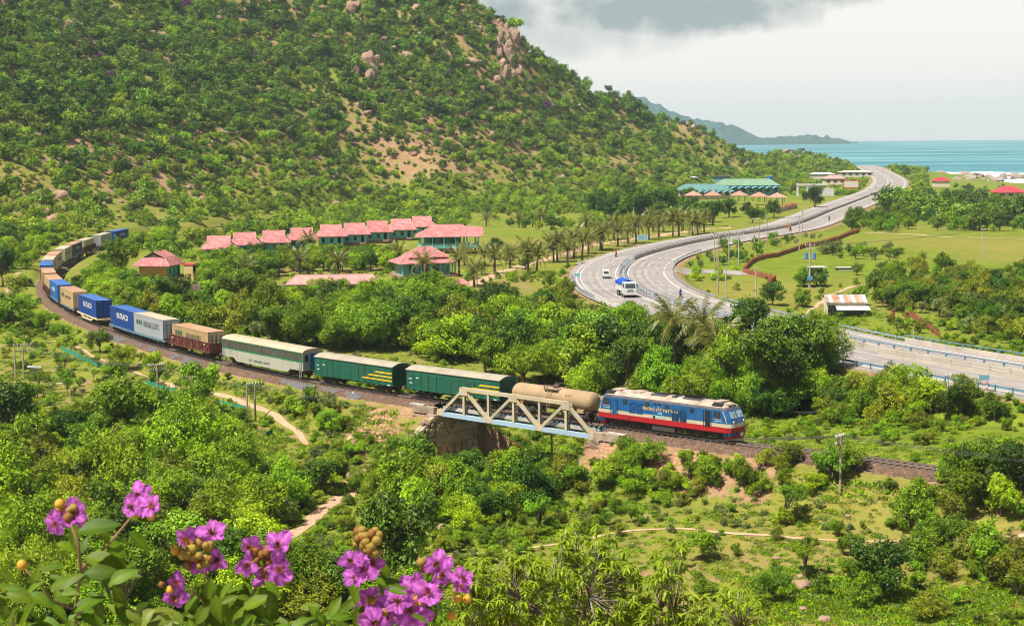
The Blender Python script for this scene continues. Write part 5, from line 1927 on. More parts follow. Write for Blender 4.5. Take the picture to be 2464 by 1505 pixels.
def dutch_roof(w, d, h1, h2, ov=.6, in_x=.27, in_y=.42, th=.12):
 """hip below, small gables above; ridge along x"""
 a, b = w / 2 + ov, d / 2 + ov
 c, e = a * (1 - in_x * 1.55), b * (1 - in_y)
 vs = [(-a, -b, 0), (a, -b, 0), (a, b, 0), (-a, b, 0), (-c, -e, h1), (c, -e, h1), (c, e, h1), (-c, e, h1),
    (-c - .25, 0, h1 + h2), (c + .25, 0, h1 + h2), (-a, -b, -th), (a, -b, -th), (a, b, -th), (-a, b, -th),
    (-c - .2, -e * .98, h1 + .02), (c + .2, -e * .98, h1 + .02), (c + .2, e * .98, h1 + .02), (-c - .2, e * .98, h1 + .02)]
 fs = [(0, 1, 5, 4), (1, 2, 6, 5), (2, 3, 7, 6), (3, 0, 4, 7), (14, 15, 9, 8), (16, 17, 8, 9), (10, 11, 1, 0), (11, 12, 2, 1), (12, 13, 3, 2), (13, 10, 0, 3), (13, 12, 11, 10)]
 rid = [((-a, -b, 0), (-c, -e, h1)), ((a, -b, 0), (c, -e, h1)), ((a, b, 0), (c, e, h1)), ((-a, b, 0), (-c, e, h1)), ((-c - .3, 0, h1 + h2), (c + .3, 0, h1 + h2)),
     ((-c - .25, 0, h1 + h2), (-c - .2, -e, h1)), ((c + .25, 0, h1 + h2), (c + .2, -e, h1))]
 gab = [[(s * c, -e * .97, h1 + .02), (s * c, e * .97, h1 + .02), (s * (c + .02), 0, h1 + h2 - .06)] for s in (-1, 1)]
 return MB().add(vs, fs), rid, gab
def ridges(rid, z, m, par, r=.1):
 for p, q in rid:
  MB().tube([(p[0], p[1], p[2] + z), (q[0], q[1], q[2] + z)], r, 5).ob('ridge_tile', m, par)
def roof_part(par, w, d, z, h, m='roof_pink', ov=.5, ridge=None, off=(0, 0), rm='roof_ridge', courses=0):
 b, rid = hip_roof(w, d, h, ov, ridge)
 b.v = [(x + off[0], y + off[1], q + z) for x, y, q in b.v]
 o = b.ob('roof', m, par)
 ridges([((p[0] + off[0], p[1] + off[1], p[2]), (q[0] + off[0], q[1] + off[1], q[2])) for p, q in rid], z, rm, o)
 return o
def window(par, x, y, z, w, h, axis='x', shut=True, out=-1, m='shutter_teal', pane='window_glass'):
 """window on a wall facing along -y (axis x) or along +-x (axis y)"""
 def bx(a, b_, c, sw, sdp, sh):
  return MB().box(a, b_, c, sw, sdp, sh) if axis == 'x' else MB().box(a, b_, c, sdp, sw, sh)
 fr = bx(x, y, z, w, .08, h).ob('window', m, par)
 oy = out * .03
 (MB().box(x, y + oy, z, w * .86, .04, h * .9) if axis == 'x' else MB().box(x + oy, y, z, .04, w * .86, h * .9)).ob('pane', pane, fr)
 if shut:
  for s in (-1, 1):
   (MB().box(x + s * w * .78, y + out * .05, z, w * .5, .05, h) if axis == 'x' else MB().box(x + out * .05, y + s * w * .78, z, .05, w * .5, h)).ob('shutter', m, fr)
 return fr
_cot = None
def cottage(x, y, rz, label, group=None, z=None, sc=1.0):
 global _cot
 z = gz(x, y) if z is None else z
 if _cot is None:
  t = thing('cottage', (0, 0, 0))
  W, D, h0, h1 = 6.4, 6.0, .45, 2.65
  MB().box(0, 0, h0 / 2 - .4, W + .2, D + .2, h0 + .8).ob('base', 'brick_base', t)
  MB().box(0, 0, (h0 + h1) / 2, W, D, h1 - h0).ob('wall', 'wall_orange', t)
  MB().box(0, -D / 2 - .03, (h0 + h1) / 2, W - .3, .08, h1 - h0 - .02).ob('front_wall', 'wall_teal', t)
  MB().box(W / 2 + .03, -.9, (h0 + h1) / 2, .08, D - 2.6, h1 - h0 - .02).ob('side_panel', 'wall_teal', t)
  for x_ in (-2.1, .1):
   window(t, x_, -D / 2 - .10, 1.55, .95, 1.3)
  d_ = MB().box(2.0, -D / 2 - .10, 1.42, 1.0, .08, 1.85).ob('door', 'dark_void', t)
  MB().box(2.65, -D / 2 - .22, 1.42, .5, .05, 1.85).ob('door_leaf', 'shutter_teal', d_)
  MB().box(1.36, -D / 2 - .2, 1.42, .3, .05, 1.85).ob('door_leaf', 'shutter_teal', d_)
  for y_ in (-1.6, .6):
   window(t, W / 2 + .09, y_, 1.55, .8, 1.25, 'y', out=1)
  b, rid, gab = dutch_roof(W, D, 1.6, 1.15, 1.0)
  b.v = [(a, c, e + h1) for a, c, e in b.v]
  r = b.ob('roof', 'roof_pink', t)
  ridges(rid, h1, 'roof_ridge', r, .09)
  for g in gab:
   MB().poly([(a, c, e + h1) for a, c, e in g]).ob('gable', 'gable_dark', r)
  MB().box(2.0, -D / 2 - .9, .3, 1.5, 1.4, .5).ob('step', 'brick_base', t)
  _cot = t
  o = t
 else:
  o = copy_tree(_cot)
 o.location = (x, y, z)
 o.rotation_euler = (0, 0, rz)
 o.scale = (sc,) * 3
 tag(o, label, 'cottage', group)
 return o
def resort():
 N = [(528, 623), (590, 613), (660, 607), (727, 600), (797, 591), (853, 586), (908, 580), (965, 574), (1015, 566)]
 words_ = ['first cottage at the train end of the pink roofed row', 'second cottage of the pink roofed row, counted from the train', 'third cottage of the pink roofed row, counted from the train',
     'fourth pink roofed cottage of the row', 'fifth cottage, in the middle of the pink roofed row', 'sixth pink roofed cottage of the row', 'seventh cottage of the pink roofed row',
     'eighth cottage, second from the hall end of the row', 'last pink roofed cottage of the row, beyond the open hall']
 for (u, v), lab in zip(N, words_):
  p = P(u, v, 1.5 if u < 700 else 1.8)
  cottage(p[0], p[1], radians(8), lab, 'row of pink roofed cottages', p[2], .98)
  KEEP_OUT.append((p[0], p[1], 5.2));
 p = P(377, 670, .3)
 cottage(p[0], p[1] + 3, radians(78), 'single tan cottage with pink roof beside the train curve', None, .3, 1.02)
 KEEP_OUT.append((p[0], p[1] + 3, 6))
 # small tower
 p = P(458, 684, .0)
 t = thing('water_tower', (p[0], p[1], gz(p[0], p[1])), radians(-10), 'small tan tower on four legs with red roof beside the wall', 'tower')
 for x in (-.75, .75):
  for y in (-.75, .75):
   MB().box(x, y, 1.0, .3, .3, 2.4).ob('leg', 'wall_tan', t)
 MB().box(0, 0, 3.1, 1.85, 1.85, 1.8).ob('cabin', 'wall_tan', t)
 MB().box(.94, 0, 3.2, .04, 1.2, 1.1).ob('opening', 'dark_void', t)
 b, rid = hip_roof(1.9, 1.9, .3, .12, .02)
 b.v = [(x, y, z + 4.1) for x, y, z in b.v]
 b.ob('roof', 'roof_red', t)
 KEEP_OUT.append((p[0], p[1], 1.5))
 # open hall on columns with gable to the right
 p = P(1078, 612, .4)
 t = thing('open_hall', (p[0], p[1] + 4, .4), radians(6), 'large pink roofed open hall with teal columns and balcony', 'building')
 W, D = 14.0, 8.5
 MB().box(0, 0, .7, W - 3, D - 2, 2.0).ob('undercroft', 'wall_orange', t)
 MB().box(0, 0, 1.65, W + .6, D + 1.2, .28).ob('floor', 'wall_teal', t)
 for x in np.linspace(-W / 2, W / 2, 6):
  for y in (-D / 2 - .3, D / 2 + .3):
   MB().box(x, y, 3.1, .32, .32, 2.8).ob('column', 'shutter_teal', t)
   MB().box(x, y, .6, .4, .4, 2.0).ob('pillar', 'brick_base', t)
 for x in np.linspace(-W / 2, W / 2, 6)[:-1]:
  MB().box(x + 1.4, -D / 2 - .3, 2.35, 2.3, .1, .9).ob('balustrade', 'wall_teal', t)
 for y in (-2.8, 0, 2.8):
  MB().box(W / 2 + .1, y, 2.35, .1, 2.2, .9).ob('balustrade', 'wall_teal', t)
 MB().box(-1.5, .8, 3.0, W - 5, D - 3, 2.6).ob('inner_wall', 'wall_teal', t)
 for x in (-4, -1.5, 1):
  window(t, x, .8 - (D - 3) / 2 - .05, 3.0, 1.2, 1.5, shut=False, m='dark_timber')
 r = roof_part(t, W, D, 4.4, 2.7, ov=1.0, ridge=6.5)
 bb = MB()
 bb.add([(3.2, -2.6, 5.2), (W / 2 + 1.5, -3.2, 4.7), (W / 2 + 1.5, 0, 6.5), (2.2, 0, 6.9), (3.2, 2.6, 5.2), (W / 2 + 1.5, 3.2, 4.7)], [(0, 1, 2, 3), (3, 2, 5, 4)])
 bb.ob('gable_roof', 'roof_pink', t)
 MB().poly([(W / 2 + 1.1, -2.7, 4.75), (W / 2 + 1.1, 2.7, 4.75), (W / 2 + 1.1, 0, 6.3)]).ob('gable', 'gable_dark', t)
 KEEP_OUT.append((p[0], p[1] + 4, 10))
 # lower hall with stepped roofs
 p = P(1020, 668, .0)
 t = thing('reception_hall', (p[0] - .5, p[1] + 4.5, 0), radians(18), 'pink roofed hall with stepped hips and teal posts in front of the open hall', 'building')
 MB().box(0, 0, 1.5, 10, 7, 3.4).ob('wall', 'wall_teal', t)
 MB().box(0, 0, .1, 12.2, 9.4, .7).ob('plinth', 'brick_base', t)
 roof_part(t, 11, 8.4, 3.0, 1.5, ov=.7, ridge=7)
 roof_part(t, 7.2, 5.4, 4.1, 2.0, ov=.7, ridge=2.6, off=(.8, .6))
 for y in np.linspace(-4.2, 4.2, 5):
  MB().box(5.9, y, 1.6, .26, .26, 3.0).ob('post', 'shutter_teal', t)
  MB().box(6.0, y, .2, .7, .7, .9).ob('plinth_block', 'roof_red', t)
 for x in np.linspace(-5.4, 4.6, 6):
  MB().box(x, -4.3, 1.6, .24, .24, 3.0).ob('post', 'shutter_teal', t)
 for x in (-3.2, -.6, 2.0):
  window(t, x, -3.55, 1.9, 1.2, 1.5, m='dark_timber', shut=False)
 for y in (-1.8, 1.2):
  window(t, 5.05, y, 1.9, 1.2, 1.5, 'y', out=1, m='dark_timber', shut=False)
 KEEP_OUT.append((p[0], p[1] + 4.5, 8))
 # long low block
 p = P(801, 690, 1.6)
 q0, q1 = P(684, 684, 2.1), P(918, 681, 2.1)
 ang = atan2(q1[1] - q0[1], q1[0] - q0[0])
 c = (q0 + q1) / 2
 t = thing('long_block', (c[0], c[1] + 2.4, -.4), ang, 'long low building with faded pink hipped roof behind the thicket', 'building')
 MB().box(0, 0, 1.2, 16.4, 4.2, 2.8).ob('wall', 'wall_cream', t)
 roof_part(t, 16.6, 4.6, 2.5, 1.5, 'roof_grey_pink', .6, 14.0)
 for x in (-6, -3, 0, 3, 6):
  window(t, x, -2.15, 1.5, .9, .9, shut=False, m='dark_timber')
 for k in (-4, 0, 4):
  KEEP_OUT.append((c[0] + k * 1.4 * cos(ang), c[1] + 2.4 + k * 1.4 * sin(ang), 3.4))
 # gate pavilion roofs
 p = P(1085, 690, 1.9)
 t = thing('gate_pavilion', (p[0], p[1] + 1.5, -.2), radians(4), 'small pink roofed pavilion at the foot of the palms', 'building')
 MB().box(-1.2, 0, 1.0, 2.2, 2.0, 2.2).ob('wall', 'wall_orange', t)
 MB().box(1.6, .4, 1.3, 2.0, 2.0, 2.8).ob('wall', 'wall_orange', t)
 roof_part(t, 2.6, 2.3, 2.1, .7, ov=.4, ridge=1.4, off=(-1.3, 0))
 roof_part(t, 2.6, 2.3, 2.6, .7, ov=.5, ridge=1.4, off=(1.5, .4))
 KEEP_OUT.append((p[0], p[1] + 1.5, 3))
 # brick garden wall in bays, each bay and pier a piece
 pts = [P(332, 706, -.4), P(520, 705, -.4), P(690, 706, -.4)]
 a = Vector(pts[0])
 t = thing('garden_wall', a, 0, 'low brown brick wall in bays in front of the resort', 'wall')
 n = 12
 c = Curve([q[:2] for q in pts], 1.0)
 for i in range(n):
  s0, s1 = c.L * i / n, c.L * (i + 1) / n
  q0, q1 = c.at(s0), c.at(s1)
  if i == 5:
   continue
  MB().bar((q0[0] - a.x, q0[1] - a.y, .75), (q1[0] - a.x, q1[1] - a.y, .75), .2, 1.7).ob('bay', 'brick_wall', t)
  MB().bar((q0[0] - a.x, q0[1] - a.y, 1.64), (q1[0] - a.x, q1[1] - a.y, 1.64), .3, .08).ob('coping', 'roof_grey_pink' if i > 6 else 'concrete', t)
  MB().box(q0[0] - a.x, q0[1] - a.y, .8, .36, .36, 1.9).ob('pier', 'brick_wall', t)

def far_buildings():
 # market hall with teal roofs and scalloped awnings
 def shedlike(name, u, v, z, w, d, h, rh, label, cat, wm, rm, rz=0.0, ov=.6, ridge=None, wins=0, group=None, post=False):
  p = P(u, v, z)
  t = thing(name, (p[0], p[1] + d / 2, z), rz, label, cat, group)
  if post:
   for x in (-w / 2 + .2, 0, w / 2 - .2):
    for y in (-d / 2 + .2, d / 2 - .2):
     MB().box(x, y, h / 2, .3, .3, h + .6).ob('post', wm, t)
  else:
   MB().box(0, 0, h / 2 - .3, w, d, h + .6).ob('wall', wm, t)
  b, rid = hip_roof(w, d, rh, ov, ridge)
  b.v = [(x, y, q + h) for x, y, q in b.v]
  b.ob('roof', rm, t)
  for i in range(wins):
   x = -w / 2 + w * (i + .5) / wins
   o = MB().box(x, -d / 2 - .04, h * .5, w / wins * .5, .08, h * .5).ob('window', 'dark_timber', t)
   MB().box(x, -d / 2 - .09, h * .5, w / wins * .4, .04, h * .42).ob('pane', 'window_glass', o)
  KEEP_OUT.append((p[0], p[1] + d / 2, max(w, d) * .52))
  return t, p
 def awning(t, x0, x1, y, z, n, m):
  b = MB()
  for i in range(n):
   a, c = x0 + (x1 - x0) * i / n, x0 + (x1 - x0) * (i + 1) / n
   pr = [(a + (c - a) * k / 6, z + .9 * sin(pi * k / 6)) for k in range(7)]
   vs = [(px, y, pz) for px, pz in pr] + [(px, y - 2.6, pz - .35) for px, pz in pr]
   MB().add(vs, [(k, k + 1, 8 + k, 7 + k) for k in range(6)]).ob('awning_bay', m, t)
 t, p = shedlike('market_hall', 1695, 476, 1, 24, 12, 3.6, 2.6, 'long market hall with teal roof and cream wall below the hill', 'building', 'wall_cream', 'roof_teal', wins=7, ridge=16)
 awning(t, -6, 14, -6.2, 2.6, 7, 'awning_blue')
 t, p = shedlike('market_hall', 1800, 468, 1, 30, 12, 4.4, 3.0, 'market hall with pale green roof and wavy blue awning', 'building', 'awning_blue', 'roof_green', wins=8, ridge=22)
 awning(t, -15, 15, -6.2, 3.2, 9, 'awning_blue')
 labs = ['leftmost salmon tent roof kiosk in front of the market hall', 'second salmon tent roof kiosk from the left', 'middle salmon kiosk roof partly behind the trees', 'fourth salmon tent roof kiosk from the left', 'rightmost salmon tent roof kiosk by the red and white fence']
 for (u, v), lab in zip(((1670, 484), (1717, 484), (1781, 484), (1829, 487), (1873, 489)), labs):
  shedlike('kiosk', u, v, 1, 5.6, 5.6, 2.5, 1.9, lab, 'kiosk', 'wall_cream', 'roof_salmon', ridge=.05, ov=.8, group='salmon roofed kiosks', post=True)
 shedlike('kiosk', 1962, 467, 1, 5, 5, 2.4, 2.6, 'small kiosk with pointed teal roof beside the white gate frame', 'kiosk', 'wall_white', 'roof_teal', ridge=.05)
 # white gate frame
 p = P(1962, 470, 1)
 t = thing('entrance_gate', (p[0], p[1] + 8, .8), 0, 'long white concrete gate frame beside the road', 'gate')
 MB().box(0, 0, 5.0, 15, 1.2, .9).ob('lintel', 'wall_white', t)
 for x in (-7, -2.4, 2.4, 7):
  MB().box(x, 0, 2.2, .8, .8, 5).ob('post', 'wall_white', t)
 KEEP_OUT.append((p[0], p[1] + 8, 8))
 shedlike('shed', 1855, 419, 2, 14, 8, 4, .6, 'plain beige flat roofed house on the slope above the market', 'house', 'wall_cream', 'wall_white', wins=3)
 shedlike('shed', 1664, 438, 3, 7, 6, 2.6, .7, 'dark brown shed with tin roof under the hill', 'shed', 'dark_timber', 'tin_grey')
 shedlike('shed', 1738, 436, 3, 10, 6, 2.8, .6, 'blue walled shed with brown roof under the hill', 'shed', 'awning_blue', 'dark_timber')
 shedlike('shed', 2062, 424, 1, 22, 8, 3, .8, 'long white low building beside the far road', 'building', 'wall_white', 'wall_white', wins=5)
 shedlike('house', 2010, 442, 1, 12, 9, 3, 2, 'house with faded mauve roof beside the far road', 'house', 'wall_cream', 'roof_grey_pink', wins=3)
 shedlike('house', 1980, 428, 1, 16, 8, 2.6, 1, 'low white roofed house behind the gate frame', 'house', 'wall_white', 'tin_grey')
 shedlike('house', 2432, 474, -2.4, 13, 9, 2.4, 3.0, 'house with steep red roof near the shore', 'house', 'wall_cream', 'roof_red', ov=1.4, ridge=5, wins=3)
 shedlike('house', 2268, 447, -3, 9, 8, 3, 2.4, 'small red roofed house half hidden by trees near the sea', 'house', 'wall_cream', 'roof_red', ridge=4)
 p = P(1852, 440, 2)
 t = thing('water_tank', (p[0], p[1], 1.5), 0, 'round blue water tank on the slope above the market', 'tank')
 MB().cyl((0, 0, 1.2), (0, 0, 4.2), 1.6, n=16).ob('drum', 'tank_blue', t)
 for x in (-1, 1):
  for y in (-1, 1):
   MB().box(x, y, .4, .2, .2, 1.8).ob('leg', 'galvanised', t)
 # shed with rusty striped roof
 p = P(2040, 742, -.5)
 t = thing('shed', (p[0], p[1] + 2.4, gz(p[0], p[1] + 2.4) - .1), radians(-4), 'white shed with rust striped tin roof in the field', 'shed')
 W, D = 6.6, 4.6
 MB().prism([(-D / 2, -.3), (D / 2, -.3), (D / 2, 2.6), (-D / 2, 2.2)], -W / 2, -W / 2 + .15).ob('side_wall', 'wall_white', t)
 MB().prism([(-D / 2, -.3), (D / 2, -.3), (D / 2, 2.6), (-D / 2, 2.2)], W / 2 - .15, W / 2).ob('side_wall', 'wall_white', t)
 MB().box(0, D / 2 - .1, 1.3, W - .4, .15, 2.8).ob('back_wall', 'wall_white', t)
 MB().box(0, -D / 2 + .1, 2.05, W - .32, .14, .45).ob('front_beam', 'wall_cream', t)
 n = 11
 for i in range(n):
  x0, x1 = -W / 2 - .2 + (W + .4) * i / n, -W / 2 - .2 + (W + .4) * (i + 1) / n - .02
  MB().add([(x0, -D / 2 - .3, 2.3), (x1, -D / 2 - .3, 2.3), (x1, D / 2 * .5, 3.35), (x0, D / 2 * .5, 3.35), (x1, D / 2 + .3, 2.7), (x0, D / 2 + .3, 2.7)],
     [(0, 1, 2, 3), (3, 2, 4, 5)]).ob('roof_sheet', ('tin_rust', 'tin_grey', 'rust_roof')[(i * 7) % 3], t)
 MB().add([(-1.9, -D / 2 - .2, 1.75), (3.6, -D / 2 - .2, 1.75), (3.8, -D / 2 - 2.2, 1.25), (-1.9, -D / 2 - 2.2, 1.25)], [(0, 1, 2, 3)]).ob('lean_to_roof', 'tin_grey', t)
 for x in (-1.7, 3.5):
  MB().box(x, -D / 2 - 2.1, .5, .12, .12, 1.5).ob('post', 'dark_timber', t)
 KEEP_OUT.append((p[0], p[1] + 2.4, 4.6))
 # small shelters in the field
 for (u, v, w, d, h, lab, rm) in ((1968, 668, 3.2, 2.6, 1.9, 'small pale roofed shelter beside the transformer pole', 'tin_grey'), (2043, 652, 5, 2.4, .5, 'low grey walled pit in the field', 'concrete')):
  p = P(u, v, -.2)
  t = thing('shelter', (p[0], p[1] + 1, gz(p[0], p[1] + 1)), radians(5), lab, 'shelter')
  for x in (-w / 2 + .1, w / 2 - .1):
   for y in (-d / 2 + .1, d / 2 - .1):
    MB().box(x, y, h / 2, .14, .14, h + .3).ob('post', 'dark_timber', t)
  MB().box(0, 0, h + .1, w + .3, d + .3, .14).ob('roof', rm, t)
  MB().box(0, d / 2, h / 2, w, .1, h).box(0, -d / 2, h * .25, w, .1, h * .5).ob('wall', 'concrete', t)
  KEEP_OUT.append((p[0], p[1] + 1, 2.6))
 # orange panel fence: every post and panel a piece
 def panel_fence(label, pix, z, h, sp, m, name='panel_fence', pm=None):
  pts = [P(u, v, z) for u, v in pix]
  a = Vector((pts[0][0], pts[0][1], gz(pts[0][0], pts[0][1])))
  t = thing(name, a, 0, label, 'fence')
  for q0, q1 in zip(pts[:-1], pts[1:]):
   L = float(np.linalg.norm((q1 - q0)[:2]))
   n = max(1, int(round(L / sp)))
   for i in range(n):
    e0, e1 = q0 + (q1 - q0) * i / n, q0 + (q1 - q0) * (i + 1) / n
    g0, g1 = gz(e0[0], e0[1]), gz(e1[0], e1[1])
    MB().bar((e0[0] - a.x, e0[1] - a.y, g0 - a.z + h * .42), (e1[0] - a.x, e1[1] - a.y, g1 - a.z + h * .42), .12, h * .84).ob('panel', pm or m, t)
    MB().box(e0[0] - a.x, e0[1] - a.y, g0 - a.z + h * .55, .28, .28, h * 1.1).ob('post', m, t)
  return t
 panel_fence('orange brown panel fence winding beside the road to the field', [(2066, 556), (1990, 585), (1922, 604), (1816, 633), (1789, 656), (1866, 672), (1832, 697)], 0, 1.15, 2.6, 'fence_orange')
 panel_fence('broken orange brick fence with tall pillars near the bridge', [(2190, 752), (2235, 776), (2262, 792)], -.9, .9, 2.2, 'fence_orange')
 panel_fence('red and white fence beside the kiosks', [(1868, 506), (1890, 502), (1918, 494)], 1, 2.0, 2.4, 'fence_red', pm='wall_white')
 for (u, v, h, lab) in ((2149, 760, 1.9, 'tall orange brick pillar standing alone left of the broken fence'), (2182, 762, 1.5, 'shorter orange brick pillar at the start of the broken fence')):
  p = P(u, v, -.9)
  t = thing('brick_pillar', (p[0], p[1], gz(p[0], p[1])), .2, lab, 'pillar')
  MB().box(0, 0, h / 2 - .2, .5, .5, h + .4).ob('shaft', 'fence_orange', t)
  MB().box(0, 0, h + .04, .62, .62, .1).ob('cap', 'fence_orange', t)
# ------------------------------------------------------------------ palms
def frond_mesh(L, droop, n, lw, ll, seed, m='leaf_palm', vee=.5):
 rs = np.random.RandomState(seed)
 b = MB()
 tint = []
 pts = []
 for i in range(n + 1):
  q = i / n
  pts.append(Vector((L * q * (1 - .22 * droop * q), 0, L * (.42 * q - .95 * droop * q * q))))
 for i in range(n):
  p, q = pts[i], pts[i + 1]
  b.quad(p + Vector((0, -.02, 0)), q + Vector((0, -.02, 0)), q + Vector((0, .02, 0)), p + Vector((0, .02, 0)))
  tint += [.75] * 4
  d = (q - p).normalized()
  k = (i + 1) / n
  w = ll * (.35 + .65 * sin(pi * min(1, .12 + k * .86))) * rs.uniform(.85, 1.1)
  for s in (-1, 1):
   tip = p + d * w * .65 + Vector((0, s * w * .75, -w * vee * rs.uniform(.6, 1.3)))
   e = d * lw
   b.quad(p - e * .5, p + e * .5, tip + e * .12, tip - e * .12) if s > 0 else b.quad(p + e * .5, p - e * .5, tip - e * .12, tip + e * .12)
   tint += [rs.uniform(.15, .7)] * 4
 me = b.mesh('frond')
 a = me.attributes.new('tint', 'FLOAT', 'POINT')
 a.data.foreach_set('value', np.array(tint, np.float32))
 me.materials.append(MATS[m])
 return me
FR = {'date': [frond_mesh(2.9, dr, 12, .17, .62, 5 + i) for i, dr in enumerate((.35, .6, .95))],
   'coco': [frond_mesh(4.0, dr, 17, .17, .85, 15 + i, vee=.8) for i, dr in enumerate((.35, .65, 1.0))]}
mat('dead_frond', (0.20, 0.135, 0.075), .9, .2, 3)
FR['dead'] = [frond_mesh(2.5, 1.25, 10, .14, .4, 33, 'dead_frond')]
def palm(x, y, h, label, group, kind='date', seed=0, n=20, sc=1.0, wind=.15):
 rs = np.random.RandomState(seed)
 z = gz(x, y)
 t = thing('date_palm' if kind == 'date' else 'coconut_palm', (x, y, z), rs.uniform(0, 6.28), label, 'palm', group)
 lx = rs.uniform(-.1, .1) * h
 r = (.24 if kind == 'date' else .17)
 MB().tube([(0, 0, -.3), (lx * .3, 0, h * .4), (lx * .7, 0, h * .8), (lx, 0, h)], [r * 1.2, r, r * .95, r * 1.1 if kind == 'date' else r * .7], 8).ob('trunk', 'palm_bark', t)
 for i in range(n):
  a = i * 2.399 + rs.uniform(-.2, .2)
  q = i / n
  k = 0 if q < .35 else (1 if q < .7 else 2)
  tilt = (-.95 + 1.15 * q) + rs.uniform(-.12, .12)
  dead = q > .82 and kind == 'date'
  o = put('frond', FR['dead'][0] if dead else FR[kind][k], None, t, (lx, 0, h - (.25 if dead else .05)))
  o.rotation_euler = (0, tilt, a)
  o.scale = (sc * rs.uniform(.85, 1.1),) * 3
 return t
def palms():
 row = [(1236, 640), (1268, 652), (1297, 655), (1327, 628), (1344, 630), (1357, 640), (1366, 618), (1388, 614), (1398, 622), (1420, 607), (1440, 602), (1452, 603), (1479, 594),
     (1512, 590), (1537, 586), (1560, 580), (1588, 574), (1615, 572), (1634, 570), (1660, 566), (1681, 564), (1700, 560), (1570, 560), (1600, 558), (1640, 556), (1478, 578), (1530, 570)]
 for i, (u, v) in enumerate(row):
  p = P(u, v, .5)
  if i % 2 == 0 or True:
   palm(p[0] + (i * 53 % 7 - 3) * .25, p[1] + (i * 31 % 9 - 4) * .5, 3.0 + (i * 37 % 10) * .2, 'date palm in the row beside the coast road', 'date palms along the coast road', 'date', i, sc=1.3 + (i * 29 % 8) * .06, n=26)
  KEEP_OUT.append((p[0], p[1], 1.2))
 for i, (u, v, lab) in enumerate([(1170, 545, 'lone date palm at the left edge of the far lawn'), (1249, 548, 'date palm in the middle of the far lawn'), (1300, 543, 'date palm at the right end of the far lawn'),
         (1410, 552, 'date palm behind the palm row, nearest to the lawn'), (592, 682, 'date palm beside the small tower and the brick wall'), (722, 665, 'dark date palm behind the long low block'),
         (815, 660, 'spreading date palm above the middle of the long low block'), (960, 648, 'date palm standing before the stepped pink roof'), (1022, 672, 'date palm at the corner of the stepped pink roof'),
         (1118, 640, 'date palm before the open hall'), (1140, 690, 'low spreading palm at the end of the sandy drive'), (1105, 665, 'date palm beside the red plinths of the hall'), (1165, 640, 'date palm at the bend of the sandy drive'),
         (745, 612, 'palm between the cottages and the garden trees'), (1190, 660, 'date palm on the edge of the sandy drive nearest the road')]):
  p = ground(u, v)
  palm(p[0], p[1], 2.8 + (i % 3) * .35, lab, None, 'date', 60 + i, sc=1.4)
  KEEP_OUT.append((p[0], p[1], 1.2))
 for i, (u, v, h, lab) in enumerate([(1625, 772, 6.8, 'coconut palm with upright crown, leftmost of the three beside the road'), (1692, 780, 7.4, 'coconut palm with wind swept crown, middle of the three'), (1718, 832, 6.2, 'lower coconut palm with drooping fronds in front of the other two')]):
  r = (216, 212, 198)[i]
  q = PR(u, v, r)
  h = q[2] - gz(q[0], q[1])
  palm(q[0], q[1], h, lab, None, 'coco', 90 + i, n=19, sc=1.2)
  KEEP_OUT.append((q[0], q[1], 1.5))

# ------------------------------------------------------------------ road furniture and vehicles
mat('vehicle_white', (0.55, 0.55, 0.54), 0.3, 0.06, 2, spec=0.5)
mat('vehicle_grey', (0.25, 0.25, 0.26), 0.5, 0.1, 2)
mat('tarp_blue', (0.01, 0.06, 0.50), 0.6, 0.2, 3, bump=.4)
mat('sign_red', (0.50, 0.03, 0.03), 0.5, 0.1, 3)
mat('sign_blue', (0.02, 0.16, 0.42), 0.5, 0.1, 3)
mat('sign_yellow', (0.70, 0.36, 0.02), 0.5, 0.1, 3)
mat('cloth_blue', (0.012, 0.045, 0.36), 0.85, 0.15, 6)
mat('cloth_red', (0.36, 0.03, 0.04), 0.85, 0.15, 6)
mat('cloth_yellow', (0.62, 0.45, 0.03), 0.85, 0.15, 6)
mat('cloth_dark', (0.03, 0.03, 0.04), 0.85, 0.15, 6)
mat('skin', (0.40, 0.23, 0.15), 0.6, 0.08, 6)
mat('helmet_red', (0.45, 0.05, 0.03), 0.3, 0.05, 6)
def head_to(d):
 """rotation that points local +x along d"""
 return atan2(d[1], d[0])
def wheel_obj(par, x, y, r, w):
 o = MB().cyl((x, y - w / 2, r), (x, y + w / 2, r), r, n=14).ob('wheel', 'black_rubber', par)
 MB().cyl((x, y - w / 2 - .01, r), (x, y + w / 2 + .01, r), r * .55, n=10).ob('rim', 'galvanised', o)
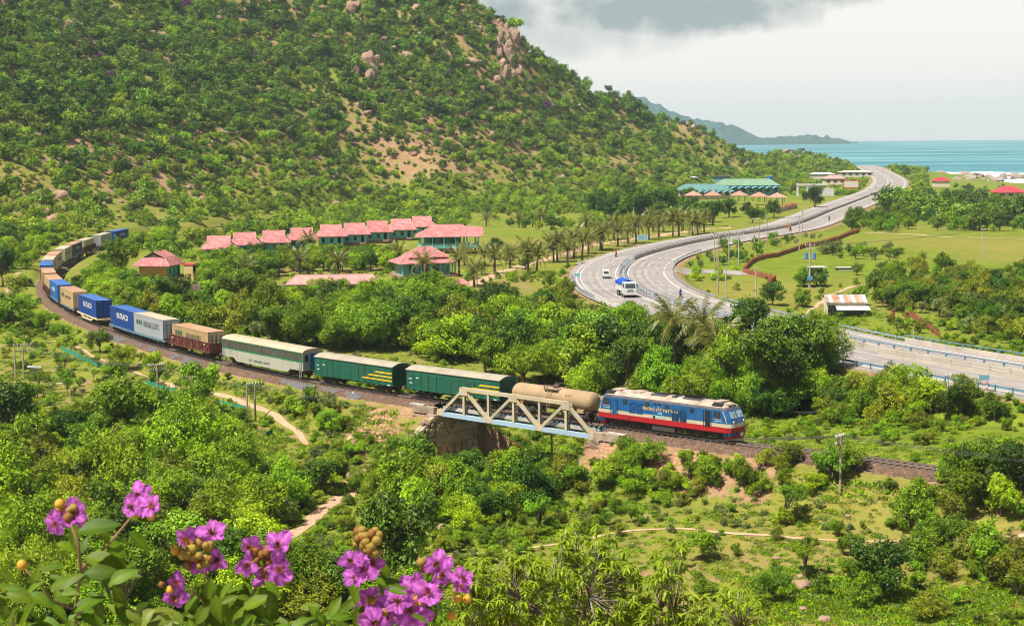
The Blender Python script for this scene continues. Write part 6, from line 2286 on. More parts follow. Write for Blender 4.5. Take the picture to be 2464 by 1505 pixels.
def van():
 p = P(1459, 670, RDZ)
 d = -RD.dir(s_of(RD, p[0], p[1]))
 t = thing('minivan', (p[0], p[1] + 1.5, RDZ + .01), head_to(d), 'small white van driving on the left carriageway of the bend', 'van')
 pr = [(-1.85, .35), (1.85, .35), (1.95, .75), (1.80, 1.05), (1.25, 1.75), (.9, 1.88), (-1.6, 1.88), (-1.85, 1.6)]
 b = MB()
 n = len(pr)
 vs = [(x, -.74, z) for x, z in pr] + [(x * (.97 if z > 1.4 else 1), -.62 if z > 1.4 else -.76, z) for x, z in pr]
 MB().prism([(x, z) for x, z in pr], -.74, .74, 'y').ob('body', 'vehicle_white', t)
 MB().add([(1.84, -.62, 1.08), (1.84, .62, 1.08), (1.32, .58, 1.70), (1.32, -.58, 1.70)], [(0, 1, 2, 3)]).ob('windscreen', 'window_glass', t)
 MB().box(1.9, 0, .5, .12, 1.5, .3).ob('bumper', 'vehicle_grey', t)
 for y in (-.5, .5):
  MB().box(1.93, y, .82, .06, .3, .18).ob('headlight', 'porcelain', t)
  MB().box(1.45, y * 1.75, 1.25, .08, .22, .18).ob('mirror', 'vehicle_grey', t)
 MB().box(1.97, 0, .55, .03, .4, .12).ob('number_plate', 'white_paint', t)
 for s in (-1, 1):
  for x, w in ((.75, .7), (-.2, .9), (-1.2, .8)):
   MB().box(x, s * .745, 1.42, w, .02, .45).ob('side_window', 'window_glass', t)
  for x in (1.2, -1.2):
   wheel_obj(t, x, s * .66, .3, .18)
def shrink(o, k):
 o.scale = (k, k, k)
def truck():
 p = P(1508, 715, RDZ)
 d = -RD.dir(s_of(RD, p[0], p[1]))
 t = thing('dump_truck', (p[0], p[1] + 2.5, RDZ + .01), head_to(d), 'white tipper truck with blue tarpaulin on the bend', 'truck')
 MB().prism([(2.1, .75), (4.3, .75), (4.38, 1.3), (4.3, 1.9), (4.12, 2.95), (3.95, 3.1), (2.1, 3.1)], -1.2, 1.2, 'y').ob('cab', 'vehicle_white', t)
 MB().add([(4.33, -1.05, 1.95), (4.33, 1.05, 1.95), (4.16, 1.0, 2.85), (4.16, -1.0, 2.85)], [(0, 1, 2, 3)]).ob('windscreen', 'window_glass', t)
 for z, w in ((1.45, 1.5), (1.25, 1.3), (1.62, 1.1)):
  MB().box(4.38, 0, z, .05, w, .07).ob('grille_bar', 'blue_steel', t)
 MB().box(4.36, 0, .82, .2, 2.4, .4).ob('bumper', 'vehicle_white', t)
 MB().box(4.47, 0, .85, .03, .6, .16).ob('number_plate', 'porcelain', t)
 for y in (-.85, .85):
  MB().box(4.46, y, .85, .05, .4, .2).ob('headlight', 'porcelain', t)
 for s in (-1, 1):
  MB().box(4.15, s * 1.42, 2.4, .12, .2, .6).ob('mirror', 'black_rubber', t)
  MB().box(3.3, s * 1.205, 2.45, 1.1, .02, .7).ob('side_window', 'window_glass', t)
  for x in (3.4, 1.7, -1.6, -2.9):
   wheel_obj(t, x, s * .98, .5, .34)
 MB().box(-.2, 0, .85, 7.8, .9, .3).ob('chassis', 'bogie_steel', t)
 MB().prism([(-4.0, 1.15), (1.9, 1.15), (1.9, 2.85), (-4.0, 2.85)], -1.22, 1.22, 'y').ob('tipper_body', 'vehicle_white', t)
 b = MB()
 for x in np.linspace(-3.9, 1.8, 8):
  for s in (-1, 1):
   b.box(x, s * 1.25, 2.0, .12, .1, 1.6)
 b.ob('body_rib', 'vehicle_white', t)
 vs, nx = [], 9
 for i in range(nx):
  x = -4.05 + 6.0 * i / (nx - 1)
  for y, z in ((-1.32, 2.35), (-1.3, 2.95), (-.6, 3.25), (0, 3.35 + .1 * (i % 2)), (.6, 3.25), (1.3, 2.95), (1.32, 2.35)):
   vs.append((x, y, z + .06 * ((i * 3) % 2)))
 MB().add(vs, [(i * 7 + k, (i + 1) * 7 + k, (i + 1) * 7 + k + 1, i * 7 + k + 1) for i in range(nx - 1) for k in range(6)]).ob('tarpaulin', 'tarp_blue', t)

_body = {}
def figure_mesh(pose):
 """one continuous skinned body; pose gives the joints"""
 if pose in _body:
  return _body[pose]
 if pose == 'ride':
  J = {'pel': (0, 0, .0), 'ch': (.10, 0, .38), 'nk': (.13, 0, .55), 'hd': (.17, 0, .70), 'ht': (.17, 0, .80),
    'sl': (.12, .2, .48), 'el': (.30, .27, .27), 'wl': (.52, .27, .30), 'sr': (.12, -.2, .48), 'er': (.30, -.27, .27), 'wr': (.52, -.27, .30),
    'hl': (.02, .12, -.02), 'kl': (.40, .16, -.02), 'al': (.32, .15, -.42), 'fl': (.46, .15, -.44), 'hr': (.02, -.12, -.02), 'kr': (.40, -.16, -.02), 'ar': (.32, -.15, -.42), 'fr': (.46, -.15, -.44)}
 else:
  J = {'pel': (0, 0, .90), 'ch': (0, 0, 1.25), 'nk': (0, 0, 1.46), 'hd': (.02, 0, 1.60), 'ht': (.02, 0, 1.70),
    'sl': (0, .2, 1.40), 'el': (.03, .27, 1.14), 'wl': (.10, .25, .88), 'sr': (0, -.2, 1.40), 'er': (.03, -.27, 1.14), 'wr': (.10, -.25, .88),
    'hl': (0, .1, .86), 'kl': (.04, .11, .47), 'al': (-.02, .12, .08), 'fl': (.14, .13, .03), 'hr': (0, -.1, .86), 'kr': (.05, -.11, .47), 'ar': (.02, -.12, .08), 'fr': (.18, -.13, .03)}
 rad = {'pel': .15, 'ch': .16, 'nk': .065, 'hd': .105, 'ht': .07, 's': .075, 'e': .05, 'w': .04, 'h': .095, 'k': .065, 'a': .045, 'f': .04}
 E_ = [('pel', 'ch'), ('ch', 'nk'), ('nk', 'hd'), ('hd', 'ht')]
 for s in 'lr':
  E_ += [('ch', 's' + s), ('s' + s, 'e' + s), ('e' + s, 'w' + s), ('pel', 'h' + s), ('h' + s, 'k' + s), ('k' + s, 'a' + s), ('a' + s, 'f' + s)]
 nm = list(J)
 me = bpy.data.meshes.new('body')
 me.from_pydata([J[k] for k in nm], [(nm.index(a), nm.index(b)) for a, b in E_], [])
 o = bpy.data.objects.new('tmp_body', me)
 COL.objects.link(o)
 md = o.modifiers.new('skin', 'SKIN')
 for i, k in enumerate(nm):
  r = rad.get(k, rad.get(k[0], .06))
  me.skin_vertices[0].data[i].radius = (r, r)
  me.skin_vertices[0].data[i].use_root = (k == 'pel')
 sb = o.modifiers.new('sub', 'SUBSURF')
 sb.levels = sb.render_levels = 1
 dg = bpy.context.evaluated_depsgraph_get()
 out = bpy.data.meshes.new_from_object(o.evaluated_get(dg))
 bpy.data.objects.remove(o)
 _body[pose] = out
 return out
def dress(me, top, legs, zsplit, zhead):
 me = me.copy()
 me.materials.clear()
 for m in (top, legs, 'skin'):
  me.materials.append(MATS[m])
 for p in me.polygons:
  z = p.center.z
  p.material_index = 2 if z > zhead else (0 if z > zsplit else 1)
  p.use_smooth = True
 return me
def rider(u, v, z, label, plabel, top, toward=True, helmet='helmet_red', bike='cloth_dark'):
 p = P(u, v, z)
 d = RD.dir(s_of(RD, p[0], p[1])) * (-1 if toward else 1)
 t = thing('motorbike', (p[0], p[1], z + .01), head_to(d), label, 'motorbike')
 for x in (-.62, .62):
  o = MB().cyl((x, -.05, .28), (x, .05, .28), .28, n=14).ob('wheel', 'black_rubber', t)
  MB().cyl((x, -.055, .28), (x, .055, .28), .16, n=10).ob('rim', 'galvanised', o)
 MB().tube([(-.6, 0, .5), (-.2, 0, .66), (.15, 0, .45), (.42, 0, .7), (.55, 0, .95)], [.1, .12, .10, .09, .06], 8).ob('frame', bike, t)
 MB().prism([(-.7, .66), (.12, .62), (.1, .74), (-.65, .82)], -.13, .13, 'y').ob('seat', 'black_rubber', t)
 MB().tube([(.62, 0, .28), (.5, 0, .95)], .035, 6).ob('fork', 'galvanised', t)
 MB().tube([(.42, -.32, 1.0), (.5, 0, .98), (.42, .32, 1.0)], .022, 6).ob('handlebar', 'black_rubber', t)
 MB().cyl((.55, 0, .92), (.66, 0, .90), .09, n=10).ob('headlight', 'porcelain', t)
 MB().box(-.05, 0, .36, .5, .24, .26).ob('engine', 'vehicle_grey', t)
 pr = thing('person', (p[0] - d[0] * .22, p[1] - d[1] * .22, z + .80), head_to(d), plabel, 'person')
 put('body', dress(figure_mesh('ride'), top, 'cloth_dark', .02, .60), None, pr)
 b = MB()
 vs, fs = [], []
 for i in range(5):
  for k in range(10):
   a, q = 2 * pi * k / 10, i / 4 * pi / 2
   vs.append((.17 + .135 * cos(a) * cos(q), .13 * sin(a) * cos(q), .72 + .13 * sin(q)))
 b.add(vs, [(i * 10 + k, i * 10 + (k + 1) % 10, i * 10 + 10 + (k + 1) % 10, i * 10 + 10 + k) for i in range(4) for k in range(10)])
 b.ob('helmet', helmet, pr, smooth=True)
def sign_posts():
 def sign(u, v, z, label, h, shape, w, m, face, name='road_sign'):
  p = P(u, v, z)
  t = thing(name, (p[0], p[1], z - .1), 0, label, 'sign')
  for x in ((-w * .35, w * .35) if shape == 'board' and w > 1.2 else (0,)):
   MB().cyl((x, .05, -.3), (x, .05, h), .05, n=6).ob('post', 'galvanised', t)
  if shape == 'tri':
   MB().prism([(-w / 2, h - w * .85), (w / 2, h - w * .85), (0, h)], -.03, 0, 'y').ob('plate', m, t)
   MB().prism([(-w * .30, h - w * .76), (w * .30, h - w * .76), (0, h - w * .24)], -.04, -.03, 'y').ob('face', face, t)
  else:
   pl = MB().box(0, -.02, h - w * .22, w, .06, w * .5).ob('plate', m, t)
   MB().box(0, -.06, h - w * .22, w * .9, .02, w * .4).ob('face', face, t)
  return t
 sign(1393, 660, .9, 'triangular warning sign at the outer edge of the road bend', 3.0, 'tri', 1.0, 'tin_grey', 'galvanised')
 sign(1546, 595, .6, 'blue direction board on two posts beside the palm row', 3.2, 'board', 2.6, 'tin_grey', 'awning_blue')
 t = sign(1896, 562, 1.0, 'pair of yellow triangular warning signs beside the far carriageway', 3.4, 'tri', 1.1, 'sign_red', 'sign_yellow')
 MB().prism([(-.5, 1.4), (.5, 1.4), (0, 2.3)], -.03, 0, 'y').ob('plate', 'sign_red', t)
 MB().prism([(-.3, 1.5), (.3, 1.5), (0, 2.05)], -.045, -.03, 'y').ob('face', 'sign_yellow', t)
 sign(1988, 478, 1, 'pale billboard beside the far road on the market side', 4.5, 'board', 7, 'wall_white', 'tin_grey', 'billboard')
 sign(2152, 494, 0, 'long red and blue billboard on the sea side of the road', 4.5, 'board', 9, 'roof_grey_pink', 'awning_blue', 'billboard')
 sign(2048, 458, 1, 'blue topped billboard between the trees beside the far road', 5, 'board', 8, 'sign_red', 'wall_white', 'billboard')
 for u, v, lab in ((1389, 684, 'small blue board on red and white posts at the bend guard rail'), (2367, 948, 'small blue board on red and white posts below the road bridge')):
  p = P(u, v, .6)
  t = thing('marker_board', (p[0], p[1], p[2] - .5), 0, lab, 'sign')
  for x in (-.35, .35):
   for k in range(7):
    MB().box(x, 0, .2 + k * .3, .11, .11, .3).ob('post_band', 'sign_red' if k % 2 else 'white_paint', t)
  MB().box(0, -.08, 2.35, 1.1, .05, .55).ob('board', 'awning_blue', t)
def road_furniture():
 z = RDZ
 # concrete median with a metal railing, then double guard rails round the bend
 s0, s1 = s_of(RD, 27.6, 372), s_of(RD, 225, 985)
 a = RD.at(s0)
 t = thing('median_barrier', (a[0], a[1], z), 0, 'long concrete median barrier with metal railing along the coast road', 'barrier')
 ss = np.arange(s0, s1, 4.0)
 for i in range(len(ss) - 1):
  q0, q1 = RD.at(ss[i]), RD.at(ss[i + 1])
  MB().bar((q0[0] - a[0], q0[1] - a[1], .4), (q1[0] - a[0], q1[1] - a[1], .4), .36, .82).ob('wall_segment', 'concrete', t)
 sr = np.arange(s0, s0 + 250, 2.5)
 pm = MB().box(0, 0, 1.06, .09, .09, .5).mesh('railing_post')
 pm.materials.append(MATS['galvanised'])
 for s in sr:
  q = RD.at(s)
  put('railing_post', pm, None, t, (q[0] - a[0], q[1] - a[1], 0))
 for zz in (1.05, 1.28):
  MB().tube([(RD.at(s)[0] - a[0], RD.at(s)[1] - a[1], zz) for s in np.append(sr, sr[-1] + 2)], .045, 5).ob('rail', 'galvanised', t)
 sb = s_of(RD, 40, 226)
 for o_, lab in ((.55, 'guard rail on the left side of the median round the bend'), (-.55, 'guard rail on the right side of the median round the bend')):
  guard_rail(lab, [RD.off(s, o_) for s in np.arange(sb, s0 - 1, 5)], z, 1.0, 'coupler_steel' if False else 'galvanised', 2.6, beams=(.5, .92), beam_h=.16)
 pix = lambda l, zz: [P(u, v, zz) for u, v in l]
 guard_rail('guard rail on the outer left edge of the road bend', [RD.off(s, 10.1) for s in np.arange(s_of(RD, 24, 284), s_of(RD, 22.5, 330), 5)], z - .1)
 sj = s_of(RD, 32, 345)
 guard_rail('blue grey guard rail beyond the side road on the right edge', [RD.off(s, -10.2) for s in np.arange(sj + 14, sj + 62, 6)], z - .1)
 guard_rail('guard rail between the side road and the shed on the right edge', [RD.off(s, -10.2) for s in np.arange(s_of(RD, 25, 279), sj - 14, 5)], z - .1)
 guard_rail('blue grey guard rail along the field before the road bridge', [RD.off(s, -10.2) for s in np.arange(s_of(RD, 46, 209), s_of(RD, 25, 276), 5)], z - .1)
 # road bridge in the right of the picture
 s_a, s_b = s_of(RD, 75, 156), s_of(RD, 45.5, 211)
 def parapet(label, off, sA, sB, h, rail, m='pale_concrete', bal=False):
  q = RD.off(sA, off)
  t = thing('bridge_parapet', (q[0], q[1], z), 0, label, 'parapet', None)
  ss = np.arange(sA, sB, 3.2)
  for i in range(len(ss) - 1):
   e0, e1 = RD.off(ss[i], off) - q, RD.off(ss[i + 1], off) - q
   MB().bar((e0[0], e0[1], h / 2), (e1[0], e1[1], h / 2), .3, h).ob('wall_segment', m, t)
   if bal:
    for zz in (h + .22, h + .52):
     MB().bar((e0[0], e0[1], zz), (e1[0], e1[1], zz), .16, .15).ob('rail', m, t)
   MB().box(e0[0], e0[1], (h + (.75 if bal else .45)) / 2, .22, .22, h + (.75 if bal else .45)).ob('post', m if bal else rail, t)
  if not bal:
   MB().tube([tuple(RD.off(s, off) - q) + (h + .42,) for s in ss], .075, 6).ob('hand_rail', rail, t)
 parapet('concrete parapet with blue handrail on the far side of the road bridge', -10.2, s_a - 12, s_b + 6, .55, 'blue_steel')
 parapet('middle concrete parapet with blue handrail between the two carriageways', -1.3, s_a + 10, s_b + 6, .75, 'blue_steel', 'concrete')
 parapet('white concrete balustrade beside the near carriageway of the road bridge', 1.3, s_a + 16, s_b - 2, .45, 'blue_steel', bal=True)
 guard_rail('blue guard rail on the near edge of the road bridge', [RD.off(s, 10.2) for s in np.arange(s_a - 14, s_b + 10, 4)], z - .05, .8, 'blue_steel', 2.5)
 guard_rail('grey guard rail following the white balustrade', [RD.off(s, 1.2) for s in np.arange(s_a - 14, s_a + 15, 4)], z, .75)
 q = RD.off(s_b, 10.6)
 b = MB()
 ss = np.arange(s_a - 14, s_b + 12, 4.0)
 for i in range(len(ss) - 1):
  e0, e1 = RD.off(ss[i], 10.55), RD.off(ss[i + 1], 10.55)
  b.bar((e0[0], e0[1], z - .35), (e1[0], e1[1], z - .35), .25, .7)
 b.ob('road_edge_beam', 'concrete', kind='structure')
 # white marker stones
 for i, (u, v) in enumerate(((1408, 628), (1420, 618), (1470, 612), (1620, 566), (1680, 555), (1756, 545), (1840, 532))):
  p = P(u, v, .9)
  t = thing('marker_post', (p[0], p[1], .7), 0, 'short white marker post with red top by the palm row', 'marker post', 'marker posts on the palm verge')
  MB().box(0, 0, .35, .18, .18, .7).ob('shaft', 'white_paint', t)
  MB().box(0, 0, .76, .185, .185, .12).ob('top', 'sign_red', t)
 for u, v, lab in ((850, 956, 'white marker post on the ballast by the coach end'), (2036, 1092, 'white marker post beyond the track right of the locomotive'), (1561, 1050, 'small white peg beside the track below the locomotive middle'), (1753, 1076, 'small white peg beside the track at the locomotive nose')):
  p = ground(u, v)
  t = thing('marker_post', (p[0], p[1], p[2]), 0, lab, 'marker post')
  h = .55 if u in (850, 2036) else .32
  MB().box(0, 0, h / 2, .16, .12, h).ob('shaft', 'white_paint', t)
  MB().cyl((0, 0, h), (0, 0, h + .06), .09, .03, n=8).ob('top', 'porcelain', t)
def traffic():
 van(); truck()
 for o in COL.objects:
  if o.name in ('minivan', 'dump_truck'):
   shrink(o, .86)
 rider(1482, 618, RDZ, 'red motorbike rounding the outside of the bend', 'rider in red shirt on the motorbike at the outside of the bend', 'cloth_red')
 rider(1638, 716, RDZ, 'motorbike coming along the right edge before the coconut palms', 'rider in bright blue jacket and red helmet before the coconut palms', 'cloth_blue')
 rider(1902, 556, RDZ, 'motorbike near the yellow warning signs', 'rider near the yellow warning signs', 'cloth_dark', False, 'vehicle_white')
 rider(1995, 531, RDZ, 'motorbike halfway along the straight road', 'dark clad rider halfway along the straight road', 'cloth_dark', False, 'cloth_dark')
 rider(2108, 456, RDZ, 'distant motorbike left of the median near the junction', 'distant rider in red left of the median near the junction', 'cloth_red')
 rider(2157, 470, RDZ, 'distant motorbike at the right road edge near the billboard', 'distant rider in blue at the right road edge', 'cloth_blue')
 # two people beside the far train
 for u, v, lab, top in ((193, 630, 'standing person in blue beside the far containers', 'cloth_blue'), (204, 628, 'standing person in yellow shirt beside the far containers', 'cloth_yellow')):
  p = P(u, v, -.4)
  t = thing('person', (p[0], p[1], gz(p[0], p[1])), 1.0, lab, 'person')
  put('body', dress(figure_mesh('stand'), top, 'cloth_dark', .92, 1.49), None, t)
  MB().tube([(.0, 0, 1.56), (.0, 0, 1.66), (.0, 0, 1.74)], [.10, .115, .05], 8).ob('hair', 'cloth_dark', t, smooth=True)
  KEEP_OUT.append((p[0], p[1], 1.5))
  GUARD.append((u - 8, v - 24, u + 8, v - 4, np.linalg.norm(p[:2])))
def poles():
 def at(u, v, z=-.2):
  q = P(u, v, z)
  return q[0], q[1]
 plain = [(1719, 645, 7.8, 'tallest left pole of the cluster between road and fence', ((7.3, 1.4, 3),)), (1728, 699, 11.5, 'thin wooden pole nearest the side road', ()), (1754, 640, 7.4, 'double arm pole in the middle of the cluster by the road', ((7.0, 2.0, 4), (6.3, 1.6, 3))),
    (1777, 645, 7.2, 'pole with platform right of the pole cluster', ((6.9, 2.2, 4), (6.2, 2.0, 3))), (1815, 608, 8.0, 'left one of three poles behind the palm road', ((7.7, 1.2, 3),)), (1826, 609, 8.0, 'middle one of three poles by the road', ((7.7, 1.2, 3),)),
    (1845, 602, 8.4, 'right one of three poles by the road', ((8.0, 1.2, 3),)), (1923, 613, 9.4, 'tall pole beside the fence near the warning signs', ((9.0, 1.2, 3),)), (1930, 573, 8.0, 'pole behind the tall fence pole', ((7.6, 1.0, 2),)),
    (1746, 706, 5.5, 'short thin post in front of the bushes by the side road', ()), (1819, 716, 6.5, 'grey pole in front of the orange fence corner', ((6.2, .8, 2),)),
    (2364, 618, 7.2, 'grey pole standing alone in the right field', ((6.9, 1.0, 2),)), (2280, 972, 3.9, 'white pole below the road bridge', ((3.8, .7, 2),)), (2198, 812, 3.5, 'lamp post with dark head beside the road bridge', ()),
    (1525, 560, 7, 'pole behind the palms', ()), (2124, 452, 9, 'distant pole at the junction', ((8.5, 1.4, 2),)), (1918, 470, 12, 'pole beside the gate frame', ((11, 1.4, 2),)), (1946, 480, 12, 'second pole beside the gate frame', ((11, 1.4, 2),)), (2113, 395, 12, 'far pole on the skyline by the sea', ()), (2092, 500, 7, 'pole beside the road near the roadside trees', ((6.6, 1.2, 2),))]
 tops = {}
 for i, (u, v, h, lab, arms) in enumerate(plain):
  x, y = at(u, v)
  pole(x, y, h, lab, arms, r=.14 if v < 750 else .12, m='pole_wood' if i in (0, 1, 4, 5, 6) else 'pole_concrete')
  tops[i] = (x, y, gz(x, y) + h - .3)
  KEEP_OUT.append((x, y, .8))
 x, y = at(1948, 688)
 pole(x, y, 8.6, 'grey pole with two blue transformers and meter box', ((8.2, 2.0, 3), (7.5, 1.6, 3)), extra='transformer', r=.2)
 KEEP_OUT.append((x, y, 1.5))
 tx = (x, y, gz(x, y) + 8.2)
 for a, b, lab in ((0, 2, 'wires between the left and middle cluster poles'), (2, 3, 'short wires between the double arm poles'), (3, 4, 'wires from the cluster to the three poles'), (6, 7, 'wires from the three poles to the fence pole')):
  wires(lab, tops[a], tops[b])
 wires('wires from the tall fence pole to the transformer pole', tops[7], tx)
 wires('wires from the transformer pole to the right field pole', tx, tops[11])
 # line along the railway
 line = []
 for u, v, z0, h, lab, arms in ((57, 902, -2.6, 4.6, 'twin leg telegraph pole at the far left of the garden', ((4.4, 2.4, 6), (3.7, 2.4, 6))), (380, 960, -3.2, 4.9, 'telegraph pole half hidden by trees below the grey container', ((4.7, 2.2, 8), (4.1, 2.2, 8))),
           (615, 1014, -4.2, 4.4, 'twin leg telegraph pole beside the dirt path', ((4.3, 2.2, 6), (3.6, 2.2, 6))), (1328, 1125, -6.6, 4.6, 'telegraph pole with two crossarms in front of the truss bridge', ((4.5, 2.3, 9), (3.8, 2.3, 9))),
           (2021, 1232, -4.2, 5.0, 'leaning armed telegraph pole right of the locomotive', ((4.8, 1.5, 5), (4.2, 1.5, 4)))):
  q = P(u, v, z0)
  rz = TR.dir(s_of(TR, q[0], q[1]))
  rz = atan2(rz[1], rz[0]) + pi / 2 + (.35 if u == 1328 else 0)
  t = pole(q[0], q[1], h, lab, arms, r=.13, m='pole_wood', rz=rz, name='telegraph_pole')
  if 'twin' in lab:
   MB().tube([(1.1, 0, -.6), (1.1, 0, h - .2)], [.13, .1], 8).ob('shaft', 'pole_wood', t)
  line.append((q[0], q[1], gz(q[0], q[1]) + h - .1))
  KEEP_OUT.append((q[0], q[1], 1.0))
  uu, vv, dd = proj(q[0], q[1], gz(q[0], q[1]) + h)
  GUARD.append((float(uu) - 20, float(vv) - 2, float(uu) + 20, float(vv) + (48 if u > 1000 else 40), float(dd)))
 labs = ['telegraph wires above the garden fence', 'telegraph wires below the grey container and the coach', 'telegraph wires in front of the stone abutment', 'telegraph wires below the locomotive']
 for (a, b), lab in zip(zip(line[:-1], line[1:]), labs):
  wires(lab, a, b, 5, 1.0, .7)
 wires('telegraph wires leaving the picture at the lower right', line[-1], (line[-1][0] + 34, line[-1][1] - 26, line[-1][2] + .6), 4, .7, .5)
def garden():
 mat('net_green', (0.02, 0.22, 0.13), .8, .2, 4)
 mat('post_grey', (0.22, 0.17, 0.13), .9, .2, 4)
 for lab, l in (('green net fence along the vegetable garden', [(148, 842), (215, 874), (290, 903)]), ('green net fence below the brown open wagon', [(352, 925), (410, 945), (480, 966)]), ('short green net fence below the coach', [(508, 972), (560, 986), (600, 994)]), ('scrap of green net beside the dirt path', [(640, 1053), (656, 1046)])):
  pts = [ground(u, v) for u, v in l]
  c = Curve([p[:2] for p in pts], 1.0)
  a = c.at(0)
  za = gz(*a)
  t = thing('net_fence', (a[0], a[1], za), 0, lab, 'fence')
  n = max(2, int(c.L / 1.0))
  vs = []
  for i in range(n + 1):
   q = c.at(c.L * i / n)
   g = gz(*q) - za
   hh = .55 + .15 * vnoise(np.array([i * .6]), np.array([2.0]))[0]
   vs += [(q[0] - a[0], q[1] - a[1], g), (q[0] - a[0] + .03, q[1] - a[1], g + hh)]
  MB().add(vs, [(2 * i, 2 * i + 2, 2 * i + 3, 2 * i + 1) for i in range(n)]).ob('net', 'net_green', t)
  for i in range(0, n + 1, 3):
   q = c.at(c.L * i / n)
   MB().box(q[0] - a[0], q[1] - a[1], gz(*q) - za + .45, .09, .09, 1.1).ob('post', 'post_grey', t)
 for i, (u, v) in enumerate([(105, 955), (117, 958), (175, 965), (238, 966), (288, 965), (335, 962), (432, 930), (480, 915), (525, 905), (800, 0), (455, 925), (395, 940)]):
  if v == 0:
   continue
  p = ground(u, v)
  t = thing('fence_post', (p[0], p[1], p[2]), 0, 'thin grey garden post on the lawn at the left', 'post', 'garden posts on the left lawn')
  MB().tube([(0, 0, -.3), (.03, 0, 1.5)], [.06, .05], 6).ob('shaft', 'post_grey', t)
 p = ground(83, 905)
 t = thing('well_hut', (p[0], p[1], p[2]), .2, 'small grey hut with tin roof in the vegetable garden', 'hut')
 MB().box(0, 0, .55, 1.2, 1.0, 1.5).ob('wall', 'concrete', t)
 MB().prism([(-.9, 1.3), (.9, 1.15), (.9, 1.22), (-.9, 1.37)], -.75, .75, 'y').ob('roof', 'tin_grey', t)
 KEEP_OUT.append((p[0], p[1], 1.6))
 q = P(150, 870, -2.6)
 p = ground(140, 925)
 t = thing('garden_hose', (p[0], p[1], p[2] + .05), 0, 'pale hose lying in loops in the vegetable garden', 'hose')
 MB().tube([(-1.6, .4, .0), (-.8, -.1, .0), (.0, .1, .05), (1.0, .6, .1), (1.5, 1.4, .25), (1.2, 2.2, .25), (.3, 2.4, .2), (-.4, 2.0, .1)], .045, 6).ob('tube', 'porcelain', t)
# ------------------------------------------------------------------ flowering shrubs close to the camera
leaf_mat('leaf_waxy', (0.034, 0.088, 0.005), (0.125, 0.225, 0.008), trans=.3, rough=.5, hue=.02, val=.35, spec=.18)
leaf_mat('leaf_pale', (0.13, 0.21, 0.02), (0.24, 0.32, 0.04), trans=.35, rough=.45)
leaf_mat('leaf_tip', (0.16, 0.30, 0.008), (0.34, 0.50, 0.015), trans=.45, rough=.5, hue=.02, val=.25, spec=.35)
leaf_mat('petal_magenta', (0.53, 0.04, 0.55), (0.80, 0.25, 0.78), trans=.5, rough=.6, hue=.012, val=.18, spec=.1)
leaf_mat('stamen', (0.70, 0.28, 0.02), (0.8, 0.42, 0.05), trans=.3)
mat('bud_tan', (0.27, 0.14, 0.025), .7, .35, 40, col2=(0.20, 0.20, 0.03), thr=(.45, .6))
mat('bud_brown', (0.20, 0.085, 0.022), .8, .3, 40)
mat('bud_yellow', (0.46, 0.25, 0.02), .6, .2, 40)
mat('stem_brown', (0.21, 0.125, 0.065), .8, .2, 20)
mat('stem_green', (0.16, 0.19, 0.04), .7, .2, 20)
def blade(name, L, W, m, curl=.25, fold=.25, n=6, wav=0.0, seed=0, t0=.5, tv=.5, cross=4, tip=1.0):
 """leaf or petal along +x, face +z"""
 rs = np.random.RandomState(seed)
 vs, tint = [], []
 for i in range(n + 1):
  q = i / n
  w = W * (sin(pi * min(1, q ** .8 * tip)) * .5 + (.02 if q < 1 else .0))
  for k in range(cross + 1):
   e = k / cross * 2 - 1
   x = L * q
   z = -curl * L * q * q + fold * abs(e) * w + wav * L * rs.uniform(-1, 1) * (abs(e) * .5 + q * .5)
   vs.append((x, e * w, z))
   tint.append(t0 + tv * (rs.rand() - .5) * .5 + (.35 * tv if k == cross // 2 else 0))
 fs = [(i * (cross + 1) + k, (i + 1) * (cross + 1) + k, (i + 1) * (cross + 1) + k + 1, i * (cross + 1) + k + 1) for i in range(n) for k in range(cross)]
 me = MB().add(vs, fs).mesh(name, True)
 a = me.attributes.new('tint', 'FLOAT', 'POINT')
 a.data.foreach_set('value', np.clip(np.array(tint, np.float32), 0, 1))
 me.materials.append(MATS[m])
 return me
LEAF = [blade('leaf', 1, .46, 'leaf_waxy', c, f, seed=i) for i, (c, f) in enumerate(((.15, .25), (.35, .18), (.05, .35), (.25, -.15)))]
LEAFP = [blade('leaf', 1, .5, 'leaf_pale', c, f, seed=10 + i) for i, (c, f) in enumerate(((.15, .25), (.3, .15)))]
PETAL = [blade('petal', 1, .98, 'petal_magenta', c, .05, 8, .17, 20 + i, .45, 1.0, 6, .84) for i, c in enumerate((.1, .25, -.15, .35))]
TIP = [blade('leaf', 1, .34, 'leaf_tip', c, .2, 4, 0, 40 + i, .5, .6, 2) for i, c in enumerate((.3, .6, .9))]
def ball(r, m, seed=0, n=8, rough=.12):
 rs = np.random.RandomState(seed)
 vs, fs = [], []
 for i in range(6):
  q = pi * i / 5
  for k in range(n):
   a = 2 * pi * k / n
   R = r * (1 + rs.uniform(-rough, rough))
   vs.append((R * sin(q) * cos(a), R * sin(q) * sin(a), R * cos(q)))
 fs = [(i * n + k, (i + 1) * n + k, (i + 1) * n + (k + 1) % n, i * n + (k + 1) % n) for i in range(5) for k in range(n)]
 me = MB().add(vs, fs).mesh('bud', True)
 me.materials.append(MATS[m])
 return me
BUD = [ball(1, 'bud_tan', 1), ball(1, 'bud_brown', 2, rough=.3), ball(1, 'bud_yellow', 3, rough=.05)]
camR, camU, camF = Vector(_right), Vector(_up), Vector(_f0)
def Z8(x, y):
 return x / 1.232 / 1.6623, (1900 + y / 1.232) / 1.6623
def wpt(x, y, r):
 u, v = Z8(x, y)
 return Vector(PR(u, v, r))
def frame(xa, na):
 xa = xa.normalized()
 na = (na - xa * na.dot(xa)).normalized()
 return Matrix((xa, na.cross(xa), na)).transposed().to_4x4()
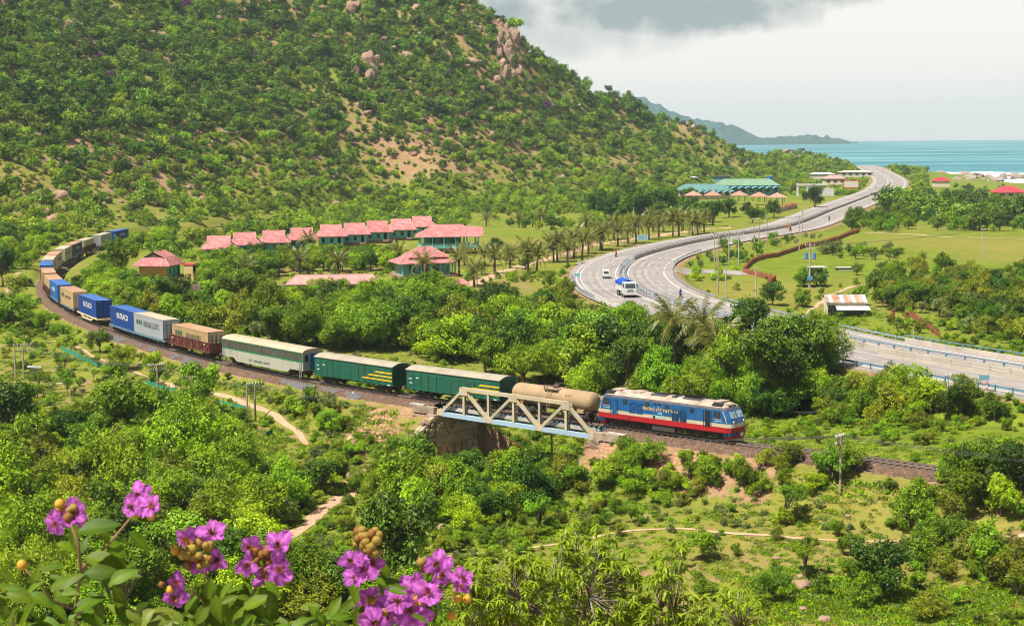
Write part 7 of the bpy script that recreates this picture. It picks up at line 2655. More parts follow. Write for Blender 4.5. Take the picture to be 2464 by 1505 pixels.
def flower_shrubs():
 rs = np.random.RandomState(4)
 R0 = 3.6
 k0 = R0 / F / 2.048                     # metres per zoom pixel at that distance
 def shrub(label, base, stems, leaves, clusters, fruits, pale=()):
  t = thing('flowering_shrub', base, 0, label, 'shrub')
  B = Vector(base)
  for pts, r, m in stems:
   w = [wpt(x, y, R0 + d) - B for x, y, d in pts]
   rr = [r * .68 * (1 - .55 * i / max(1, len(w) - 1)) for i in range(len(w))]
   MB().tube(w, rr, 6).ob('stem', m, t, smooth=True)
  for lst, protos in ((leaves, LEAF), (pale, LEAFP)):
   lst = list(lst) + [(x + rs.uniform(-45, 45), y + rs.uniform(5, 70), L * .8, a_ + rs.uniform(-50, 50)) for x, y, L, a_ in lst if y > 420]
   for x, y, L, ang in lst:
    d = rs.uniform(-.14, .16)
    a = radians(ang)
    ax = camR * cos(a) + camU * sin(a) + camF * rs.uniform(-.35, .25)
    nn = camU * rs.uniform(.5, 1.0) - camF * rs.uniform(.25, .9) + camR * rs.uniform(-.35, .35)
    c = wpt(x, y, R0 + d) - B
    s = L * k0 * rs.uniform(1.0, 1.18)
    o = put('leaf', protos[rs.randint(len(protos))], None, t)
    o.matrix_local = Matrix.Translation(c - ax.normalized() * s * .5) @ frame(ax, nn) @ Matrix.Diagonal((s, s * rs.uniform(.85, 1.1), s, 1))
  for cx, cy, nb, flowers, budkind in clusters:
   C0 = wpt(cx, cy, R0 - .02) - B
   core = MB()
   for i in range(7):
    e = Vector(rs.uniform(-1, 1, 3)) * 26 * k0
    core.tube([tuple(Vector((0, 0, -30 * k0))), tuple(e)], [3 * k0, 2 * k0], 5)
   cl = core.ob('flower_cluster', 'stem_brown', t, loc=C0)
   for i in range(nb):
    e = camR * rs.uniform(-1, 1) * 62 + camU * rs.uniform(-1, 1) * 62 - camF * rs.uniform(25, 75)
    bk = budkind if rs.rand() < .65 else 1
    put('bud', BUD[bk], None, cl, e * k0, scale=rs.uniform(15, 27) * k0)
   for fx, fy, fr in flowers:
    fc = wpt(fx, fy, R0 - .05 + rs.uniform(-.03, .03)) - B - C0
    n = 5
    fa = rs.rand() * 6.28
    fn = -camF * .8 + camU * rs.uniform(-.2, .5) + camR * rs.uniform(-.5, .5)
    for i in range(n):
     a = fa + 2 * pi * i / n + rs.uniform(-.2, .2)
     Q = frame(camR * cos(.3) + camU * .1, fn)
     ax = (Q.to_3x3() @ Vector((cos(a), sin(a), rs.uniform(-.25, .8))))
     s = fr * k0 * rs.uniform(.7, 1.2)
     o = put('petal', PETAL[rs.randint(4)], None, cl)
     o.matrix_local = Matrix.Translation(fc + ax * s * .12) @ frame(ax, (Q.to_3x3() @ Vector((0, 0, 1))) + Vector(rs.uniform(-.4, .4, 3))) @ Matrix.Diagonal((s, s * .92, s, 1))
    st = MB()
    for i in range(26):
     e = (Q.to_3x3() @ Vector((rs.uniform(-.6, .6), rs.uniform(-.6, .6), 1))) * fr * k0 * rs.uniform(.4, .7)
     st.tube([tuple(fc), tuple(fc + e)], 2.2 * k0, 3)
    st.ob('stamens', 'stamen', cl)
  for x, y, r in fruits:
   put('fruit', BUD[2], None, t, wpt(x, y, R0 - .03) - B, scale=r * k0)
  return t
 gl = lambda x: (x, R0 + .3, gz(x, R0 + .3) - .05)
 shrub('flowering shrub with purple blossoms at the lower left corner, tallest sprigs', gl(-.75),
    [([(365, 900, .3), (375, 640, .05), (400, 480, 0), (385, 330, 0), (345, 230, 0)], .008, 'stem_brown'), ([(395, 470, .02), (480, 390, 0), (560, 310, 0), (640, 215, 0), (700, 140, 0)], .0065, 'stem_brown'),
     ([(90, 900, .3), (60, 690, .05), (10, 620, 0)], .005, 'stem_brown'), ([(365, 660, .04), (270, 620, 0), (180, 520, 0), (112, 450, 0)], .0045, 'stem_brown'), ([(365, 700, .05), (480, 610, 0), (545, 540, 0)], .004, 'stem_brown')],
    [(490, 250, 190, 15), (690, 330, 155, -48), (575, 375, 170, -50), (510, 408, 190, 0), (500, 468, 150, 8), (445, 545, 95, 0), (600, 490, 130, 35), (320, 510, 150, 32), (330, 345, 110, -10), (405, 345, 95, 75),
     (370, 285, 120, 88), (250, 440, 110, 20), (95, 585, 170, 5), (205, 605, 125, -20), (35, 500, 115, -35), (140, 670, 135, 60), (430, 620, 160, 38), (600, 620, 170, -60), (345, 585, 95, 5), (490, 660, 105, -70),
     (240, 728, 150, -10), (60, 690, 125, 70), (350, 722, 115, 80), (455, 715, 135, -30), (175, 500, 105, 80), (545, 570, 105, -60), (715, 212, 160, -6), (30, 540, 95, 10), (290, 560, 100, 70), (420, 480, 90, -60),
     (520, 300, 90, -80), (560, 520, 100, -35), (180, 735, 120, 20), (20, 640, 100, -60), (300, 680, 110, -50), (620, 450, 90, 50)],
    [(330, 215, 4, [(275, 235, 62), (365, 190, 62), (395, 215, 50)], 0), (700, 135, 4, [(690, 100, 60), (745, 150, 64), (650, 160, 45)], 2)],
    [(108, 440, 26), (295, 140, 26), (292, 165, 20), (650, 140, 18)],
    [(740, 670, 95, 20), (805, 660, 115, 15), (835, 690, 95, -10), (700, 645, 75, 40), (770, 710, 115, 0), (660, 690, 85, -30), (850, 725, 95, 20), (720, 700, 90, 60), (610, 715, 90, 15), (560, 660, 80, -40), (880, 700, 70, -50)])
 shrub('flowering shrub with two round purple flower heads full of brown buds, left of centre', gl(-.28),
    [([(1150, 900, .3), (1090, 720, .05), (1040, 560, 0), (1000, 430, 0)], .008, 'stem_brown'), ([(1150, 850, .2), (1200, 650, .03), (1260, 560, 0), (1305, 450, 0)], .007, 'stem_brown'), ([(1085, 700, .04), (940, 560, 0), (880, 545, 0)], .004, 'stem_brown')],
    [(950, 620, 160, 75), (1045, 620, 190, -65), (1100, 612, 160, -70), (1160, 550, 125, 35), (1212, 640, 180, 85), (1265, 620, 150, 30), (1345, 640, 190, -60), (1275, 660, 160, -20), (1290, 692, 160, -30), (1150, 682, 140, 70),
     (970, 712, 150, -20), (1060, 722, 160, -35), (1350, 552, 115, -35), (1250, 572, 130, -10), (1030, 552, 105, 80), (1365, 725, 140, -10), (1190, 730, 140, 40), (1000, 670, 130, 65), (930, 690, 110, 30), (1120, 560, 110, 60), (1320, 600, 120, -50), (1080, 660, 140, -80)],
    [(990, 380, 26, [(915, 310, 55), (1050, 290, 70), (1075, 410, 62), (985, 430, 50)], 0), (865, 560, 2, [(870, 520, 50), (865, 600, 55)], 2), (1300, 400, 22, [(1235, 350, 58), (1370, 345, 68), (1215, 440, 50), (1380, 465, 60), (1305, 500, 55)], 1)],
    [(862, 370, 24), (900, 395, 22), (1020, 360, 20), (1245, 405, 22), (1240, 450, 18)])
 shrub('flowering shrub with the densest mass of purple blossoms at bottom centre', gl(.12),
    [([(1900, 900, .3), (1930, 720, .05), (1880, 560, 0), (1830, 420, 0), (1815, 330, 0)], .008, 'stem_brown'), ([(1930, 760, .05), (2080, 640, 0), (2180, 560, 0), (2240, 470, 0)], .005, 'stem_brown'), ([(1700, 850, .2), (1620, 720, .02), (1560, 650, 0)], .004, 'stem_brown'),
     ([(2130, 620, 0), (2220, 600, 0), (2290, 590, 0)], .003, 'stem_brown')],
    [(1520, 637, 105, 20), (1520, 702, 140, 15), (1590, 722, 115, -60), (1650, 642, 95, 60), (1680, 692, 105, 10), (1740, 602, 120, 70), (1930, 515, 130, 5), (2135, 700, 160, -75), (1770, 682, 150, 85), (2170, 642, 120, -50),
     (1890, 560, 95, -60), (1620, 672, 95, 40), (1705, 735, 105, -20), (1900, 470, 80, -70), (2110, 660, 120, -40), (1750, 560, 100, 80), (2060, 730, 140, -20), (1560, 680, 110, -40), (1480, 720, 110, 40), (1960, 560, 100, 20)],
    [(1815, 320, 36, [(1730, 420, 55), (1790, 460, 60), (1840, 440, 55), (1745, 500, 45)], 0), (1870, 640, 6, [(1830, 610, 85), (1900, 690, 90), (1960, 620, 75), (1850, 720, 75)], 0),
     (2040, 570, 9, [(2050, 560, 75), (2110, 580, 75), (2020, 660, 80), (2060, 700, 70)], 2), (2120, 450, 6, [(2150, 440, 66), (2180, 480, 52)], 0), (2270, 500, 3, [(2285, 510, 58), (2270, 540, 40)], 0)],
    [(2255, 605, 23), (2302, 607, 23), (2225, 690, 26)])
def leafy_shrubs():
 """broad leaved shrubs on the slope some thirty metres below the camera"""
 rs = np.random.RandomState(12)
 regs = [('large yellow green shrub with drooping leaf whorls at bottom centre', [(1110, 1520), (1070, 1400), (1150, 1330), (1290, 1320), (1330, 1400), (1330, 1520)], 230, 33),
   ('tall yellow green shrub with bare pale branches and drooping leaf whorls, right of the blossoms', [(1330, 1520), (1320, 1330), (1370, 1250), (1450, 1265), (1520, 1340), (1560, 1420), (1530, 1520)], 270, 35),
   ('yellow green shrub whose thin top rises beside the footpath', [(1530, 1520), (1560, 1400), (1570, 1330), (1630, 1285), (1660, 1330), (1630, 1400), (1740, 1480), (1760, 1520)], 140, 34),
   ('sparse yellow green branches at the bottom edge, left of the boulder', [(1700, 1520), (1690, 1430), (1770, 1395), (1850, 1450), (1880, 1520)], 70, 38)]
 for lab, poly, n, R in regs:
  us = np.array([p[0] for p in poly]); vs = np.array([p[1] for p in poly])
  W = []
  while len(W) < n:
   u, v = rs.uniform(us.min(), us.max()), rs.uniform(vs.min(), vs.max())
   if in_poly(np.array([u]), np.array([v]), poly)[0]:
    W.append(Vector(PR(u, v, R + rs.uniform(-1.2, 1.2))))
  c = sum(W, Vector()) / n
  b = (c.x, c.y, gz(c.x, c.y))
  t = thing('leafy_shrub', b, 0, lab, 'shrub')
  B = Vector(b)
  low = Vector((0, 0, 0))
  br = MB()
  L = []
  hubs = [(W[k] - B) * .80 + Vector(rs.uniform(-.3, .3, 3)) for k in range(0, n, 16)]
  for h_ in hubs:
   br.tube([low, Vector((h_.x * .35, h_.y * .35, h_.z * .55)), h_], [.05, .03, .016], 5)
  for w in W:
   q = w - B
   hub = min(hubs, key=lambda h_: (h_ - q).length)
   br.tube([hub, (hub + q) * .5 + Vector(rs.uniform(-.12, .12, 3)), q], [.014, .009, .005], 4)
   for i in range(rs.randint(13, 19)):
    a = i * 2.4 + rs.rand()
    el = rs.uniform(-.75, .55)
    d = Vector((cos(a) * cos(el), sin(a) * cos(el), sin(el)))
    s = rs.uniform(.11, .19)
    M_ = Matrix.Translation(q + d * .02) @ frame(d, Vector((0, 0, 1)) + Vector(rs.uniform(-.3, .3, 3))) @ Matrix.Diagonal((s, s, s, 1))
    L.append((M_, rs.randint(3), (w - Vector((0, 0, CH))).length))
  br.ob('branches', 'grey_bark', t, smooth=True)
  L.sort(key=lambda e: e[2])
  for M_, k, _ in L[:280]:
   o = put('leaf', TIP[k], None, t)
   o.matrix_local = M_
  rest = L[280:]
  if rest:
   V, Fc, tn = [], [], []
   src = []
   for me in TIP:
    src.append(([v.co.copy() for v in me.vertices], [tuple(p.vertices) for p in me.polygons], [d.value for d in me.attributes['tint'].data]))
   for M_, k, _ in rest:
    o0 = len(V)
    V += [tuple(M_ @ c_) for c_ in src[k][0]]
    Fc += [tuple(i + o0 for i in f) for f in src[k][1]]
    tn += src[k][2]
   me = bpy.data.meshes.new('foliage')
   me.from_pydata(V, [], Fc)
   at = me.attributes.new('tint', 'FLOAT', 'POINT')
   at.data.foreach_set('value', np.array(tn, np.float32))
   put('foliage', me, 'leaf_tip', t, kind='stuff')

# ------------------------------------------------------------------ boulders
mat('granite', (0.30, 0.19, 0.135), .95, .2, .5, col2=(0.20, 0.135, 0.10), thr=(.4, .7), bump=.8, bscale=2)
mat('granite_grey', (0.27, 0.215, 0.18), .95, .2, .4, col2=(0.17, 0.135, 0.12), thr=(.4, .7), bump=.8, bscale=1.5)
def rock_mesh(seed, n=3, cuts=5):
 import bmesh
 rs = np.random.RandomState(seed)
 bm = bmesh.new()
 bmesh.ops.create_icosphere(bm, subdivisions=n, radius=1.0)
 pl = [(unit(rs.normal(size=3)), rs.uniform(.55, .85)) for _ in range(cuts + 5)]
 for v in bm.verts:
  p = np.array(v.co)
  for nn, d in pl:
   k = p @ nn - d
   if k > 0:
    p = p - nn * k * .9
  p *= 1 + .07 * np.sin(p[0] * 5 + seed) * np.cos(p[1] * 6 + p[2] * 4)
  v.co = p
 me = bpy.data.meshes.new('boulder')
 bm.to_mesh(me)
 bm.free()
 return me
ROCKS = {}
for _m in ('granite', 'granite_grey'):
 ROCKS[_m] = [rock_mesh(200 + i + (50 if _m == 'granite' else 0), 2 if i > 3 else 3) for i in range(6)]
 for _q in ROCKS[_m]:
  _q.materials.append(MATS[_m])
def boulders():
 rs = np.random.RandomState(8)
 big = [(20, 135, 20, 1.3), (85, 140, 24, 1.3), (345, 130, 36, .9), (385, 140, 20, 1), (215, 110, 13, 1.2), (1550, 65, 16, 1.7), (490, 40, 14, 1), (730, 170, 22, .8), (775, 185, 24, .9), (1055, 105, 13, 1.2), (1090, 210, 18, .9),
     (1690, 60, 24, 1.6), (1720, 40, 20, 1.5), (1810, 70, 22, 1.3), (2005, 60, 18, 1.5), (2070, 20, 24, 1.2), (2040, 90, 14, 1), (1770, 330, 36, 1.5), (1735, 305, 28, 1.2), (1800, 350, 22, 1.2), (2310, 150, 12, 1.5),
     (2430, 200, 20, 2.2), (2445, 270, 24, 2.2), (2420, 330, 20, 1.8), (2460, 170, 14, 2.2), (2400, 120, 12, 1.8), (2435, 145, 12, 2.0), (2150, 300, 26, 1.2), (2270, 310, 26, .8), (2310, 315, 18, .8), (2390, 395, 22, 1.2),
     (2318, 440, 17, 1.5), (1590, 550, 28, .8), (1640, 562, 16, .9), (1740, 520, 30, .7), (1770, 550, 26, .6), (2215, 510, 13, 1), (2160, 640, 24, .6), (2280, 670, 26, .6), (2370, 650, 20, .7), (1185, 480, 18, .6),
     (1060, 430, 17, .7), (1105, 410, 15, .9), (940, 972, 28, .8), (285, 950, 40, .6), (330, 1005, 18, 1), (495, 1000, 22, .9), (640, 1017, 22, .7), (1030, 905, 13, 1), (1610, 992, 24, .9), (1850, 912, 11, .8), (215, 490, 30, .6),
     (445, 390, 14, .9), (1150, 650, 26, .5), (1080, 640, 20, .5), (970, 662, 14, .8), (510, 740, 11, .8), (1740, 882, 16, .7), (180, 540, 18, .7), (2300, 565, 10, 1), (1300, 605, 10, 1), (1120, 325, 12, 1), (905, 295, 16, .9),
     (890, 260, 18, 1), (1890, 250, 20, 1.1), (1850, 210, 18, 1.2), (1960, 280, 24, 1.2), (1990, 240, 16, 1.2), (1420, 330, 14, .7), (2360, 530, 16, .6), (540, 520, 8, 1.4), (160, 380, 14, .8), (590, 570, 14, .5), (690, 600, 12, .6)]
 for i, (x, y, r, tall) in enumerate(big):
  u, v = x / 2.0, y / 2.0
  p = ground(u, v)
  d = np.linalg.norm(p[:2])
  s = r / 2.0 * d / F * 1.3
  put('boulder', ROCKS['granite'][i % 6], None, None, (p[0], p[1], p[2] + s * .12 * tall), rz=rs.rand() * 6, scale=(s, s * .8, s * tall),
   label='tan boulder among the mountain bushes', cat='boulder', group='boulders on the mountain slope')
 for u, v, r, tall in ((1490, 222, 10, .9), (1510, 232, 9, .9), (1530, 240, 9, .8), (1668, 312, 9, 1.2), (1680, 322, 8, 1.0), (1655, 302, 7, 1.0), (1388, 262, 12, .8), (1402, 270, 9, .7), (1355, 430, 14, .5), (1270, 345, 14, .6), (1120, 300, 12, .6),
        (1893, 368, 11, .9), (1905, 372, 9, .9), (1922, 378, 8, .8), (1880, 370, 8, .8), (1990, 392, 7, .8)):
  p = ground(u, v)
  d = np.linalg.norm(p[:2])
  s = r * d / F
  put('boulder', ROCKS['granite_grey'][int(u) % 6], None, None, (p[0], p[1], p[2] + s * .2), rz=rs.rand() * 6, scale=(s, s * .8, s * tall),
   label='grey rock on the descending ridge', cat='boulder', group='rocks along the descending ridge')
 for i in range(34):
  u, v = 1192 + 58 * rs.rand(), 72 + 120 * rs.rand()
  if i >= 24:
   u, v = 850 + 60 * rs.rand(), 140 + 60 * rs.rand()
  p = ground(u, v)
  s = rs.uniform(7, 14) * np.linalg.norm(p[:2]) / F
  put('boulder', ROCKS['granite'][i % 6], None, None, (p[0], p[1], p[2] + s * .5), rz=rs.rand() * 6, scale=(s, s * .8, s * rs.uniform(1.3, 2.4)),
   label='tall reddish rock column of the mountain crags', cat='boulder', group='rock columns of the mountain crags')
 # shore rocks
 for i in range(26):
  u = 2210 + 230 * i / 25 + rs.uniform(-6, 6)
  p = P(u, 432 + rs.uniform(-6, 7), SEAZ)
  s = rs.uniform(4, 9)
  put('boulder', ROCKS['granite_grey'][i % 6], None, None, (p[0], p[1], SEAZ + s * .2), rz=rs.rand() * 6, scale=(s, s * .7, s * .55),
   label='brown rock in the surf on the shore', cat='boulder', group='rocks in the surf')
 near = [(1933, 1415, 30, .8, 'large tan boulder beside the dark green bush, lower right'), (1935, 1470, 17, .6, 'flat boulder below the large tan boulder'), (1984, 1497, 17, .8, 'boulder at the bottom edge, lower right'), (1925, 1392, 10, .8, 'small stone behind the large tan boulder'),
   (1690, 1398, 10, 1, 'pale stone beside the sparse branches, right of centre'), (1911, 1405, 9, .8, 'small stone left of the large tan boulder'), (2386, 1352, 14, .8, 'brown rock at the right edge among bushes'), (2385, 1330, 9, .9, 'small brown rock at the right edge'),
   (1052, 1276, 13, .9, 'rounded brown rock under the trees left of centre'), (1030, 1290, 9, .7, 'pale rock on the grass left of centre'), (1554, 1248, 9, 1.2, 'upright reddish stone on the meadow'), (852, 1151, 22, .6, 'reddish rock outcrop by the dry stream'),
   (870, 1140, 14, .8, 'reddish rock above the dry stream'), (835, 1165, 12, .6, 'flat reddish rock in the dry stream'), (2040, 1160 + 85, 8, .8, 'small stone near the telegraph pole'), (1025, 1072, 15, .8, 'reddish rock at the foot of the rubble wing wall'), (1868, 1344, 12, .3, 'flat pale slab on the meadow'),
   (800, 1205, 9, .7, 'pale stone at the head of the sandy wash'), (785, 1225, 8, .6, 'stone on the edge of the sandy wash'), (1062, 1268, 12, .8, 'brown rock touching the rounded one under the trees'), (990, 1250, 10, .8, 'dark rock in the shade under the trees'), (905, 1195, 11, .6, 'stone beside the shallow pool'),
   (540, 790, 8, .6, 'pale stone by the woods'), (337, 975, 10, .5, 'pale flat stone on the left lawn')]
 for i, (u, v, r, tall, lab) in enumerate(near):
  p = ground(u, v)
  d = np.linalg.norm(p[:2])
  s = r * d / F
  put('boulder', ROCKS['granite'][i % 6], None, None, (p[0], p[1], p[2] + s * .2), rz=rs.rand() * 6, scale=(s, s * .85, s * tall), label=lab, cat='boulder')
  KEEP_OUT.append((p[0], p[1], s * .8))
def surf():
 m = mat('foam', (.62, .64, .64), .8, .1, .2)
 rs = np.random.RandomState(5)
 b = MB()
 for i in range(80):
  u = 2205 + 259 * rs.rand()
  v = 416 + 26 * rs.rand() ** 1.2
  p = P(u, v, SEAZ)
  L, w, h = rs.uniform(10, 34), rs.uniform(2.0, 6.0), rs.uniform(.5, 1.8)
  a = .35 + rs.uniform(-.3, .3)
  n = 7
  vs = []
  for k in range(n):
   q = k / (n - 1) * 2 - 1
   ww = w * (1 - q * q) + .2
   hh = h * (1 - q * q) * rs.uniform(.6, 1.2)
   x, y = q * L, rs.uniform(-1, 1) * 2
   for e, z in ((-1, .06), (-.3, hh), (.3, hh * .8), (1, .06)):
    X, Y = x, y + e * ww
    vs.append((p[0] + X * cos(a) - Y * sin(a), p[1] + X * sin(a) + Y * cos(a), SEAZ + z))
  b.add(vs, [(k * 4 + j, (k + 1) * 4 + j, (k + 1) * 4 + j + 1, k * 4 + j + 1) for k in range(n - 1) for j in range(3)])
 b.ob('surf', 'foam', smooth=True, kind='stuff', label='white surf breaking on the rocky shore', cat='surf')
# ------------------------------------------------------------------ build: structure
def pix_path(key, l, w):
 PATHS[key] = ([ground(u, v) for u, v in l], w)
pix_path('footpath', [(770, 1372), (900, 1356), (1000, 1346), (1250, 1326), (1400, 1300), (1480, 1284), (1620, 1276), (1800, 1286), (1950, 1300), (2150, 1304), (2300, 1303), (2470, 1300)], .22)
pix_path('sandy_wash', [(850, 1185), (800, 1213), (745, 1258), (690, 1292), (600, 1338), (480, 1360), (320, 1366)], .7)
pix_path('dirt_path', [(740, 1072), (715, 1045), (690, 1025), (640, 990), (560, 962), (450, 936), (350, 905), (250, 868), (190, 838), (140, 822), (60, 826), (-20, 836)], .28)
pix_path('field_track', [(15, 745), (14, 715), (22, 690), (45, 655)], .6)
pix_path('resort_drive', [(1120, 690), (1175, 668), (1215, 652), (1290, 630), (1380, 605), (1470, 583), (1560, 570), (1680, 553), (1760, 548)], 1.5)
pix_path('field_lane', [(2075, 560), (2200, 565), (2330, 572), (2470, 576)], 1.0)
pix_path('side_road', [(1600, 656), (1650, 652), (1740, 655), (1800, 660)], 3.2)
pix_path('field_lane_near', [(1880, 765), (1960, 740), (2050, 690), (2200, 678), (2470, 684)], .45)
terrain()
sea()
headland()
for key, (pts, w) in PATHS.items():
 ribbon(key, pts, w, 'sand_path' if key != 'side_road' else 'asphalt', .05, wob=.6 if key != 'side_road' else .1, seed=len(key), cross=4)
railway()
road()
bridge, BRZ, _, _ = truss_bridge()
abutments()
mat('pool_water', (0.03, 0.035, 0.02), .1, .2, 1, spec=.6)
for u, v, r in ((905, 1188, 2.0), (1960, 990, 5.5)):
 p = ground(u, v)
 MB().poly([(p[0] + r * cos(a) * (1 + .25 * sin(3 * a)), p[1] + r * .55 * sin(a) * (1 + .2 * cos(2 * a)), p[2] + .12) for a in np.linspace(0, 2 * pi, 22)[:-1]]).ob('water', 'pool_water', kind='structure')

# ------------------------------------------------------------------ build: objects
train()
resort()
far_buildings()
road_furniture()
sign_posts()
traffic()
poles()
palms()
garden()
boulders()
surf()

# ------------------------------------------------------------------ keep the sight lines open that the photograph keeps open
for s in np.arange(S_FRONT - 1, S_FRONT + 250, 3.0):
 q = TR.off(s, 1.4)
 u0, v0, d0 = proj(q[0], q[1], .5)
 _, v1, _ = proj(q[0], q[1], 3.9)
 w = F * 2.2 / float(d0)
 GUARD.append((float(u0) - w, float(v1), float(u0) + w, float(v0), float(d0) - 1))
for g in [(1050, 925, 1440, 1056, 172), (935, 965, 1070, 1044, 182), (850, 950, 1050, 1040, 188), (1440, 1060, 1830, 1092, 150), (1830, 1060, 1960, 1095, 149), (2080, 1095, 2250, 1135, 145),
    (1392, 575, 1600, 706, 300), (1600, 600, 1790, 716, 300), (2040, 806, 2464, 932, 178), (1500, 700, 1560, 720, 290), (490, 562, 1040, 580, 440), (340, 612, 425, 655, 325), (445, 634, 472, 684, 312), (990, 538, 1160, 600, 395),
    (940, 590, 1000, 650, 330), (690, 655, 915, 674, 290), (1985, 690, 2090, 726, 280), (1790, 620, 1866, 672, 330), (1640, 440, 1880, 475, 740), (620, 985, 740, 1072, 190), (690, 1215, 800, 1290, 150), (1150, 640, 1290, 668, 330),
    (1236, 560, 1700, 640, 350), (1720, 590, 1960, 690, 270), (1960, 560, 2464, 640, 330), (1395, 500, 2180, 560, 500), (1995, 1105, 2045, 1170, 140), (140, 838, 300, 960, 205), (1500, 1205, 1700, 1240, 140), (2300, 1035, 2460, 1085, 135)]:
 GUARD.append(g)
GUARD += [(2388, 443, 2464, 460, 900), (2255, 436, 2285, 450, 1000), (2205, 415, 2464, 438, 1400)]

# ------------------------------------------------------------------ planting
ZONES = {}
def fill(key, poly, n, mind, kinds, sc, seed, phrase, force=False, squash=1.0):
 ZONES[key] = phrase
 rs = random.Random(seed)
 names = [k for k, w in kinds for _ in range(w)]
 for x, y in zone(poly, n, mind, seed):
  k = rs.choice(names)
  q = rs.uniform(*sc) * (rs.choice((.6, .75, 1, 1, 1.15, 1.3)))
  plant(k, float(x), float(y), q * (.55 if k.startswith('tall') else 1), key, None, rs, force, rs.uniform(.75, 1.2))
def one(kind, u, v, sc, key, phrase=None, rot=None, r=None):
 p = ground(u, v) if r is None else PR(u, v, r)
 if phrase:
  ZONES[key] = phrase
 plant(kind, float(p[0]), float(p[1]), sc, key, rot, random.Random(int(u * 7 + v)), True)
# solitary, recognisable ones
fill('row_front', [(480, 645), (700, 618), (900, 596), (1035, 580), (1035, 592), (900, 612), (700, 640), (500, 665)], 70, 2.0, [('bright', 4), ('round', 3), ('dark', 1)], (.6, .95), 42, 'in front of the row of cottages')
fill('tail_garden', [(310, 605), (480, 582), (490, 640), (340, 612)], 26, 3.0, [('far_bright', 2), ('bright', 4), ('round', 2)], (.7, 1.0), 41, 'between the train tail and the cottages')
for kind, u, r, sc, ph in [('tall_feather', 1765, 196, 1.22, 'very tall, behind the middle of the locomotive'), ('tall_dark', 1845, 190, 1.2, 'very tall, behind the locomotive nose'), ('tall_dark', 1915, 197, 1.12, 'very tall, beside the start of the road bridge'),
         ('tall_feather', 1975, 200, .95, 'overhanging the near lane of the road bridge'), ('tall', 1665, 186, .85, 'in front of the coconut palms'), ('tall', 1590, 200, .95, 'left of the coconut palms'), ('tall_dark', 1510, 215, .95, 'dark mass below the truck'), ('tall', 1400, 228, 1.0, 'tall, left below the road bend')]:
 one(kind, u, 900, sc, 'solo_%d_%d' % (u, r), ph, r=r)
for kind, u, v, sc, ph in [('open', 1300, 1285, .78, 'standing alone on the meadow left of centre'), ('dark', 2125, 1445, 1.02, 'largest of the dark bushes at the lower right'), ('open', 1940, 1385, .72, 'between the footpath and the tan boulder'),
         ('round', 1690, 1345, .62, 'on the near side of the footpath right of the leafy shrubs'), ('round', 1860, 1455, .62, 'directly left of the large tan boulder'), ('shrub_bright', 1880, 1265, .75, 'between the telegraph pole and the footpath'),
         ('bright', 1890, 1130, .62, 'over the rails right of the locomotive'), ('round', 2000, 1160, .75, 'behind the right telegraph pole'), ('bright', 1700, 1175, .66, 'below the locomotive nose'), ('open', 1520, 1260, .4, 'small, on the meadow beside the reddish stone'),
         ('tall_feather', 455, 1175, 1.2, 'large bright dome in the left thicket'), ('tall_feather', 570, 1190, .8, 'bright dome next to the larger one in the left thicket'), ('feather', 600, 1240, .8, 'bright feathery dome in front of the two large ones'), ('tall', 285, 1085, .95, 'tall crown above the left lawn'),
         ('tall_dark', 15, 1110, 1.0, 'tall shadowy crown at the left edge'), ('tall_dark', 8, 690, .95, 'dark crown left of the train curve'), ('tall', 288, 668, .95, 'large crown between the far containers and the tan cottage'), ('round', 255, 655, 1.1, 'crown beside the two standing people'),
         ('tall_dark', 385, 755, .8, 'dark crown behind the blue containers'), ('dark', 425, 748, 1.3, 'dark crown below the small tower'), ('feather', 1260, 930, 1.35, 'behind the tank wagon, dark tall'), ('tall', 1170, 910, .8, 'tall bright crown behind the second green wagon'),
         ('feather', 1420, 960, 1.15, 'spreading bright crown behind the tank wagon'), ('feather', 1560, 985, 1.2, 'spreading bright crown behind the locomotive cab end'), ('tall_feather', 1720, 1010, .8, 'tall feathery crown behind the locomotive'), ('feather', 1840, 1000, 1.5, 'tall feathery crown right behind the locomotive nose'),
         ('dark', 1905, 950, 1.5, 'dark crown overhanging the road bridge'), ('feather', 1960, 905, 1.2, 'crown reaching over the near end of the road bridge'), ('feather', 2140, 1000, 1.1, 'in front of the road bridge guard rail'), ('bright', 2240, 1000, .95, 'right in front of the road bridge, below the marker board'),
         ('round', 2040, 1145, .6, 'over the rails beside the right telegraph pole'), ('bright', 2290, 1172, .9, 'hiding the rails near the right edge'), ('round', 2360, 1180, 1.0, 'large, over the track near the right edge'), ('dark', 2440, 1195, 1.0, 'over the track at the right edge'),
         ('dark', 2310, 1010, .9, 'dark bush right of the white pole below the bridge'), ('dark', 1858, 735, .95, 'dark tree below the orange fence corner'), ('round', 1930, 738, .85, 'tree between the dark tree and the white shed'), ('round', 1935, 690, .95, 'tree around the transformer pole'),
         ('round', 1975, 690, .9, 'dark clump right of the transformer pole'), ('round', 2060, 735, .8, 'bushes overgrowing the white shed'), ('shrub', 2020, 738, 1.1, 'low bush in front of the white shed'), ('dark', 1960, 500, 1.9, 'dark round tree between kiosks and road'),
         ('round', 240, 850, .8, 'young tree below the blue container'), ('bright', 300, 890, .85, 'yellow tipped tree below the grey container'), ('bright', 370, 905, .8, 'young tree below the brown open wagon'), ('round', 280, 920, .75, 'young tree on the garden edge below the grey container')]:
 one(kind, u, v, sc, 'solo_%d_%d' % (u, v), ph)
B = [('bright', 4), ('round', 3), ('feather', 3), ('olive', 2), ('dark', 2), ('open', 1), ('shrub_bright', 2), ('shrub', 1)]
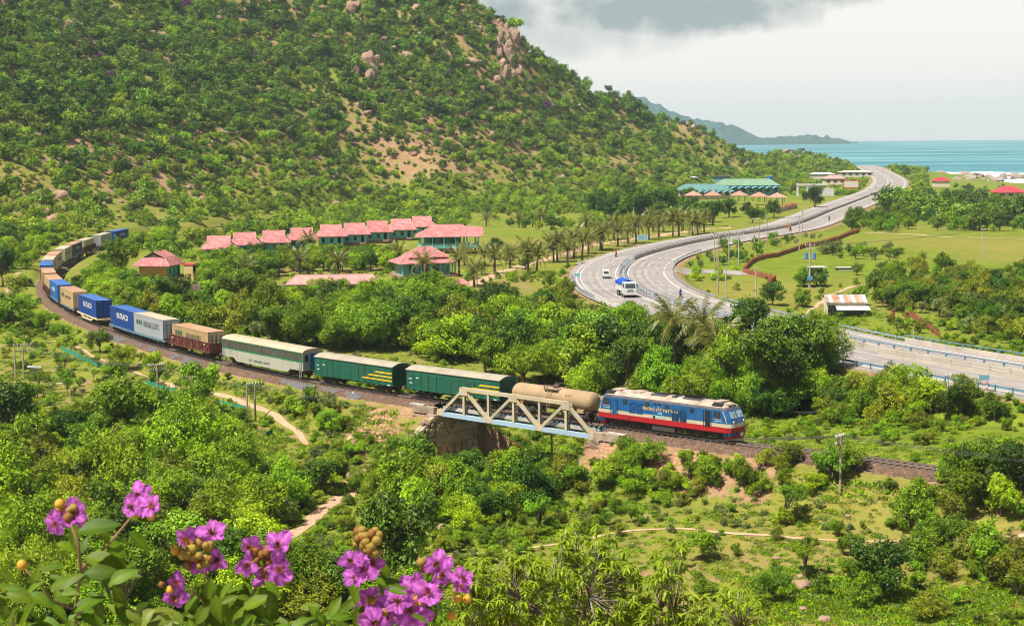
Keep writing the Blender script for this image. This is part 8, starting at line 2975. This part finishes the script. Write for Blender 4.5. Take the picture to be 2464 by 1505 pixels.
fill('left_thicket', [(0, 1150), (300, 1120), (640, 1120), (900, 1165), (830, 1200), (680, 1280), (560, 1345), (250, 1350), (0, 1340)], 140, 2.00, B + [('greyleaf', 2)], (.75, 1.2), 1, 'in the lower left thicket above the blossoms')
fill('left_low', [(0, 1345), (560, 1352), (760, 1380), (1000, 1360), (1000, 1500), (0, 1500)], 108, 2.00, B, (.75, 1.2), 2, 'in the dark scrub behind the blossoms')
fill('left_mid', [(0, 1015), (240, 1010), (430, 1000), (610, 1030), (640, 1110), (300, 1115), (0, 1140)], 76, 2.08, B + [('greyleaf', 2)], (.75, 1.2), 3, 'between left lawn and thicket')
fill('bank', [(640, 965), (900, 1010), (960, 1060), (900, 1160), (740, 1140), (760, 1080)], 102, 1.28, [('shrub_bright', 3), ('shrub', 3), ('shrub_grey', 3), ('greyleaf', 1), ('bright', 1)], (.5, .9), 4, 'on the bank between dirt path and bridge')
fill('track_bank', [(260, 830), (420, 855), (600, 900), (800, 945), (900, 975), (820, 1000), (640, 955), (450, 905), (280, 860)], 119, 1.20, [('shrub_bright', 4), ('shrub', 3), ('shrub_olive', 2)], (.4, .75), 5, 'along the foot of the left railway bank')
fill('gully', [(860, 1170), (960, 1085), (1080, 1085), (1450, 1110), (1560, 1120), (1560, 1190), (1350, 1205), (1300, 1230), (1100, 1280), (960, 1270)], 150, 1.76, B, (.65, 1.05), 6, 'in the thicket in front of the truss bridge')
fill('under_loco', [(1440, 1130), (1850, 1120), (1850, 1190), (1560, 1195)], 64, 1.44, [('bright', 3), ('shrub_bright', 3), ('olive', 2), ('round', 2)], (.5, .75), 7, 'in the scrub below the locomotive')
fill('right_track', [(1860, 1135), (2090, 1135), (2464, 1165), (2464, 1250), (2250, 1235), (1900, 1200)], 111, 1.76, B, (.55, .95), 8, 'in the thicket along the right track')
fill('right_meadow', [(1500, 1250), (1800, 1220), (2464, 1245), (2464, 1500), (1750, 1500)], 78, 3.78, [('shrub', 3), ('shrub_bright', 2), ('olive', 2), ('round', 2), ('open', 1), ('shrub_grey', 2)], (.4, .75), 9, 'scattered on the lower right meadow')
fill('right_edge', [(2180, 1270), (2464, 1290), (2464, 1430), (2250, 1400)], 38, 2.08, [('olive', 2), ('round', 3), ('greyleaf', 1)], (.5, .8), 10, 'at the right edge below the footpath')
fill('meadow_mid', [(1380, 1215), (1800, 1200), (2300, 1240), (2300, 1280), (1600, 1265), (1400, 1290)], 73, 1.60, [('shrub_grey', 5), ('shrub', 1)], (.3, .6), 11, 'on the meadow beyond the footpath')
W_ = [('feather', 3), ('bright', 3), ('round', 3), ('dark', 3), ('olive', 2), ('greyleaf', 1), ('tall', 2), ('tall_dark', 1), ('tall_feather', 1)]
fill('wood_left', [(300, 770), (470, 730), (700, 745), (1000, 740), (1000, 850), (760, 845), (540, 815)], 133, 2.72, W_, (1.0, 1.5), 12, 'in the wood between containers and resort')
fill('wood_mid', [(1000, 735), (1350, 725), (1560, 790), (1600, 900), (1500, 950), (1240, 905), (1000, 850)], 144, 2.88, W_, (1.2, 1.85), 13, 'in the wood behind the green wagons')
fill('wood_right', [(1560, 790), (1780, 800), (1960, 860), (2000, 960), (1860, 1010), (1640, 980), (1580, 900)], 93, 2.72, [('tall_feather', 3), ('tall_dark', 2), ('tall', 2), ('bright', 2), ('dark', 2)], (1.0, 1.6), 14, 'in the tall wood behind the locomotive')
fill('road_foot', [(2000, 950), (2464, 965), (2464, 1000), (2250, 1030), (1950, 1030)], 88, 1.84, [('bright', 3), ('round', 2), ('olive', 3), ('dark', 1)], (.5, .85), 15, 'between track and road bridge')
fill('wall_foot', [(330, 720), (700, 716), (900, 712), (1050, 712), (1000, 735), (470, 728)], 72, 1.92, [('bright', 4), ('round', 3), ('greyleaf', 2)], (.6, .95), 16, 'along the garden wall of the resort')
fill('resort_garden', [(470, 660), (560, 640), (800, 620), (960, 610), (940, 650), (700, 655), (600, 690), (480, 690)], 150, 1.9, [('bright', 4), ('round', 4), ('dark', 2)], (.7, 1.05), 17, 'in the garden between cottages and wall')
fill('resort_front', [(1120, 640), (1240, 610), (1340, 640), (1340, 700), (1150, 712)], 25, 2.88, [('round', 3), ('dark', 2), ('bright', 2)], (.6, .9), 18, 'around the sandy drive of the resort')
fill('curve_in', [(160, 700), (240, 660), (330, 700), (420, 730), (330, 760), (230, 720)], 61, 2.08, [('bright', 4), ('round', 3)], (.6, 1.0), 19, 'inside the curve of the train')
fill('curve_out', [(0, 590), (70, 640), (78, 720), (150, 790), (60, 815), (0, 800)], 68, 2.56, [('round', 3), ('bright', 2), ('dark', 3)], (.7, 1.2), 20, 'outside the train curve at left')
fill('behind_tail', [(30, 560), (120, 580), (90, 635), (0, 610)], 25, 2.70, [('bright', 3), ('round', 3)], (.6, .9), 21, 'beyond the curve at the left edge')
fill('garden_trees', [(60, 880), (250, 880), (460, 930), (540, 985), (420, 985), (200, 1000), (40, 950)], 26, 3.24, [('open', 3), ('round', 2), ('shrub_bright', 2)], (.35, .6), 22, 'young, in the garden at the left')
fill('garden_low', [(100, 850), (250, 870), (480, 930), (420, 990), (60, 1000)], 36, 2.34, [('shrub_bright', 3), ('shrub_grey', 2)], (.3, .5), 23, 'low plants on the left lawn')
fill('verge', [(1630, 640), (1700, 612), (1830, 585), (1960, 562), (1980, 575), (1850, 600), (1790, 640), (1700, 690)], 56, 2.34, [('shrub', 3), ('shrub_grey', 3), ('shrub_bright', 1)], (.6, 1.1), 24, 'between road and orange fence')
fill('roadside', [(1980, 545), (2080, 520), (2200, 545), (2180, 560), (2000, 562)], 39, 3.60, [('round', 3), ('dark', 4)], (.8, 1.15), 25, 'in the row between road and field')
fill('field_bushes', [(1960, 606), (2080, 600), (2170, 612), (2160, 628), (2000, 624)], 28, 2.16, [('shrub', 3), ('shrub_olive', 2), ('greyleaf', 2)], (.7, 1.1), 26, 'in the long clump in the right field')
fill('field_mid', [(2050, 650), (2464, 655), (2464, 700), (2200, 690), (2080, 690)], 47, 2.88, [('shrub', 3), ('round', 2), ('olive', 2)], (.6, .9), 27, 'in the hedge across the right field')
fill('field_near', [(2100, 700), (2464, 700), (2464, 830), (2330, 810), (2250, 760), (2120, 750)], 100, 2.40, [('round', 3), ('olive', 3), ('dark', 2), ('greyleaf', 2)], (.7, 1.1), 28, 'between shed and road bridge')
fill('bridge_verge', [(1880, 770), (2100, 790), (2300, 812), (2280, 790), (2080, 752), (1900, 745)], 33, 2.34, [('shrub_bright', 2), ('shrub_olive', 2), ('shrub', 2)], (.4, .7), 29, 'on the grass by the guard rail')
fill('shore_wood', [(2130, 470), (2220, 440), (2464, 470), (2464, 545), (2250, 552), (2130, 520)], 242, 3.60, [('far', 3), ('far_bright', 1)], (1.4, 2.4), 30, 'between right field and sea')
fill('field_wood', [(2110, 505), (2240, 490), (2464, 500), (2464, 556), (2330, 560), (2180, 548)], 120, 2.8, [('far', 3), ('far_bright', 1), ('dark', 2), ('round', 2)], (.9, 1.4), 43, 'in the wood beyond the right field')
fill('palm_wood', [(1400, 520), (1480, 500), (1640, 492), (1860, 500), (1890, 525), (1720, 545), (1560, 540)], 150, 2.8, [('dark', 4), ('round', 3), ('tall_dark', 2)], (1.5, 2.1), 31, 'in the dark grove behind the palm row')
fill('lawn_edge', [(1150, 520), (1400, 510), (1420, 540), (1330, 560), (1200, 540)], 33, 4.50, [('far_bright', 3), ('far', 2)], (.8, 1.2), 32, 'around the far lawn')
fill('behind_row', [(420, 590), (560, 560), (760, 540), (1000, 520), (1060, 535), (900, 545), (760, 560), (560, 590)], 120, 2.72, [('far_bright', 4), ('far', 1)], (.8, 1.2), 33, 'bright, behind the row of cottages')

# heights, sight lines
tx = np.array([t[2] for t in TREES]); ty = np.array([t[3] for t in TREES])
tz = H(tx, ty)
RAD = {'tall': 3.9, 'tall_feather': 4.1, 'tall_dark': 3.6, 'shrub': 1.5, 'shrub_bright': 1.5, 'shrub_grey': 1.3, 'shrub_olive': 1.5}
HGT = {'tall': 8.6, 'tall_feather': 8.4, 'tall_dark': 9.0, 'shrub': 2.0, 'shrub_bright': 1.8, 'shrub_grey': 1.2, 'shrub_olive': 1.9}
rad = np.array([RAD.get(t[0], 2.4) * t[5] for t in TREES]); hgt = np.array([HGT.get(t[0], 4.6) * t[5] for t in TREES])
frc = np.array([t[8] for t in TREES])
ok = (clear_of(tx, ty, rad) & sight_ok(tx, ty, tz, rad * .8, hgt)) | frc
# drop what stands outside the picture or wholly off to the side
uu, vv, dd = proj(tx, ty, tz + hgt * .6)
ok &= (uu > -160) & (uu < WD + 160) & (vv < HD + 170)
TREES = [t[:4] + [float(z)] + t[5:] for t, z, k in zip(TREES, tz, ok) if k]
size = [(HGT.get(t[0], 4.6) * t[5]) / max(60.0, hypot(t[2], t[3])) + (1 if t[8] else 0) for t in TREES]
order = sorted(range(len(TREES)), key=lambda i: -size[i])
SHR = ('shrub', 'shrub_bright', 'shrub_grey', 'shrub_olive')
n_tree = n_shrub = 0
GROUPED = []
look = {'tall': 'tall green tree', 'tall_feather': 'tall bright feathery tree', 'tall_dark': 'tall dark tree', 'round': 'mid green round tree', 'bright': 'bright green bushy tree', 'feather': 'bright feathery tree', 'dark': 'dark green dense tree', 'olive': 'olive green tree', 'open': 'open crowned small tree',
  'greyleaf': 'grey green bush', 'shrub': 'green shrub', 'shrub_bright': 'bright green shrub', 'shrub_grey': 'grey green weedy shrub', 'shrub_olive': 'olive shrub', 'far': 'distant green tree', 'far_bright': 'distant bright green tree'}
rest = []
for i in order:
 kind, var, x, y, z, sc, rot, key, force, sq = TREES[i]
 shr = kind in SHR
 if (shr and n_shrub >= 285) or (not shr and n_tree >= 292):
  rest.append(TREES[i])
  continue
 if shr:
  n_shrub += 1
 else:
  n_tree += 1
 solo = key.startswith('solo')
 lab = (look[kind] + ', ' if solo else look[kind] + ' ') + ZONES[key]
 cm, tm = PROTO[kind][var]
 t = thing('shrub' if shr else 'tree', (x, y, z - .05), rot, lab, 'shrub' if shr else 'tree', None if solo else 'plants ' + ZONES[key])
 t.scale = (sc * (.88 + .24 * ((x * 7.3) % 1)), sc * (.88 + .24 * ((y * 5.1) % 1)), sc * sq)
 put('crown', cm, None, t)
 put('trunk', tm, None, t)
 if not solo:
  GROUPED.append(t)
GROUPED += [o for o in COL.objects if o.parent is None and o.get('group') in ('date palms along the coast road', 'boulders on the mountain slope', 'rocks along the descending ridge', 'rocks in the surf', 'rock columns of the mountain crags', 'marker posts on the palm verge', 'garden posts on the left lawn')]
number_off(GROUPED)

# the masses: everything further down the list, the mountain scrub and the weeds
JOINED, JIDX = [], {}
for k in PROTO:
 for i, (cm, tm) in enumerate(PROTO[k]):
  JIDX[k, i] = len(JOINED)
  JOINED.append(join_meshes(cm, tm, 'plant'))
plants = collection_of('plants', JOINED)
def mass(name, items, label):
 gn_scatter(name, [(x, y, z) for _, _, x, y, z, _, _ in items], [(s, s, s) for *_, s, _ in items], [(0, 0, r) for *_, r in items], [JIDX[k, v] for k, v, *_ in items], plants, label, 'vegetation')
mass('woodland', [(t[0], t[1], t[2], t[3], t[4], t[5], t[6]) for t in rest], 'mixed green scrub and trees filling the gaps in the valley')

def hillside():
 rs = np.random.RandomState(77)
 n = 110000
 r = 400 + (1500 - 400) * rs.rand(n) ** 1.25
 a = np.radians(rs.uniform(-21, 17, n))
 x, y = r * np.sin(a), r * np.cos(a)
 z = H(x, y)
 u, v, d = proj(x, y, z)
 d1, _ = TR.near(x, y)
 d2, _ = RD.near(x, y)
 foot = (u < 1560) & (v < np.where(u < 430, 590, 548)) & (y > 400) | ((u >= 1480) & (u < 2230) & (v < 470) & (d2 > 14))
 ok_ = foot & (d1 > 6) & (d2 > 14) & (u > -150) & (v > -170) & (z > SEAZ + 2)
 ok_ &= ~((u > 1120) & (u < 1420) & (v > 512))
 for q in KEEP_OUT:
  ok_ &= np.hypot(x - q[0], y - q[1]) > q[2] + 1.5
 for g in ((1640, 438, 1880, 478, 760), (1920, 436, 2005, 470, 800), (1838, 405, 1880, 422, 1000), (2035, 414, 2095, 426, 1200)):
  ok_ &= ~((u > g[0]) & (u < g[2]) & (v > g[1] - 6) & (v < g[3] + 12) & (d < g[4]))
 ok_ &= ~((u > 1190) & (u < 1255) & (v > 62) & (v < 200) & (rs.rand(n) < .7))
 ok_ &= ~((u > 848) & (u < 912) & (v > 140) & (v < 215) & (rs.rand(n) < .6))
 cl = fbm(x, y, 60, 3, 41)
 hill = np.clip((z - 2) / 42, 0, 1)
 keepp = rs.rand(n) < np.clip(.55 + cl * 1.9 + hill * .4, .08, 1)
 ok_ &= keepp
 x, y, z, hill, cl = x[ok_], y[ok_], z[ok_], hill[ok_], cl[ok_]
 k = thin(np.stack([x, y], 1), 1.75 + rs.rand(len(x)) * 1.5)
 items = []
 for i in k:
  h = hill[i]
  q = rs.rand()
  kind = 'far_flower' if q > .985 and h > .5 else ('far_bright' if q < .90 - .80 * h else 'far')
  s = (.36 + .85 * rs.rand() ** 1.8) * (1.0 + .45 * h) * (1.45 if rs.rand() < .14 else 1)
  items.append((kind, rs.randint(len(PROTO[kind])), x[i], y[i], z[i] - .2, s, rs.rand() * 6.28))
 # low bushes between
 for i in np.nonzero(rs.rand(len(x)) < .30)[0]:
  kind = 'far_bright' if rs.rand() < .75 - .5 * hill[i] else 'far'
  items.append((kind, rs.randint(len(PROTO[kind])), x[i] + rs.uniform(-3, 3), y[i] + rs.uniform(-3, 3), z[i] - .25, rs.uniform(.22, .45), rs.rand() * 6.28))
 mass('hillside_scrub', items, 'dense green scrub covering the mountain and its foot')
 # loose stones
 n = 2800
 r = 480 + 560 * rs.rand(n)
 a = np.radians(rs.uniform(-19, 8, n))
 xs, ys = r * np.sin(a), r * np.cos(a)
 zs = H(xs, ys)
 u, v, d = proj(xs, ys, zs)
 m_ = (zs > 4) & (u < 1600) & (v < 540)
 xs, ys, zs = xs[m_], ys[m_], zs[m_]
 sc = .4 + 2.0 * rs.rand(len(xs)) ** 3.5
 gn_scatter('loose_stones', np.stack([xs, ys, zs], 1), np.stack([sc, sc * .8, sc * .7], 1), np.stack([0 * xs, 0 * xs, rs.rand(len(xs)) * 6], 1), rs.randint(0, 6, len(xs)), collection_of('rocks', ROCKS['granite']), 'loose tan stones strewn over the mountain slope', 'stones')
hillside()
def weeds():
 rs = np.random.RandomState(99)
 n = 90000
 r = 104 + 190 * rs.rand(n) ** 1.1
 a = np.radians(rs.uniform(-18.5, 18.5, n))
 x, y = r * np.sin(a), r * np.cos(a)
 c = fbm(x, y, 11, 3, 51)
 d1, s1 = TR.near(x, y)
 d2, _ = RD.near(x, y)
 k = (d1 > 3.0) & (d2 > RDW + 1) & (rs.rand(n) < np.clip(.42 + c * 2.2, .04, 1)) & ~((s1 > SB0 - 19) & (s1 < SB0) & (d1 < 6.5))
 for pts, w in PATHS.values():
  cc = Curve([p[:2] for p in pts], 1.5)
  dd, _ = cc.near(x, y)
  k &= dd > w + .35
 x, y, c = x[k], y[k], c[k]
 z = H(x, y)
 idx = np.where(rs.rand(len(x)) < .5, rs.randint(0, 2, len(x)), rs.randint(0, 4, len(x)))
 sc = rs.uniform(.45, 1.15, len(x)) * (.7 + np.clip(c, 0, .5) * 1.2)
 gn_scatter('weeds', np.stack([x, y, z - .03], 1), np.stack([sc, sc, sc * rs.uniform(.6, 1.1, len(x))], 1), np.stack([0 * x, 0 * x, rs.rand(len(x)) * 6.28], 1), idx, collection_of('tufts', TUFTS), 'low weeds and grass tufts', 'weeds')
weeds()
def undergrowth():
 rs = np.random.RandomState(123)
 n = 15000
 r = 104 + 250 * rs.rand(n)
 a = np.radians(rs.uniform(-18.5, 18.5, n))
 x, y = r * np.sin(a), r * np.cos(a)
 c = fbm(x, y, 16, 3, 61)
 k = rs.rand(n) < np.clip(.34 + c * 2.4, .03, 1)
 u, v, d = proj(x, y, H(x, y))
 k &= ~((u > 1600) & (v < 780) & (rs.rand(n) < .85))
 k &= ~((u > 1480) & (u < 2464) & (v > 1200) & (rs.rand(n) < .7))
 k &= ~((u > 50) & (u < 450) & (v > 870) & (v < 1005) & (rs.rand(n) < .85))
 x, y = x[k], y[k]
 sc = rs.uniform(.16, .62, len(x)) ** 1.0
 z = H(x, y)
 q = clear_of(x, y, sc * 1.5) & sight_ok(x, y, z, sc, sc * 1.6)
 kinds = ['shrub', 'shrub_bright', 'shrub_bright', 'shrub_grey', 'shrub_olive', 'bright', 'round']
 items = []
 for i in np.nonzero(q)[0]:
  kd = kinds[rs.randint(7)]
  f = .45 if kd in ('bright', 'round') else 1
  items.append((kd, rs.randint(len(PROTO[kd])), x[i], y[i], z[i] - .06, sc[i] * f * 1.15, rs.rand() * 6.28))
 mass('undergrowth', items, 'low green undergrowth between the trees of the valley')
undergrowth()
flower_shrubs()
leafy_shrubs()

# ------------------------------------------------------------------ the hazy sea air
hz_m = bpy.data.materials.new('haze_air')
hn, hl = nodes_of(hz_m)
ho = hn.new('ShaderNodeOutputMaterial')
hv = hn.new('ShaderNodeVolumePrincipled')
hv.inputs['Color'].default_value = (0.60, 0.82, 0.93, 1)
hv.inputs['Density'].default_value = 0.00007
hl.new(hv.outputs[0], ho.inputs['Volume'])
MB().box(0, 5300, 120, 18400, 13800, 280).ob('haze', hz_m, kind='stuff', label='pale blue sea haze', cat='haze')
